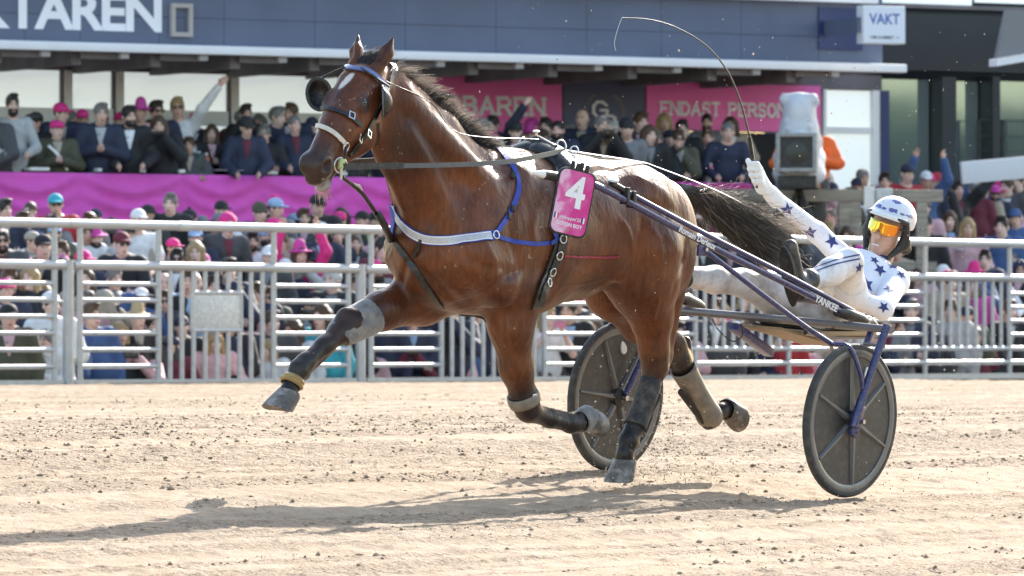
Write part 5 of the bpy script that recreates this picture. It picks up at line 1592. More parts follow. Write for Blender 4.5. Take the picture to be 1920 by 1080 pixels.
# navy cladding panels above the canopy, set 0.25 m back
OFF_N = .25
zt_n = zc1 + 1.35
edges = [-250, -110, 46, 150, 298, 420, 590, 760, 930, 1100, 1240, 1390, 1535, 1655]
for i in range(len(edges) - 1):
    a = bl(edges[i], 60, OFF_N)[0]; b_ = bl(edges[i + 1], 60, OFF_N)[0]
    for z0, z1 in ((zc1 + .002, zc1 + .36), (zc1 + .366, zc1 + 1.35)):
        bbox('cladding_panel', a + .003, b_ - .003, OFF_N, OFF_N + .08, z0, z1, M_NAVYW)
bbox('cladding_back', x0_, x_end - .01, OFF_N + .085, 3.2, zc1, zc1 + 1.34, M_NAVYD)
bbox('upper_ledge', x0_, bl(1640, 0, 0.2)[0], OFF_N - .15, OFF_N + .25, bl(1500, 1.5, .1)[1], bl(1500, -14, .1)[1], M_FASW)
bbox('upper_wall', x0_, x_end - .01, OFF_N + .26, 3.2, zc1 + 1.351, zc1 + 4, M_NAVYW)
a, z0 = bl(1535, 92, OFF_N - .02); b_, z1 = bl(1617, 16, OFF_N - .02)
bbox('blue_panel', a, b_, OFF_N - .03, OFF_N - .002, z0, z1, M_NAVYD)
# square frame beside the letters
a, z0 = bl(320, 68, OFF_N - .04); b_, z1 = bl(360, 7, OFF_N - .04)
fm_ = MB(); t_ = .055
for q in ((a, a + t_, z0, z1), (b_ - t_, b_, z0, z1)): fm_.box((q[0], OFF_N - .07, q[2]), (q[1], OFF_N - .003, q[3]))
for q in ((a + t_, b_ - t_, z0, z0 + t_), (a + t_, b_ - t_, z1 - t_, z1)): fm_.box((q[0], OFF_N - .068, q[2]), (q[1], OFF_N - .004, q[3]))
fm_.build('wall_frame', mat('sand_grey_frame', (.42, .38, .35), .6), stand, 30)
# letters of the stand's name
M_LET = mat('white_letters', (.85, .85, .88), .4)
XB = lambda x, off, z: Matrix.Translation((x, off, z)) @ Matrix.Rotation(math.pi / 2, 4, 'X')
def slab_text(body, x, zb, h, wid, m, parent, off, stroke=.2, serif=True, gap=.16):
    """block lettering built from bars; x is the left end of the word"""
    G = {'E': (.8, [((0,0),(0,1)), ((0,0),(.8,0)), ((0,.5),(.6,.5)), ((0,1),(.8,1))]), 'N': (.95, [((0,0),(0,1)), ((0,1),(.95,0)), ((.95,0),(.95,1))]),
         'D': (.85, [((0,0),(0,1)), ((0,1),(.5,1)), ((.5,1),(.85,.7)), ((.85,.7),(.85,.3)), ((.85,.3),(.5,0)), ((.5,0),(0,0))]),
         'A': (.95, [((0,0),(.475,1)), ((.475,1),(.95,0)), ((.2,.33),(.75,.33))]), 'S': (.75, [((.75,.85),(.6,1)), ((.6,1),(.15,1)), ((.15,1),(0,.8)), ((0,.8),(.1,.58)), ((.1,.58),(.65,.42)), ((.65,.42),(.75,.2)), ((.75,.2),(.6,0)), ((.6,0),(.15,0)), ((.15,0),(0,.15))]),
         'T': (.85, [((0,1),(.85,1)), ((.425,0),(.425,1))]), 'P': (.8, [((0,0),(0,1)), ((0,1),(.6,1)), ((.6,1),(.8,.82)), ((.8,.82),(.8,.66)), ((.8,.66),(.6,.48)), ((.6,.48),(0,.48))]),
         'R': (.85, [((0,0),(0,1)), ((0,1),(.6,1)), ((.6,1),(.8,.82)), ((.8,.82),(.8,.66)), ((.8,.66),(.6,.48)), ((.6,.48),(0,.48)), ((.45,.48),(.88,0))]),
         'O': (.85, [((.25,0),(0,.28)), ((0,.28),(0,.72)), ((0,.72),(.25,1)), ((.25,1),(.6,1)), ((.6,1),(.85,.72)), ((.85,.72),(.85,.28)), ((.85,.28),(.6,0)), ((.6,0),(.25,0))]),
         'B': (.82, [((0,0),(0,1)), ((0,1),(.58,1)), ((.58,1),(.76,.85)), ((.76,.85),(.76,.68)), ((.76,.68),(.58,.52)), ((.58,.52),(0,.52)), ((.58,.52),(.82,.34)), ((.82,.34),(.82,.18)), ((.82,.18),(.62,0)), ((.62,0),(0,0))]),
         'L': (.75, [((0,0),(0,1)), ((0,0),(.75,0))]), 'G': (.9, [((.85,.8),(.6,1)), ((.6,1),(.25,1)), ((.25,1),(0,.72)), ((0,.72),(0,.28)), ((0,.28),(.25,0)), ((.25,0),(.65,0)), ((.65,0),(.88,.2)), ((.88,.2),(.88,.45)), ((.88,.45),(.5,.45))]),
         'K': (.9, [((0,0),(0,1)), ((0,.42),(.85,1)), ((.3,.6),(.9,0))]), ' ': (.45, [])}
    tot = sum(G[c][0] for c in body) + (gap + stroke) * (len(body) - 1)
    sc = wid / (tot + stroke); cx = stroke / 2
    for ch in body:
        w_, strokes = G[ch]; mb = MB(); lay = 0
        def bar(p, q, hw):
            nonlocal lay
            p = np.array(p, float); q = np.array(q, float); d = q - p; L = np.linalg.norm(d); d = d / max(L, 1e-6)
            p = p - d * hw * .98; q = q + d * hw * .98; n_ = np.array([-d[1], d[0]]) * hw
            y0 = off - .012 - lay * .0012; lay += 1
            V4 = [p - n_, q - n_, q + n_, p + n_]
            f3 = lambda e, yy: (x + (cx + e[0]) * sc, yy, zb + (stroke / 2 + e[1] * (1 - stroke)) * h)
            sq = lambda e: np.array([e[0], e[1]])
            mb.add([f3(sq(e), yy) for yy in (y0, off) for e in V4], [(0,1,2,3),(7,6,5,4),(0,4,5,1),(1,5,6,2),(2,6,7,3),(3,7,4,0)])
        for p, q in strokes:
            bar(p, q, stroke / 2)
            if serif:
                for e in (p, q):
                    if e[1] in (0, 1) and p[0] == q[0] or (ch in 'A' and e[1] == 0) or (ch == 'R' and e == (.88, 0)):
                        bar((e[0] - stroke * .62, e[1]), (e[0] + stroke * .62, e[1]), stroke * .30)
        if strokes: mb.build('letter', m, parent, 20)
        cx += w_ + gap + stroke
xt, zb = bl(14, 52, OFF_N - .01); xb, _ = bl(306, 57, OFF_N - .01)
o_ = text('letter', 'TAREN', M_LET, stand, XB((xt + xb) / 2, OFF_N - .004, zb + .215), .66, .004, .020, spacing=.93)
o_.matrix_basis = o_.matrix_basis @ Matrix.Diagonal(((xb - xt) / max(o_.dimensions.x, .1), 1, 1, 1))
text('letter', 'K', M_LET, stand, XB(bl(-18, 50, OFF_N)[0], OFF_N - .004, zb + .215), .66, .004, .020)

# wall under the canopy, 3.3 m behind the balcony front
OW = 2.6
zsill = bl(0, 210, OW)[1]; zhead = zc0 + .0; zfl = 1.6
def wpx(px): return bl(px, 150, OW)[0]
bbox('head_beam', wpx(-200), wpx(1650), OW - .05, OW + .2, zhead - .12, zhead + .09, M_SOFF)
mull = [-150, 118, 215, 431, 640, 790]
for i in range(len(mull) - 1):
    a, b_ = wpx(mull[i]), wpx(mull[i + 1])
    wdw = bbox('window', a, a + .11, OW - .06, OW + .08, zfl, zhead - .12, M_FRAMEW)
    bbox('frame_edge', a - .045, a - .002, OW - .03, OW + .06, zfl, zhead - .121, M_SOFF, wdw)
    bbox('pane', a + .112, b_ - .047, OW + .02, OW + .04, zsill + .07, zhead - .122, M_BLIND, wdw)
    bbox('sill', a + .112, b_ - .047, OW - .05, OW + .09, zsill - .13, zsill + .068, M_FRAMEW, wdw)
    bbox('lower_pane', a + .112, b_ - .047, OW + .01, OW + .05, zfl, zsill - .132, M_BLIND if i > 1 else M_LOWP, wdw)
    bbox('lower_bar', a + .112, b_ - .047, OW - .03, OW + .005, zsill - .42, zsill - .34, M_FRAMEW, wdw)
bbox('wall', wpx(791), wpx(1212), OW, OW + .2, zfl, zhead - .121, M_LOWP)
bbox('wall', wpx(1213), wpx(1540), OW + .1, OW + .2, bl(1300, 245, OW)[1] - .0, zhead - .121, M_LOWP)
bbox('dark_opening', wpx(1213), wpx(1540), OW + 1.2, OW + 1.3, zfl, bl(1300, 240, OW)[1], M_DARKIN)
for px in (1300, 1325, 1480): bbox('opening_post', wpx(px), wpx(px) + .06, OW + .1, OW + .16, zfl, bl(1300, 246, OW)[1], M_FRAMEW)
a, b_ = wpx(1541), wpx(1646)
zz = bl(1590, 245, OW)[1]
wdw = bbox('window', a, a + .05, OW - .05, OW + .1, zfl, zhead - .125, M_FRAMEW)
bbox('frame_bar', a + .052, b_ - .12, OW - .04, OW + .08, zz - .04, zz + .05, M_FRAMEW, wdw)
bbox('frame_bar', b_ - .118, b_, OW - .06, OW + .1, zfl, zhead - .125, M_FRAMEW, wdw)
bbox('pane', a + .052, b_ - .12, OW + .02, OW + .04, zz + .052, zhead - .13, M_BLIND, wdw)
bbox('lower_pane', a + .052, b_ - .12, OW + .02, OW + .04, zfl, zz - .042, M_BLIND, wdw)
bbox('corner_wall', b_ + .002, wpx(1662), OW - .08, OW + 3, zfl, zhead - .125, M_NAVYD)
def banner(lab, px0, px1, py0, py1, m):
    a, zt = bl(px0, py0, OW - .1); b_, zb = bl(px1, py1, OW - .1)
    o = MB().box((a, OW - .11, zb), (b_, OW - .09, zt)).build('wall_banner', m, None, 30, BM)
    return tag(o, lab, 'banner', 'banners on the stand wall')
b1 = banner('pink banner lettered OBAREN behind the mane of the horse', 782, 1053, 140, 252, M_PINKB)
b2 = banner('navy banner with white monogram between two laurel branches', 1056, 1209, 151, 252, M_NAVB)
b3 = banner('pink banner lettered ENDAST PERSONAL beside the broadcast camera', 1212, 1538, 153, 248, M_PINKB)
xa, zb = bl(836, 216, OW - .115); xb, zt = bl(1022, 175, OW - .115)
slab_text('OBAREN', xa, zb, .285, xb - xa, M_BANW, b1, OW - .112, .24)
xa, zb = bl(1237, 217, OW - .115); xb, zt = bl(1512, 186, OW - .115)
slab_text('ENDAST PERSONAL', xa, zb, .215, xb - xa, M_BANW, b3, OW - .112, .24)
xa, zb = bl(1110, 222, OW - .115); slab_text('G', xa, zb, .25, .26, M_BANW, b2, OW - .112, .18)
xa, zb = bl(1128, 242, OW - .115); slab_text('B', xa, zb, .20, .24, M_BANW, b2, OW - .118, .18)
cx_, cz_ = bl(1134, 215, OW - .115)
for s in (-1, 1):
    mb = MB()
    for k in range(9):
        a = math.radians(-50 + k * 13); c_ = np.array([cx_ + s * .30 * math.cos(a), OW - .115, cz_ + .32 * math.sin(a)])
        d = np.array([-s * math.sin(a + .4), 0, math.cos(a + .4)]); n_ = np.array([d[2], 0, -d[0]])
        mb.add([c_ - d * .05, c_ + n_ * .016, c_ + d * .05, c_ - n_ * .016], [(0, 1, 2, 3)])
    mb.build('laurel', M_GOLD, b2, 30)

# balcony: deck, parapet frame, white ledge boards
balc = empty('balcony', BM)
tag(balc, 'raised spectator balcony with white ledge boards above pink cloth', 'balcony')
zL = bl(0, 317)[1]
xl0, xl1 = bl(-200, 320)[0], bl(1405, 320)[0]
ZDECK = zL - 1.06
MB().box((xl0, .02, ZDECK - .15), (xl1, OW - .07, ZDECK)).build('deck', mat('deck_boards', (.42, .41, .39), .8, var=.15, vscale=3), balc, 30)
MB().box((xl0, .03, ZDECK - 1.5), (xl1, .12, ZDECK - .152)).build('front_wall', mat('dark_board', (.05, .05, .055), .8, var=.2, vscale=4), balc, 30)
MB().tube([(xl0, .06, zL - .06), (xl1, .06, zL - .06)], .03, 10).build('rail', M_BLACK, balc, 40)
edges = [-200, -60, 55, 92, 183, 190, 262, 272, 335, 346, 470, 520, 640, 650, 770, 900, 1010, 1030, 1150, 1165, 1275, 1285, 1403]
for a, b_ in zip(edges[::2], edges[1::2]):
    MB().box((bl(a, 318)[0], -.02, zL - .012), (bl(b_, 318)[0], .32, zL + .03)).build('ledge_board', M_WHITE, balc, 30, bevel=.006)
for px in range(-150, 1400, 130):
    x = bl(px, 330)[0]; MB().tube([(x, .10, ZDECK), (x, .10, zL - .02)], .025, 8).build('post', M_BLACK, balc, 40)
def cloth(lab, px0, px1, drop, seed):
    a, b_ = bl(px0, 320)[0], bl(px1, 320)[0]
    n1, n2 = int((b_ - a) / .035), 16
    X, T_ = np.meshgrid(np.linspace(a, b_, n1), np.linspace(0, 1, n2), indexing='ij')
    sw = np.zeros_like(X)
    rr = np.random.RandomState(seed)
    xs = a + .4
    Yo = -.03 * np.sin(X * 9 + 1.5 * np.sin(X * 1.7)) * T_ + .07 * (vnoise(X * 3.2, T_ * .8 + X * .4, seed) - .5) * 2 * T_ ** .6
    while xs < b_:
        w_ = .9 + rr.rand() * .8                       # swags between the pinned points
        q = np.clip((X - xs) / w_, 0, 1); ins = (X >= xs) & (X <= xs + w_)
        for j in range(4):
            c_ = (.12 + .22 * j) + .10 * (np.abs(q - .5) * 2) ** 2 * -1
            Yo += np.where(ins, .12 * np.exp(-((T_ - c_ - .12 * np.sin(q * math.pi)) / .055) ** 2), 0) * np.sin(q * math.pi) ** .7
        xs += w_
    Z = zL - .035 - T_ * drop
    V = np.stack([X, -.035 - Yo, Z], -1).reshape(-1, 3)
    i = (np.arange(n1 - 1)[:, None] * n2 + np.arange(n2 - 1)[None, :]).ravel()
    Q = np.stack([i, i + n2, i + n2 + 1, i + 1], 1)
    o = link('pink_cloth', mesh_np('pink_cloth', V, Q), mat('magenta_cloth', (.74, .085, .47), .7, var=.06, vscale=5, sheen=.3), None, BM)
    o.modifiers.new('t', 'SOLIDIFY').thickness = .004
    return tag(o, lab, 'cloth', 'pink cloth hung on the balcony')
cloth('long magenta cloth draped in folds below the left balcony ledge', -90, 1010, .98, 3)
cloth('narrow magenta cloth strip under the ledge right of the horse rump', 1014, 1403, .17, 7)
# drinks and papers on the ledge
for px, lab, c_, h_ in ((397, 'orange drink bottle on the white balcony ledge', (.62, .12, .03), .20), (383, 'dark green bottle beside the orange bottle on the ledge', (.02, .06, .03), .22), (1316, 'magenta drink cup on the right end of the ledge', (.50, .03, .25), .16), (1344, 'pale pink drink cup on the right end of the ledge', (.72, .25, .30), .18)):
    x, _ = bl(px, 316); e = empty('drink', BM @ Matrix.Translation((x, .15, zL + .03))); tag(e, lab, 'drink', 'drinks on the balcony ledge')
    MB().lathe([(0, 0), (.035, 0), (.040, h_ * .6), (.038, h_ * .75), (.018, h_ * .9), (.018, h_)], (0, 0, 0), (0, 0, 1), 14).build('vessel', mat(lab.split()[0] + '_drink', c_, .3), e, 40)
    MB().lathe([(.020, h_ + .001), (.020, h_ + .02), (0, h_ + .022)], (0, 0, 0), (0, 0, 1), 14).build('lid', M_WHITE, e, 40)
x, _ = bl(430, 316); tag(MB().box((x - .2, .0, zL + .031), (x + .22, .28, zL + .036)).build('race_programme', mat('paper', (.74, .66, .70), .7, var=.1, vscale=8), None, 30, BM), 'race programme lying open on the white balcony ledge', 'programme')

# projecting sign box at the corner
sg = empty('sign', BM); tag(sg, 'white light box sign lettered VAKT projecting from the stand corner', 'sign')
a, z1 = bl(1619, 10, -.9); b_, z0 = bl(1692, 83, -.9)
q0 = bl(1619, 46, -.9)[0]
SGM = Matrix.Translation((a, -.9, (z0 + z1) / 2)) @ Matrix.Rotation(math.radians(-8), 4, 'Z')
wS, hS = b_ - a, z1 - z0
MB().box((0, 0, -hS / 2), (wS, .22, hS / 2)).build('box', mat('sign_white', (.74, .76, .80), .4), sg, 30, SGM, bevel=.012)
MB().box((.012, -.006, -hS / 2 + .015), (wS - .012, -.001, hS / 2 - .015)).build('face', mat('sign_face', (.70, .76, .86), .35), sg, 30, SGM)
M_SIGNB = mat('sign_blue', (.04, .11, .42), .4)
text('lettering', 'VAKT', M_SIGNB, sg, SGM @ Matrix.Translation((wS * .5, -.0075, hS * .14)) @ Matrix.Rotation(math.pi / 2, 4, 'X'), .20, .0006, .004, sx=.88)
text('lettering', 'OM RUMMET ->', mat('sign_dark', (.06, .07, .09), .5), sg, SGM @ Matrix.Translation((wS * .5, -.0075, -hS * .34)) @ Matrix.Rotation(math.pi / 2, 4, 'X'), .062, .0006, .001)
MB().box((-.06, .06, -.10), (-.002, 1.12, .10)).build('bracket', M_NAVYW, sg, 40, SGM)

# darker glazed wing to the right
wing = empty('glazed_wing', BM); tag(wing, 'dark glazed wing of the stand with tall windows at the right', 'building')
M_DARKW = mat('black_cladding', (.016, .022, .028), .5, var=.15, vscale=1.5)
M_GLASSR = mat('reflecting_glass', (.40, .50, .52), .04, .75)
OG = 2.4
def wb(name, px0, px1, py0, py1, y0, y1, m, par=None, at_=OG):
    a, zt = bl(px0, py0, at_); b_, zb = bl(px1, py1, at_)
    return MB().box((a, y0, zb), (b_, y1, zt)).build(name, m, par or wing, 30)
wb('upper_wall', 1656, 2150, 22, 143, OG, OG + .4, M_DARKW)
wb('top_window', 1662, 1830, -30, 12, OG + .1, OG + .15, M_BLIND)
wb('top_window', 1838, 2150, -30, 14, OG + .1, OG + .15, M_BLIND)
wb('top_bar', 1656, 2150, 13, 21.5, OG - .05, OG + .4, M_SOFF)
wdw = wb('window', 1662, 1764, 146, 420, OG + .30, OG + .34, M_GLASSR)
wb('column', 1766, 1792, 143.5, 420, OG - .02, OG + .5, M_DARKW)
wdw = wb('window', 1794, 1856, 150, 420, OG + .30, OG + .34, M_GLASSR)
wb('column', 1858, 1872, 143.5, 420, OG - .05, OG + .5, M_DARKW)
wdw = wb('window', 1874, 2150, 150, 420, OG + .30, OG + .34, M_GLASSR)
wb('back_wall', 1600, 2350, -200, 420, OG + 1.5, OG + 1.6, M_DARKIN)
for py in (225, 255, 283): wb('guard_rail', 1834, 2150, py, py + 5, OG - .02, OG + .02, M_DARKW)
for px in (1836, 1880, 1925): wb('guard_post', px, px + 5, 224, 330, OG + .021, OG + .05, M_DARKW)
a, z0 = bl(1870, 124, .8); b_, z1 = bl(2150, 124, .8)
MB().add([(a, .80, z0), (b_, .80, z0 + .42), (b_, .80, z0 + .52), (a, .80, z0 + .10), (a, 1.0, z0), (b_, 1.0, z0 + .42), (b_, 1.0, z0 + .52), (a, 1.0, z0 + .10)], [(0,1,2,3),(7,6,5,4),(0,4,5,1),(1,5,6,2),(2,6,7,3),(3,7,4,0)]).build('entrance_canopy', M_FASW, wing, 30)
a2, zt2 = bl(1888, 18, .9)
MB().add([(a + .06, .90, z0 + .12), (b_, .90, z0 + .54), (b_, .90, zt2), (a2, .90, zt2), (a + .06, .97, z0 + .12), (b_, .97, z0 + .54), (b_, .97, zt2), (a2, .97, zt2)], [(0,1,2,3),(7,6,5,4),(0,4,5,1),(1,5,6,2),(2,6,7,3),(3,7,4,0)]).build('canopy_panel', mat('grey_sheet', (.20, .20, .21), .5, var=.1), wing, 30)
# wooden rail of the camera platform
M_WOOD = mat('weathered_wood', (.30, .265, .21), .8, var=.3, vscale=3, stretch=(1, 1, 8), dirt=(.12, .11, .08), dscale=2, damt=.5)
wr = empty('wooden_railing', Matrix.Translation(at(1560, 366, 81.0)) @ Matrix.Rotation(math.radians(6), 4, 'Z'))
tag(wr, 'weathered wooden railing of the camera platform behind the driver', 'railing')
MB().box((-1.75, -.05, -.085), (1.48, .06, .075)).build('beam', M_WOOD, wr, 30, bevel=.008)
for dx in (-1.1, -.55, .16, .31, 1.20):
    MB().box((dx - .075, -.04, -2.9), (dx + .075, .05, -.088)).build('post', M_WOOD, wr, 30, bevel=.008)
MB().box((-1.7, -.03, -1.05), (1.4, .03, -.88)).build('lower_beam', M_WOOD, wr, 30, bevel=.006)
MB().box((.42, -.075, -.16), (.56, -.052, .12)).build('white_sheet', M_WHITE, wr, 30)
MB().box((.57, -.13, -.10), (.79, -.052, .09)).build('grey_box', M_GALVP, wr, 30, bevel=.01)
MB().box((-1.75, .10, -3.0), (.2, 2.2, -1.05)).build('platform', M_CONC, wr, 30)
o = MB().box((0, 0, 0), (1.6, .05, .30)).build('white_board', mat('board_white', (.62, .64, .68), .5, var=.05), None, 30, Matrix.Translation(at(1806, 345, 83.5)) @ Matrix.Rotation(math.radians(30), 4, 'Z') @ Matrix.Rotation(math.radians(-5), 4, 'Y'), bevel=.01)
tag(o, 'white board panel standing behind the crowd at the right', 'board')

# broadcast camera under a rain cover
tv = empty('broadcast_camera', Matrix.Translation(at(1497, 333, 80.2)) @ Matrix.Rotation(math.radians(-6), 4, 'Z') @ Matrix.Scale(1.06, 4))
tag(tv, 'large broadcast camera under pale grey rain cover on the platform', 'camera')
f = Field((-.42, -.55, -.15), (.42, .75, 1.10), .018)
for z, hx, hy in ((.05, .33, .30), (.25, .33, .30), (.45, .29, .28), (.62, .24, .26), (.78, .20, .24), (.88, .19, .22)):
    f.ell((0, .22, z), (hx, hy + .1, .18), .08)
f.ell((-.12, .05, .2), (.10, .30, .3), .08); f.ell((.17, .02, .12), (.12, .3, .22), .08)
for k in range(14):
    a = -1.2 + k * .45; f.cone((.27 * math.cos(a), .22 + .33 * math.sin(a), .02 + .05 * (k % 3)), (.20 * math.cos(a + .25), .22 + .27 * math.sin(a + .25), .62 + .08 * (k % 2)), .022, .012, .07)
f.cone((-.17, .10, .97), (.17, .10, .97), .075, .075, .05); f.cone((-.17, .34, .95), (.17, .34, .95), .075, .075, .05)
for z, y in ((.60, -.10), (.52, -.16), (.70, -.04)): f.cone((-.16, y, z), (.16, y + .02, z + .03), .018, .012, .04)
V_, Q_ = f.mesh(2)
link('rain_cover', mesh_np('rain_cover', V_, Q_), mat('grey_cover', (.56, .57, .59), .6, var=.1, vscale=6, bump=.6, bscale=9), tv)
hd = MB()
for lo_, hi_ in (((-.25, -.42, .06), (-.20, -.02, .54)), ((.20, -.42, .06), (.25, -.02, .54)), ((-.20, -.42, .06), (.20, -.02, .11)), ((-.20, -.42, .49), (.20, -.02, .54))): hd.box(lo_, hi_)
hd.build('lens_hood', mat('hood_grey', (.30, .30, .29), .6, var=.2), tv, 30, bevel=.012)
MB().box((-.198, -.36, .112), (.198, -.30, .488)).build('lens_mask', M_BLACK, tv, 30)
MB().lathe([(.13, -.02), (.14, .0), (.10, .006), (.0, .012)], (0, -.362, .29), (0, -1, 0), 24).build('lens', mat('lens_glass', (.010, .014, .012), .35), tv, 60)
MB().box((-.24, -.25, -.14), (.24, .5, .02)).build('cradle', M_BLACK, tv, 30, bevel=.02)
for k in range(3):
    a = math.radians(90 + 120 * k); MB().tube([(0, .15, -.12), (.55 * math.cos(a), .15 + .55 * math.sin(a), -1.25)], .03, 8).build('tripod_leg', M_BLACK, tv, 40)

# trees and grass on the far side of the course, seen only as reflections in the glass
tl = []
rr = np.random.RandomState(5)
NV = 9000
ang = rr.uniform(-.75, .35, NV); R_ = rr.uniform(225, 240, NV)
hh = rr.rand(NV) ** .7 * (7.5 + 6 * vnoise(ang * 9, ang * 0, 3))
cx_, cy_ = 10 + R_ * np.cos(ang), 20 + R_ * np.sin(ang)
sz = rr.uniform(.8, 2.2, NV)
d1 = rr.normal(0, 1, (NV, 3)); d2 = rr.normal(0, 1, (NV, 3))
C_ = np.stack([cx_, cy_, hh], 1)
V_ = np.stack([C_ - d1 * sz[:, None] * .6, C_ + d2 * sz[:, None] * .6, C_ + d1 * sz[:, None] * .6, C_ - d2 * sz[:, None] * .6], 1).reshape(-1, 3)
tag(link('far_woods', mesh_np('far_woods', V_, np.arange(NV * 4).reshape(-1, 4), False), mat('woods_leaf', (.045, .07, .025), .8, var=.4, vscale=.2)), kind='stuff')
tag(MB().add([(60, -200, -.3), (210, -220, .8), (260, 120, .8), (110, 140, -.3), (210, -220, -1), (260, 120, -1), (60, -200, -1), (110, 140, -1)], [(0, 1, 2, 3), (6, 4, 1, 0), (3, 2, 5, 7)]).build('infield_lawn', mat('lawn', (.06, .11, .03), .9, var=.3, vscale=.3), None, 20), kind='structure')
# ------------------------------------------------------------------ spectators
def skin(name, c):
    m = mat(name, c, .5, var=.06, vscale=30); nt = m.node_tree; b = nt.nodes['Principled BSDF']
    src = b.inputs['Base Color'].links[0].from_socket
    a = nt.nodes.new('ShaderNodeAttribute'); a.attribute_name = 'lip'
    mx = nt.nodes.new('ShaderNodeMix'); mx.data_type = 'RGBA'; nt.links.new(a.outputs['Fac'], mx.inputs[0]); nt.links.new(src, mx.inputs[6]); mx.inputs[7].default_value = (c[0] * .55, c[1] * .32, c[2] * .32, 1)
    a2 = nt.nodes.new('ShaderNodeAttribute'); a2.attribute_name = 'brow'
    m2 = nt.nodes.new('ShaderNodeMix'); m2.data_type = 'RGBA'; nt.links.new(a2.outputs['Fac'], m2.inputs[0]); nt.links.new(mx.outputs[2], m2.inputs[6]); m2.inputs[7].default_value = (.05, .035, .028, 1)
    nt.links.new(m2.outputs[2], b.inputs['Base Color']); return m
SKINS = [skin('skin_pale', (.74, .51, .42)), skin('skin_rosy', (.72, .45, .36)), skin('skin_warm', (.64, .42, .32)), skin('skin_tanned', (.52, .32, .23))]
CL = {'black': (.017, .017, .019), 'navy': (.024, .030, .060), 'dark grey': (.065, .065, .070), 'grey': (.20, .20, .21), 'light grey': (.42, .42, .41), 'white': (.74, .74, .74),
      'olive': (.075, .075, .045), 'beige': (.40, .34, .26), 'blue': (.05, .10, .24), 'light blue': (.30, .44, .62), 'red': (.42, .03, .04), 'hot pink': (.70, .03, .22), 'magenta': (.55, .06, .32),
      'pale pink': (.62, .38, .40), 'green': (.16, .36, .06), 'teal': (.05, .38, .46), 'maroon': (.14, .02, .035), 'orange': (.75, .13, .02), 'brown': (.11, .07, .045), 'straw': (.48, .36, .20)}
def cloth_m(c): return mat('cloth_' + c.replace(' ', '_'), CL[c], .75, var=.12, vscale=14, bump=.5, bscale=16)
HC = {'dark': (.018, .013, .010), 'brown': (.075, .042, .022), 'blond': (.36, .25, .12), 'grey': (.17, .16, .15), 'white': (.55, .53, .50), 'ginger': (.24, .11, .045)}
def hair_m(c): return mat('hair_' + c, HC[c], .55, var=.35, vscale=60, bump=.6, bscale=110, stretch=(1, 1, .3))
M_SHADES = mat('dark_lenses', (.008, .008, .010), .12, coat=.5)
M_PHONE = mat('phone_black', (.012, .012, .014), .2)

def pose_joints(p):
    S = lambda s: np.array([s * .185, .02, 1.43])
    if p == 'rail': return {s: (S(s), np.array([s * .29, -.10, 1.16]), np.array([s * .16, -.37, 1.08])) for s in (-1, 1)}
    if p == 'clap': return {s: (S(s), np.array([s * .28, -.06, 1.15]), np.array([s * .035, -.33, 1.22])) for s in (-1, 1)}
    if p == 'phone': return {s: (S(s), np.array([s * .27, -.20, 1.24]), np.array([s * .055, -.32, 1.52])) for s in (-1, 1)}
    if p == 'down': return {s: (S(s), np.array([s * .27, .03, 1.14]), np.array([s * .26, -.07, .88])) for s in (-1, 1)}
    if p == 'arms_up': return {s: (S(s), np.array([s * .30, -.10, 1.66]), np.array([s * .21, -.16, 1.92])) for s in (-1, 1)}
    if p == 'fist': return {1: (S(1), np.array([.30, -.12, 1.60]), np.array([.52, -.16, 1.86])), -1: (S(-1), np.array([-.28, -.08, 1.15]), np.array([-.10, -.33, 1.15]))}
    if p == 'chin': return {1: (S(1), np.array([.22, -.22, 1.18]), np.array([.03, -.16, 1.50])), -1: (S(-1), np.array([-.28, -.08, 1.14]), np.array([.04, -.26, 1.14]))}
    if p == 'fold': return {s: (S(s), np.array([s * .28, -.05, 1.16]), np.array([-s * .10, -.24, 1.18 + .03 * s])) for s in (-1, 1)}
HEAD_C = np.array([0, -.035, 1.625])
def rz(a): return np.array([[math.cos(a), -math.sin(a), 0], [math.sin(a), math.cos(a), 0], [0, 0, 1]])
BODY, JACK, TROU = {}, {}, None
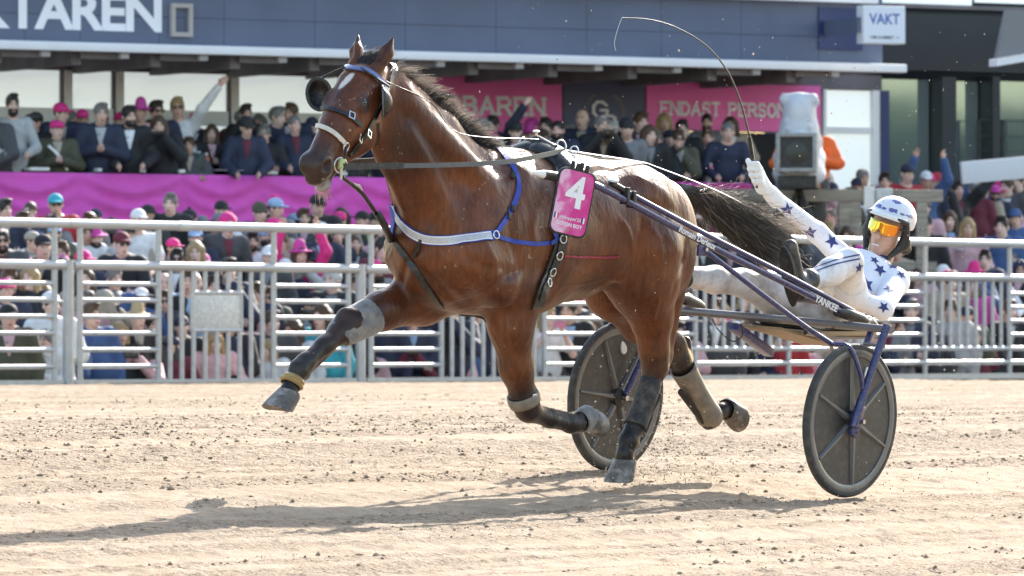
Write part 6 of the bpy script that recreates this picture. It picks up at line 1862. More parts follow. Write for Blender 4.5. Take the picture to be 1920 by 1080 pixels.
def body_mesh(p, yaw):
    if (p, yaw) in BODY: return BODY[(p, yaw)]
    f = Field((-.66, -.52, -.02), (.66, .30, 2.08), .0125)
    R = rz(yaw); h = lambda x, y, z: HEAD_C + R @ np.array([x, y, z])
    f.ell(h(0, .015, .035), (.074, .092, .088), .02, R)
    f.ell(h(0, -.028, -.035), (.058, .062, .082), .03, R)
    f.ell(h(0, -.058, -.090), (.030, .028, .024), .025, R)
    f.cone(h(0, -.085, .008), h(0, -.110, -.028), .010, .015, .012)
    for s in (-1, 1):
        f.ell(h(s * .034, -.066, -.014), (.022, .022, .018), .018, R)
        f.ell(h(s * .030, -.094, .014), (.018, .016, .012), .012, R, cut=True)
        f.ell(h(s * .080, .010, -.008), (.010, .022, .032), .010, R)
    f.cone(h(-.032, -.082, .032), h(.032, -.082, .032), .010, .010, .012)
    f.ell(h(0, -.092, -.058), (.024, .012, .007), .006, R); f.ell(h(0, -.088, -.072), (.021, .012, .007), .006, R)
    f.cone((0, .03, 1.42), h(0, .01, -.06), .062, .055, .03)
    f.chain([((0, .02, .98), .15), ((0, .02, 1.15), .135), ((0, .02, 1.34), .155)], .06); f.cone((-.15, .02, 1.42), (.15, .02, 1.42), .07, .07, .06)
    for s, (a, e, w) in pose_joints(p).items():
        f.chain([(a, .050), (e, .040), (w, .026)], .03)
        d = w - e; d /= np.linalg.norm(d); sd = np.cross(d, [0, 0, 1.]); sd /= max(np.linalg.norm(sd), 1e-6)
        up_ = np.cross(sd, d)
        f.cone(w, w + d * .055, .026, .034, .02)
        for k in range(4):
            o_ = (k - 1.5) * .021
            b0 = w + d * .075 + up_ * o_; cu = sd * (.02 * -s)
            f.chain([(b0, .0115), (b0 + d * (.045 - .004 * abs(k - 1.3)) + cu, .0105), (b0 + d * (.070 - .008 * abs(k - 1.3)) + cu * 2.2, .009)], .004)
        f.chain([(w + d * .03 + up_ * .03, .014), (w + d * .07 + up_ * .055 - sd * s * .02, .011)], .008)
        f.chain([((s * .09, .02, .95), .085), ((s * .10, 0, .52), .06), ((s * .10, .02, .10), .04)], .04)
        f.cone((s * .10, .03, .05), (s * .12, -.13, .03), .042, .034, .03)
    V_, Q_ = f.mesh(1)
    me = mesh_np('body', V_, Q_); me.materials.append(SKINS[0])
    L = (V_ - HEAD_C) @ R
    fr = L[:, 1] < -.055
    lip = np.where(fr, 1 - sstep(np.sqrt((L[:, 0] / .026) ** 2 + ((L[:, 2] + .065) / .012) ** 2), .7, 1.2), 0)
    brow = np.where(fr, (1 - sstep(np.sqrt(((np.abs(L[:, 0]) - .031) / .021) ** 2 + ((L[:, 2] - .034) / .008) ** 2), .6, 1.3)), 0)
    eye_ = np.where(fr, (1 - sstep(np.sqrt(((np.abs(L[:, 0]) - .030) / .013) ** 2 + ((L[:, 2] - .013) / .008) ** 2), .6, 1.3)), 0)
    set_attr(me, 'lip', lip); set_attr(me, 'brow', np.maximum(brow * .8, eye_ * .85))
    BODY[(p, yaw)] = me; return me
def jacket_mesh(p, kind):
    if (p, kind) in JACK: return JACK[(p, kind)]
    f = Field((-.66, -.52, .70), (.66, .32, 2.02), .0155); g = .022 if kind == 'coat' else .010
    f.chain([((0, .02, .88), .165 + g), ((0, .02, 1.15), .150 + g), ((0, .02, 1.32), .165 + g)], .06, 1.0)
    f.ell((0, -.02, 1.08), (.20 + g, .155 + g, .20), .06)
    f.cone((-.165, .02, 1.415), (.165, .02, 1.415), .075 + g, .075 + g, .06)
    f.cone((0, .04, 1.42), (0, .03, 1.49 if kind == 'coat' else 1.46), .085 + g * .6, .068 + g * .6, .03)
    for s, (a, e, w) in pose_joints(p).items():
        w2 = w - (w - e) / np.linalg.norm(w - e) * .015
        sl = e * .4 + a * .6 if kind == 'tee' else w2
        if kind == 'tee': f.chain([(a, .068), (a * .35 + e * .65, .064)], .03)
        else: f.chain([(a, .070 + g), (e, .056 + g), (w2, .038 + g)], .03)
        if kind == 'coat':
            f.ell(e + np.array([0, .01, .02]), (.078, .078, .06), .03)
            f.cone(a * .6 + e * .4, a * .4 + e * .6 , .082, .080, .02)
    if kind == 'coat':
        f.cone((-.02, -.17, .95), (-.02, -.16, 1.40), .012, .012, .02)
        f.ell((0, .12, 1.47), (.15, .08, .07), .04)
    V_, Q_ = f.mesh(2)
    me = mesh_np('jacket', V_, Q_); me.materials.append(M_WHITE); JACK[(p, kind)] = me; return me
def trousers_mesh():
    global TROU
    if TROU: return TROU
    f = Field((-.34, -.26, .06), (.34, .26, 1.0), .018)
    f.cone((-.07, .02, .90), (.07, .02, .90), .15, .15, .05)
    for s in (-1, 1): f.chain([((s * .09, .02, .88), .115), ((s * .105, 0, .50), .085), ((s * .105, .02, .12), .07)], .04)
    V_, Q_ = f.mesh(1); TROU = mesh_np('trousers', V_, Q_); TROU.materials.append(M_WHITE); return TROU
SHIRT = {}
def shirt_mesh(p):
    """open collar showing between the jacket fronts"""
    if p in SHIRT: return SHIRT[p]
    src = jacket_mesh(p, 'coat')
    bv = BVHTree.FromPolygons([v.co[:] for v in src.vertices], [q.vertices[:] for q in src.polygons])
    mb = MB(); rows = []
    for i in range(7):
        z = 1.475 - .036 * i; hw = .060 * (1 - i / 6.5) + .004
        rw = []
        for j in range(5):
            x = hw * (j / 2 - 1); h = bv.ray_cast(Vector((x, -.6, z)), Vector((0, 1, 0)))[0]
            rw.append((x, (h.y if h else -.1) - .006, z))
        rows.append(rw)
    mb.add([q for r in rows for q in r], [(i * 5 + j, i * 5 + j + 1, i * 5 + j + 6, i * 5 + j + 5) for i in range(6) for j in range(4)])
    SHIRT[p] = mb.mesh('shirt', 60); SHIRT[p].materials.append(M_WHITE); return SHIRT[p]
# headgear in head space (x to the person's left, -y forward)
HG = {}
def headgear(kind):
    if kind in HG: return HG[kind]
    f = Field((-.19, -.24, -.36), (.19, .20, .22), .0105)
    if kind in ('short', 'crop', 'fringe', 'long', 'bob', 'bun'):
        g = .010 if kind != 'crop' else .005
        f.ell((0, .018, .040), (.076 + g, .095 + g, .092 + g), .01)
        f.ell((0, -.128, -.020), (.064, .088, .098), .012, cut=True)
        f.ell((0, -.050, -.135), (.14, .095, .100), .015, cut=True)
        f.ell((0, .060, -.175), (.14, .10, .085), .015, cut=True)
        if kind == 'short': f.ell((.01, -.052, .118), (.062, .045, .026), .03)
        if kind == 'fringe': f.ell((0, -.03, .15), (.062, .10, .055), .02, cut=True)
        if kind in ('long', 'bob'):
            zl = -.30 if kind == 'long' else -.15
            for s in (-1, 1):
                f.cone((s * .078, .01, .04), (s * .092, -.005, zl), .030, .034, .03); f.cone((s * .05, .075, .02), (s * .055, .07, zl), .045, .05, .03)
    elif kind in ('cap', 'cap_pom'):
        f.ell((0, .012, .055), (.089, .108, .082), .01); f.ell((0, 0, -.06), (.2, .2, .092), .008, cut=True)
        f.ell((0, -.130, .044), (.068, .075, .011), .012)
        if kind == 'cap_pom': f.ell((0, .01, .15), (.022, .022, .022), .01)
    elif kind == 'flat_cap':
        f.ell((0, -.005, .085), (.098, .125, .045), .02); f.ell((0, -.12, .055), (.06, .05, .012), .02)
    elif kind == 'beanie':
        f.ell((0, .02, .055), (.090, .106, .098), .01); f.ell((0, -.01, -.075), (.2, .2, .095), .01, cut=True)
        f.cone((-.05, -.075, .035), (.05, -.075, .035), .018, .018, .02)
    elif kind in ('fedora', 'straw_hat'):
        f.cone((0, .01, .06), (0, .01, .125), .088, .070, .02); f.ell((0, .01, .048), (.150, .165, .014), .015)
    elif kind == 'hood':
        f.ell((0, .03, .03), (.105, .120, .125), .02); f.ell((0, -.115, -.02), (.075, .09, .10), .02, cut=True)
    V_, Q_ = f.mesh(1); me = mesh_np(kind, V_, Q_); me.materials.append(M_WHITE); HG[kind] = me; return me
def beard_me():
    if 'beard' in HG: return HG['beard']
    f = Field((-.12, -.16, -.16), (.12, .06, .06), .0105)
    f.ell((0, -.040, -.068), (.068, .062, .062), .02); f.ell((0, -.03, .045), (.2, .2, .075), .01, cut=True); f.ell((0, -.115, -.064), (.026, .030, .011), .006, cut=True)
    V_, Q_ = f.mesh(1); HG['beard'] = mesh_np('beard', V_, Q_); HG['beard'].materials.append(M_WHITE); return HG['beard']
def shades_me():
    if 'shades' in HG: return HG['shades']
    mb = MB()
    for s in (-1, 1):
        mb.add([(s * x, y, z) for y in (-.112, -.104) for x, z in ((.006, .026), (.034, .030), (.060, .024), (.056, -.004), (.034, -.012), (.012, -.004))], [(0,1,2,3,4,5), (11,10,9,8,7,6)] + [(i, (i+1) % 6, 6 + (i+1) % 6, 6 + i) for i in range(6)])
        mb.box((s * .066 - .004, -.104, .014), (s * .066 + .012 * s + .004, .01, .022))
    mb.box((-.012, -.110, .016), (.012, -.105, .024))
    HG['shades'] = mb.mesh('sunglasses', 30); HG['shades'].materials.append(M_SHADES); return HG['shades']

ME_PHONE = MB().box((-.038, -.006, -.075), (.038, .006, .075)).mesh('phone', 30, bevel=.004); ME_PHONE.materials.append(M_PHONE)
def inst(name, me, m, parent, M_=None):
    o = bpy.data.objects.new(name, me); COL.objects.link(o); o.parent = parent
    if M_ is not None: o.matrix_basis = M_
    if m is not None:
        o.material_slots[0].link = 'OBJECT'; o.material_slots[0].material = m
    return o
PEOPLE = []
POSE_TXT = {'rail': 'resting both hands forward', 'clap': 'clapping', 'phone': 'holding a phone up', 'down': 'with arms down', 'arms_up': 'with both arms raised', 'fist': 'with one fist raised', 'chin': 'with a hand at the chin', 'fold': 'with folded arms'}
HAT = {'cap': 'cap', 'cap_pom': 'pompom cap', 'flat_cap': 'flat cap', 'beanie': 'beanie', 'fedora': 'brimmed hat', 'straw_hat': 'straw hat', 'hood': 'hood'}
JT = {'coat': 'jacket', 'top': 'sweater', 'tee': 'T-shirt'}
rp_ = np.random.RandomState(21)
def person(px, py, where, row, pose, head, hcol, jk, jcol, extra='', yaw=None, turn=None, hide=False):
    """px, py: where the top of the head appears; where: 'terrace' or 'balcony'"""
    hatted = head in HAT
    topz = 1.745 + (.02 if hatted else .0)
    if where == 'balcony':
        off = .30 + .68 * row
        q = (px - 960) / F; bx, by = PB[0] - sB * off, PB[1] + cB * off
        y = (-sB * bx + cB * by) / (cB - sB * q); fl = ZDECK + .12 * row
    else:
        cands = range(6 if px > 1545 else 5) if row is None else [row]
        best = None
        for r in cands:
            y_ = on_line(px, W_F + ROWS2[r][0])[1]; hgt = zpx(py, y_) - ROWS2[r][1]
            e = abs(hgt - 1.74)
            if best is None or e < best[0]: best = (e, r, y_)
        row = best[1]; y = best[2] + rp_.uniform(-.12, .12); fl = ROWS2[row][1]
    x = (px - 960) / F * y
    sc = max(.55, min(1.16, (zpx(py, y) - fl) / topz))
    face = math.atan2(-x * .6, -y) if turn is None else 0
    ang = (turn if turn is not None else rp_.uniform(-.45, .30))
    if yaw is None: yaw = round(rp_.choice([-.5, -.2, .15, .4]), 2)
    root = empty('person', Matrix.Translation((x, y, fl)) @ Matrix.Rotation(ang, 4, 'Z') @ Matrix.Rotation(rp_.uniform(-.04, .12) * (1.4 if pose == 'rail' else 1), 4, 'X') @ Matrix.Rotation(rp_.uniform(-.05, .05), 4, 'Y') @ Matrix.Diagonal((sc ** .5 * rp_.uniform(.92, 1.1), sc ** .5, sc, 1)))
    inst('body', body_mesh(pose, yaw), SKINS[rp_.choice(4, p=[.35, .35, .2, .1])], root)
    inst('jacket', jacket_mesh(pose, jk), cloth_m(jcol), root)
    inst('trousers', trousers_mesh(), cloth_m(rp_.choice(['black', 'navy', 'dark grey', 'navy'])), root)
    if jk == 'coat' and jcol in ('black', 'navy', 'dark grey', 'olive', 'beige', 'grey') and rp_.rand() < .75:
        inst('shirt', shirt_mesh(pose), cloth_m(rp_.choice(['white', 'light blue', 'grey', 'light grey', 'beige', 'pale pink', 'maroon'])), root)
    HMx = Matrix.Translation(tuple(HEAD_C)) @ Matrix.Rotation(yaw, 4, 'Z')
    hc = rp_.choice(['dark', 'brown', 'brown', 'blond', 'grey'])
    if hatted:
        inst({'cap_pom': 'cap', 'flat_cap': 'cap', 'fedora': 'hat', 'straw_hat': 'hat'}.get(head, head), headgear(head), cloth_m(hcol), root, HMx)
        if 'long' in extra: inst('hair', headgear('long'), hair_m('brown'), root, HMx @ Matrix.Diagonal((.97, .97, 1, 1)))
        elif head != 'hood': inst('hair', headgear('crop'), hair_m(hc), root, HMx)
    elif head != 'bald':
        inst('hair', headgear(head), hair_m(hcol), root, HMx)
    if 'beard' in extra: inst('beard', beard_me(), hair_m('dark' if hatted or hcol not in HC else hcol), root, HMx)
    if 'shades' in extra: inst('sunglasses', shades_me(), None, root, HMx)
    if 'stripe' in extra:
        MB().ribbon(smooth_pts([(-.12, -.175, 1.42), (.0, -.20, 1.30), (.12, -.20, 1.10)], 5), [(0, -1, 0)] * 11, .035, .01).build('shoulder_strap', M_WHITE, root, 40)
    who = 'person'
    desc = f"{who} in {jcol} {JT[jk]}"
    if hatted: desc += f" and {hcol} {HAT[head]}"
    elif head == 'bald': desc = f"bald " + desc
    else: desc = f"{hcol}-haired " + desc
    ex = []
    if 'shades' in extra: ex.append('sunglasses')
    if 'beard' in extra: ex.append('beard')
    if ex: desc += ' with ' + ' and '.join(ex)
    PEOPLE.append([root, px, py, where, desc, pose, row])
    if pose == 'phone':
        ph = empty('phone', root.matrix_basis @ Matrix.Translation((0, -.395, 1.555)) @ Matrix.Rotation(1.57, 4, 'Y'))
        inst('case', ME_PHONE, mat('phone_pink', (.62, .22, .34), .3) if 'pinkphone' in extra else None, ph)
        PEOPLE[-1].append(ph)
    return root

B, T_ = 'balcony', 'terrace'
for a in [
    (3, 196, B, 0, 'rail', 'fringe', 'grey', 'coat', 'dark grey'), (24, 178, B, 0, 'rail', 'short', 'dark', 'top', 'light grey', 'beard', .1),
    (58, 210, B, 1, 'down', 'flat_cap', 'dark grey', 'coat', 'black'), (114, 189, B, 1, 'rail', 'cap', 'hot pink', 'coat', 'navy', '', .8, .2),
    (107, 224, B, 0, 'clap', 'cap', 'hot pink', 'coat', 'olive', 'stripe', .3, .15), (152, 203, B, 1, 'down', 'cap', 'hot pink', 'coat', 'navy', 'beard', .2),
    (180, 195, B, 0, 'clap', 'short', 'grey', 'coat', 'navy', '', .15, .1), (244, 199, B, 0, 'rail', 'short', 'dark', 'coat', 'black', 'beard', .4, .1),
    (262, 189, B, 1, 'down', 'fedora', 'magenta', 'top', 'pale pink'), (293, 190, B, 1, 'down', 'short', 'dark', 'coat', 'navy', 'shades'),
    (306, 217, B, 0, 'phone', 'bob', 'brown', 'coat', 'black', '', .1, 0), (344, 184, B, 1, 'fist', 'short', 'blond', 'top', 'white', 'shades', .2, -.1),
    (352, 258, B, 0, 'fold', 'short', 'brown', 'coat', 'dark grey'), (384, 234, B, 1, 'clap', 'bob', 'brown', 'coat', 'black'),
    (460, 197, B, 1, 'phone', 'short', 'dark', 'coat', 'black'), (462, 217, B, 0, 'rail', 'beanie', 'black', 'coat', 'navy', 'shades', .35, .1),
    (491, 235, B, 0, 'fold', 'short', 'grey', 'coat', 'black', 'shades', 0, 0), (512, 202, B, 1, 'down', 'short', 'grey', 'coat', 'navy', '', .7, .3),
    (541, 195, B, 1, 'down', 'short', 'brown', 'coat', 'navy', '', -.3), (556, 217, B, 0, 'rail', 'crop', 'grey', 'coat', 'navy', '', .3, .2),
    (586, 220, B, 1, 'down', 'beanie', 'navy', 'coat', 'dark grey'), (620, 215, B, 0, 'down', 'short', 'dark', 'coat', 'black'),
    (735, 212, B, 0, 'clap', 'short', 'brown', 'coat', 'navy'), (770, 225, B, 1, 'down', 'cap', 'black', 'coat', 'grey'), (815, 220, B, 0, 'rail', 'bob', 'blond', 'coat', 'black'),
    (905, 221, B, 0, 'fold', 'fringe', 'grey', 'top', 'beige'), (938, 218, B, 1, 'fist', 'short', 'dark', 'coat', 'navy', '', -.2, -.3), (963, 227, B, 0, 'down', 'cap', 'black', 'coat', 'black', 'shades'),
    (1000, 236, B, 1, 'down', 'fedora', 'magenta', 'coat', 'navy'), (1033, 222, B, 1, 'down', 'short', 'dark', 'coat', 'navy'), (1055, 228, B, 0, 'fold', 'crop', 'dark', 'coat', 'navy', 'beard', .2),
    (1099, 206, B, 1, 'down', 'bald', '', 'coat', 'navy'), (1116, 217, B, 0, 'phone', 'fringe', 'grey', 'coat', 'black', '', .2, .2), (1138, 229, B, 1, 'down', 'short', 'white', 'coat', 'black'),
    (1165, 221, B, 0, 'down', 'beanie', 'black', 'top', 'grey', '', .1), (1191, 212, B, 1, 'down', 'short', 'brown', 'coat', 'dark grey'), (1208, 235, B, 0, 'down', 'bob', 'brown', 'coat', 'black', '', .3),
    (1243, 247, B, 0, 'rail', 'short', 'grey', 'coat', 'black', '', .4), (1279, 226, B, 1, 'down', 'short', 'dark', 'coat', 'black'), (1277, 244, B, 0, 'chin', 'short', 'brown', 'coat', 'olive', 'shades'),
    (1326, 243, B, 1, 'down', 'fringe', 'brown', 'top', 'white'), (1363, 230, B, 0, 'rail', 'crop', 'grey', 'top', 'navy', '', .1, .05)]: person(*a)
for a in [
    (14, 373, T_, 4, 'down', 'short', 'dark', 'coat', 'navy', '', .5), (61, 380, T_, 4, 'down', 'crop', 'brown', 'coat', 'dark grey', 'shades'), (118, 361, T_, 4, 'down', 'cap', 'teal', 'top', 'red', 'shades', .3),
    (156, 398, T_, 4, 'down', 'short', 'brown', 'top', 'grey'), (189, 390, T_, 4, 'down', 'cap', 'navy', 'coat', 'black', '', .6), (253, 390, T_, 3, 'rail', 'cap', 'white', 'tee', 'white', '', .4), (268, 382, T_, 4, 'down', 'cap', 'black', 'coat', 'dark grey'),
    (314, 363, T_, 4, 'down', 'short', 'grey', 'coat', 'black', '', .1), (352, 391, T_, 4, 'phone', 'cap_pom', 'black', 'coat', 'navy', '', 0, 0), (380, 405, T_, 4, 'down', 'beanie', 'grey', 'coat', 'black'),
    (408, 398, T_, 3, 'down', 'hood', 'hot pink', 'coat', 'dark grey', '', .2), (415, 374, T_, 4, 'down', 'cap', 'black', 'coat', 'black', '', .4), (444, 404, T_, 4, 'down', 'short', 'white', 'coat', 'grey'),
    (487, 378, T_, 4, 'down', 'beanie', 'olive', 'coat', 'black', '', .7), (506, 368, T_, 4, 'down', 'cap', 'light blue', 'top', 'grey', '', .8), (531, 371, T_, 4, 'down', 'fedora', 'hot pink', 'coat', 'navy'), (512, 407, T_, 3, 'down', 'cap', 'hot pink', 'coat', 'beige', '', -.2),
    (547, 399, T_, 4, 'down', 'cap', 'light blue', 'coat', 'navy', '', .1), (521, 395, T_, 4, 'down', 'cap', 'black', 'coat', 'grey'), (590, 363, T_, 4, 'down', 'cap', 'black', 'coat', 'black', 'shades', .5), (557, 391, T_, 4, 'down', 'short', 'brown', 'coat', 'dark grey'),
    (594, 415, T_, 3, 'down', 'cap', 'white', 'coat', 'navy', '', .2), (646, 391, T_, 4, 'down', 'long', 'dark', 'coat', 'black'), (672, 394, T_, 4, 'down', 'cap', 'black', 'coat', 'green'), (697, 396, T_, 4, 'down', 'cap', 'black', 'coat', 'navy'), (622, 423, T_, 3, 'down', 'short', 'grey', 'tee', 'navy', '', .15),
    (21, 427, T_, 2, 'rail', 'fringe', 'dark', 'coat', 'dark grey', 'shades beard', .2), (49, 432, T_, 3, 'down', 'cap', 'beige', 'coat', 'grey', '', .7), (84, 437, T_, 2, 'down', 'cap', 'black', 'coat', 'black', '', .5), (121, 455, T_, 2, 'down', 'short', 'brown', 'top', 'pale pink'),
    (150, 466, T_, 2, 'down', 'cap', 'hot pink', 'coat', 'navy', '', .8), (162, 420, T_, 3, 'down', 'short', 'brown', 'coat', 'white', '', .3), (226, 432, T_, 2, 'fold', 'cap', 'maroon', 'coat', 'black', 'shades', .6), (312, 445, T_, 3, 'down', 'cap', 'hot pink', 'coat', 'maroon', '', .5),
    (326, 468, T_, 2, 'down', 'short', 'dark', 'coat', 'navy', 'shades', .2), (386, 452, T_, 2, 'down', 'long', 'blond', 'coat', 'black', '', .3), (428, 445, T_, 3, 'down', 'beanie', 'hot pink', 'coat', 'black', '', .4), (462, 436, T_, 3, 'down', 'short', 'dark', 'top', 'white', 'beard', 0),
    (437, 478, T_, 1, 'chin', 'short', 'dark', 'coat', 'navy'), (498, 458, T_, 2, 'down', 'cap', 'white', 'coat', 'dark grey', '', .1), (540, 486, T_, 2, 'down', 'beanie', 'white', 'coat', 'navy'), (574, 456, T_, 2, 'arms_up', 'fedora', 'magenta', 'top', 'hot pink', 'long', .3, .1),
    (518, 438, T_, 3, 'down', 'short', 'brown', 'coat', 'beige'), (650, 440, T_, 3, 'down', 'crop', 'brown', 'coat', 'black'), (678, 440, T_, 3, 'down', 'bob', 'brown', 'coat', 'navy'), (704, 446, T_, 2, 'down', 'short', 'dark', 'coat', 'maroon'),
    (8, 520, T_, 1, 'down', 'cap', 'hot pink', 'coat', 'navy', '', .6), (34, 505, T_, 1, 'rail', 'short', 'brown', 'coat', 'black'), (60, 500, T_, 1, 'down', 'long', 'blond', 'coat', 'black', '', 0), (18, 566, T_, 0, 'down', 'cap', 'black', 'coat', 'olive'),
    (104, 527, T_, 0, 'fold', 'cap', 'white', 'coat', 'white', '', .5, .1), (172, 502, T_, 1, 'down', 'bob', 'brown', 'coat', 'beige', '', .2), (214, 503, T_, 1, 'down', 'short', 'grey', 'top', 'blue', '', .5), (184, 570, T_, 0, 'down', 'short', 'brown', 'coat', 'blue', '', .5),
    (252, 538, T_, 1, 'down', 'cap', 'white', 'coat', 'blue', '', .1), (250, 571, T_, 0, 'down', 'straw_hat', 'straw', 'coat', 'black', '', .3), (222, 606, T_, 0, 'down', 'long', 'blond', 'coat', 'black', '', .5), (297, 512, T_, 1, 'down', 'bald', '', 'coat', 'black', '', .4),
    (335, 505, T_, 1, 'down', 'short', 'brown', 'top', 'light blue'), (372, 512, T_, 1, 'down', 'bald', '', 'coat', 'navy'), (402, 518, T_, 1, 'down', 'short', 'dark', 'top', 'pale pink'), (450, 520, T_, 1, 'down', 'beanie', 'black', 'coat', 'black'), (455, 585, T_, 0, 'rail', 'bob', 'brown', 'coat', 'black'), (487, 530, T_, 1, 'down', 'short', 'brown', 'coat', 'navy'),
    (350, 590, T_, 0, 'down', 'cap', 'navy', 'coat', 'black'), (405, 592, T_, 0, 'fold', 'short', 'grey', 'coat', 'navy'), (300, 590, T_, 0, 'down', 'short', 'dark', 'coat', 'dark grey'), (510, 585, T_, 0, 'down', 'short', 'brown', 'coat', 'dark grey'), (625, 505, T_, 1, 'clap', 'short', 'white', 'coat', 'black'), (660, 520, T_, 1, 'down', 'short', 'brown', 'coat', 'dark grey'), (612, 570, T_, 0, 'down', 'bob', 'brown', 'top', 'teal'),
    (560, 600, T_, 0, 'down', 'long', 'brown', 'top', 'white'), (660, 585, T_, 0, 'fold', 'cap', 'black', 'coat', 'black'),
    (725, 560, T_, 0, 'down', 'short', 'brown', 'coat', 'navy'), (765, 575, T_, 0, 'fold', 'short', 'dark', 'coat', 'navy'), (805, 560, T_, 0, 'down', 'beanie', 'black', 'coat', 'black'), (850, 555, T_, 0, 'phone', 'cap', 'black', 'coat', 'navy', '', 0, -.2), (900, 560, T_, 0, 'down', 'short', 'brown', 'coat', 'navy'),
    (1006, 570, T_, 0, 'phone', 'bob', 'blond', 'tee', 'white', 'pinkphone', .4, .4), (1065, 560, T_, 0, 'down', 'short', 'dark', 'coat', 'black'), (1110, 590, T_, 0, 'fold', 'long', 'brown', 'coat', 'navy'), (1095, 545, T_, 1, 'down', 'cap', 'hot pink', 'coat', 'dark grey'),
    (1340, 560, T_, 0, 'down', 'short', 'brown', 'coat', 'dark grey'), (1385, 590, T_, 0, 'down', 'cap', 'hot pink', 'coat', 'black'), (1400, 545, T_, 1, 'down', 'bob', 'blond', 'coat', 'navy'), (1330, 420, T_, 3, 'down', 'short', 'brown', 'coat', 'black'), (1352, 395, T_, 4, 'down', 'cap', 'black', 'coat', 'dark grey'),
    (1375, 430, T_, 3, 'down', 'short', 'grey', 'coat', 'navy'), (1395, 402, T_, 4, 'down', 'short', 'brown', 'coat', 'black'), (1440, 470, T_, 2, 'down', 'bob', 'brown', 'coat', 'navy'), (1425, 420, T_, 3, 'down', 'fringe', 'grey', 'coat', 'grey'), (1478, 430, T_, 3, 'down', 'cap', 'black', 'coat', 'black'),
    (1465, 600, T_, 0, 'down', 'short', 'brown', 'top', 'red'), (1500, 560, T_, 1, 'down', 'short', 'dark', 'coat', 'navy'), (1557, 418, T_, 3, 'down', 'short', 'blond', 'coat', 'grey', '', .2), (1570, 390, T_, 4, 'down', 'fringe', 'grey', 'coat', 'dark grey', '', .2), (1530, 400, T_, 4, 'down', 'cap', 'black', 'coat', 'black'),
    (1595, 425, T_, 3, 'down', 'bob', 'brown', 'coat', 'magenta'), (1555, 322, T_, None, 'down', 'bald', '', 'coat', 'maroon', '', .3), (1617, 317, T_, None, 'down', 'fringe', 'grey', 'coat', 'dark grey', '', .2), (1655, 324, T_, None, 'down', 'short', 'dark', 'coat', 'black', '', .1), (1687, 305, T_, None, 'down', 'cap', 'navy', 'top', 'red', '', .2),
    (1720, 318, T_, None, 'arms_up', 'cap', 'white', 'coat', 'blue', '', 0, .1), (1737, 322, T_, None, 'down', 'cap', 'hot pink', 'coat', 'navy', '', .3), (1758, 321, T_, None, 'down', 'cap', 'red', 'coat', 'black', '', .1), (1793, 340, T_, None, 'fist', 'short', 'dark', 'coat', 'black', '', 0, .4),
    (1847, 313, T_, None, 'down', 'bald', '', 'coat', 'blue', '', -.1), (1822, 342, T_, None, 'down', 'fringe', 'grey', 'coat', 'maroon', '', .5), (1855, 344, T_, None, 'rail', 'cap', 'magenta', 'coat', 'navy', 'shades beard', .1, 0), (1893, 332, T_, None, 'down', 'short', 'brown', 'coat', 'dark grey', '', -.5), (1919, 324, T_, None, 'down', 'short', 'brown', 'coat', 'olive'),
    (1800, 409, T_, 3, 'rail', 'bob', 'blond', 'coat', 'pale pink', '', .1, 0), (1722, 372, T_, 4, 'down', 'short', 'brown', 'top', 'pale pink'), (1735, 400, T_, 3, 'down', 'cap', 'black', 'coat', 'black'), (1768, 395, T_, 4, 'down', 'bob', 'brown', 'coat', 'navy'), (1690, 380, T_, 4, 'down', 'short', 'dark', 'coat', 'black'), (1880, 400, T_, 3, 'down', 'short', 'dark', 'coat', 'blue'), (1915, 390, T_, 4, 'down', 'cap', 'blue', 'coat', 'blue'),
    (1788, 498, T_, 1, 'down', 'cap', 'hot pink', 'coat', 'black', '', -.3), (1765, 510, T_, 1, 'down', 'short', 'brown', 'coat', 'beige', '', .2), (1784, 562, T_, 0, 'down', 'short', 'brown', 'coat', 'light grey', '', 0), (1826, 520, T_, 1, 'down', 'bob', 'brown', 'coat', 'magenta', '', .2), (1830, 570, T_, 0, 'fold', 'cap', 'navy', 'coat', 'olive', '', -.4),
    (1908, 488, T_, 2, 'down', 'hood', 'navy', 'coat', 'black'), (1850, 470, T_, 2, 'down', 'short', 'dark', 'coat', 'navy'), (1890, 560, T_, 0, 'down', 'short', 'brown', 'coat', 'black'), (1740, 590, T_, 0, 'down', 'cap', 'black', 'coat', 'dark grey'), (1700, 560, T_, 0, 'fold', 'short', 'grey', 'coat', 'navy'), (1660, 590, T_, 0, 'down', 'short', 'brown', 'coat', 'grey')]: person(*a)

# more of the packed crowd between and behind the people above
FILL = np.random.RandomState(77)
def fill(n, x0, x1, y0, y1, where, row, hats=.4):
    for i in range(n):
        px = x0 + (x1 - x0) * (i + FILL.uniform(.15, .85)) / n; py = FILL.uniform(y0, y1)
        if any(abs(px - e[1]) < 13 and abs(py - e[2]) < 12 for e in PEOPLE): continue
        hat = FILL.rand() < hats
        head = FILL.choice(['cap', 'cap', 'beanie', 'fedora']) if hat else FILL.choice(['short', 'short', 'bob', 'fringe', 'long', 'crop'])
        hc_ = FILL.choice(['hot pink', 'black', 'navy', 'white', 'hot pink', 'light blue', 'grey', 'magenta']) if hat else FILL.choice(['dark', 'brown', 'brown', 'grey', 'blond'])
        jk = FILL.choice(['coat', 'coat', 'coat', 'top'])
        person(px, py, where, row, FILL.choice(['down', 'down', 'fold', 'rail', 'clap', 'phone']), head, hc_, jk, FILL.choice(['black', 'navy', 'dark grey', 'grey', 'beige', 'olive', 'white', 'maroon', 'blue', 'light grey', 'pale pink']), FILL.choice(['', '', 'shades', 'beard', '']) if head not in ('bob', 'long') else '')
fill(9, 20, 600, 206, 216, 'balcony', 2); fill(12, 640, 1400, 208, 232, 'balcony', 2, .25); fill(6, 880, 1390, 232, 246, 'balcony', 1, .3)
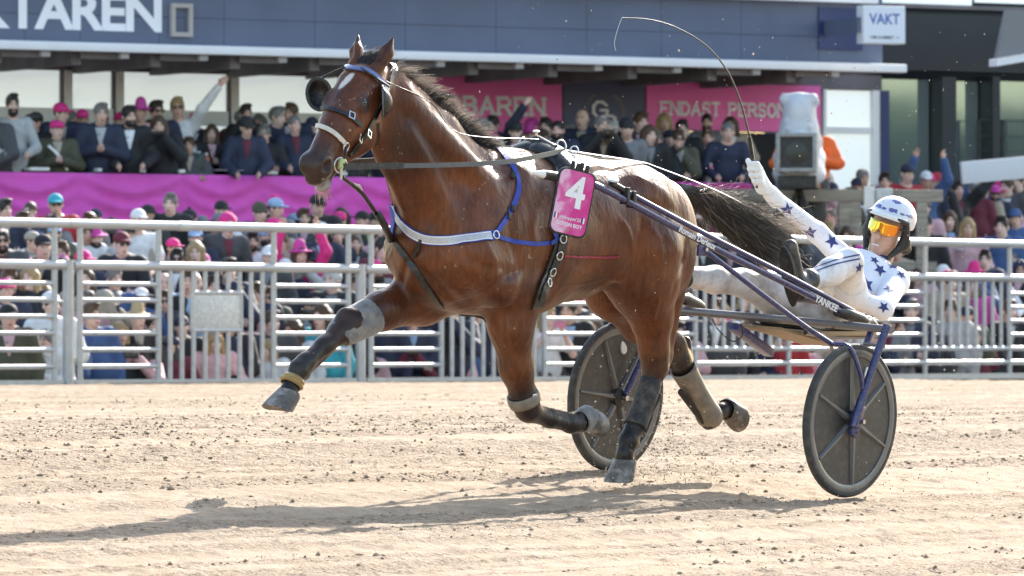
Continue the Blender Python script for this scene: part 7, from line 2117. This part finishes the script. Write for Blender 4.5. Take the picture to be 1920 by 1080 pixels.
fill(9, 0, 720, 392, 412, 'terrace', 4, .5); fill(9, 0, 720, 412, 432, 'terrace', 3, .5); fill(9, 30, 720, 470, 492, 'terrace', 2, .45); fill(9, 20, 720, 535, 560, 'terrace', 1, .3); fill(8, 40, 720, 610, 640, 'terrace', 0, .2)
fill(7, 1300, 1620, 385, 440, 'terrace', None, .3); fill(8, 1540, 1910, 322, 350, 'terrace', None, .5); fill(9, 1545, 1915, 335, 362, 'terrace', 5, .4); fill(9, 1640, 1915, 362, 420, 'terrace', None, .4); fill(8, 1640, 1915, 440, 520, 'terrace', None, .3); fill(7, 1260, 1640, 560, 640, 'terrace', None, .3); fill(7, 1640, 1915, 580, 640, 'terrace', 0, .3)
fill(8, 700, 1100, 590, 640, 'terrace', 0, .2)
# the operator in an orange jacket stands on the platform behind the camera
op = person(1515, 262, T_, 4, 'clap', 'cap', 'dark grey', 'coat', 'orange', '', 0, 0)
op.matrix_basis = Matrix.Translation(at(1513, 268, 81.2) - Vector((0, 0, 1.43))) @ Matrix.Diagonal((1.38, 1, 1, 1))
# every label singles out one spectator
by = {}
PLACE = {'balcony': ('at the balcony ledge', 'standing behind the balcony front row', 'at the back of the balcony'), 'terrace': ('low behind the fence bars', 'behind the fence', 'behind the fence', 'in the upper crowd', 'in the top row of the crowd', 'on the raised right terrace')}
for e in PEOPLE:
    root, px, py, where, desc, pose, row = e[:7]
    act = '' if pose == 'down' else ' ' + POSE_TXT[pose]
    lab = desc + act
    e_place = PLACE[where][min(row, 2) if where == 'balcony' else row]
    if len((lab + ' ' + e_place).split()) <= 13: lab += ' ' + e_place
    by.setdefault(lab, []).append(e)
NUM = ['leftmost', 'second from left', 'third from left', 'fourth from left', 'fifth from left', 'sixth from left', 'seventh from left', 'eighth from left']
for lab, es in by.items():
    es.sort(key=lambda e: e[1])
    for i, e in enumerate(es):
        l2 = lab
        if len(es) > 1:
            n_ = 'rightmost' if i == len(es) - 1 else NUM[min(i, 7)]
            l2 = f"{lab}, {n_} of the {['', '', 'two', 'three', 'four', 'five', 'six', 'seven', 'eight'][min(len(es), 8)]}"
        w_ = l2.split()
        if len(w_) > 16:
            w_ = [q for q in w_ if q not in ('the', 'a', 'both', 'and')][:16]
        tag(e[0], ' '.join(w_), 'person', 'spectators on the balcony' if e[3] == 'balcony' else 'spectators behind the fence')
PH = sorted([e for e in PEOPLE if len(e) > 7], key=lambda e: e[1])
for e in PH:
    d_ = ' '.join(e[4].replace('person in ', 'spectator in ').split()[:6])
    same = [q for q in PH if q[4].split()[:6] == e[4].split()[:6] and q[3] == e[3]]
    l_ = ('pink' if e[2] == 570 else 'black') + ' phone held by ' + d_ + (' on the balcony' if e[3] == 'balcony' else ' behind the fence')
    if len(same) > 1: l_ += ', ' + NUM[same.index(e)]
    tag(e[7], ' '.join(l_.split()[:16]), 'phone', 'phones held up by spectators')
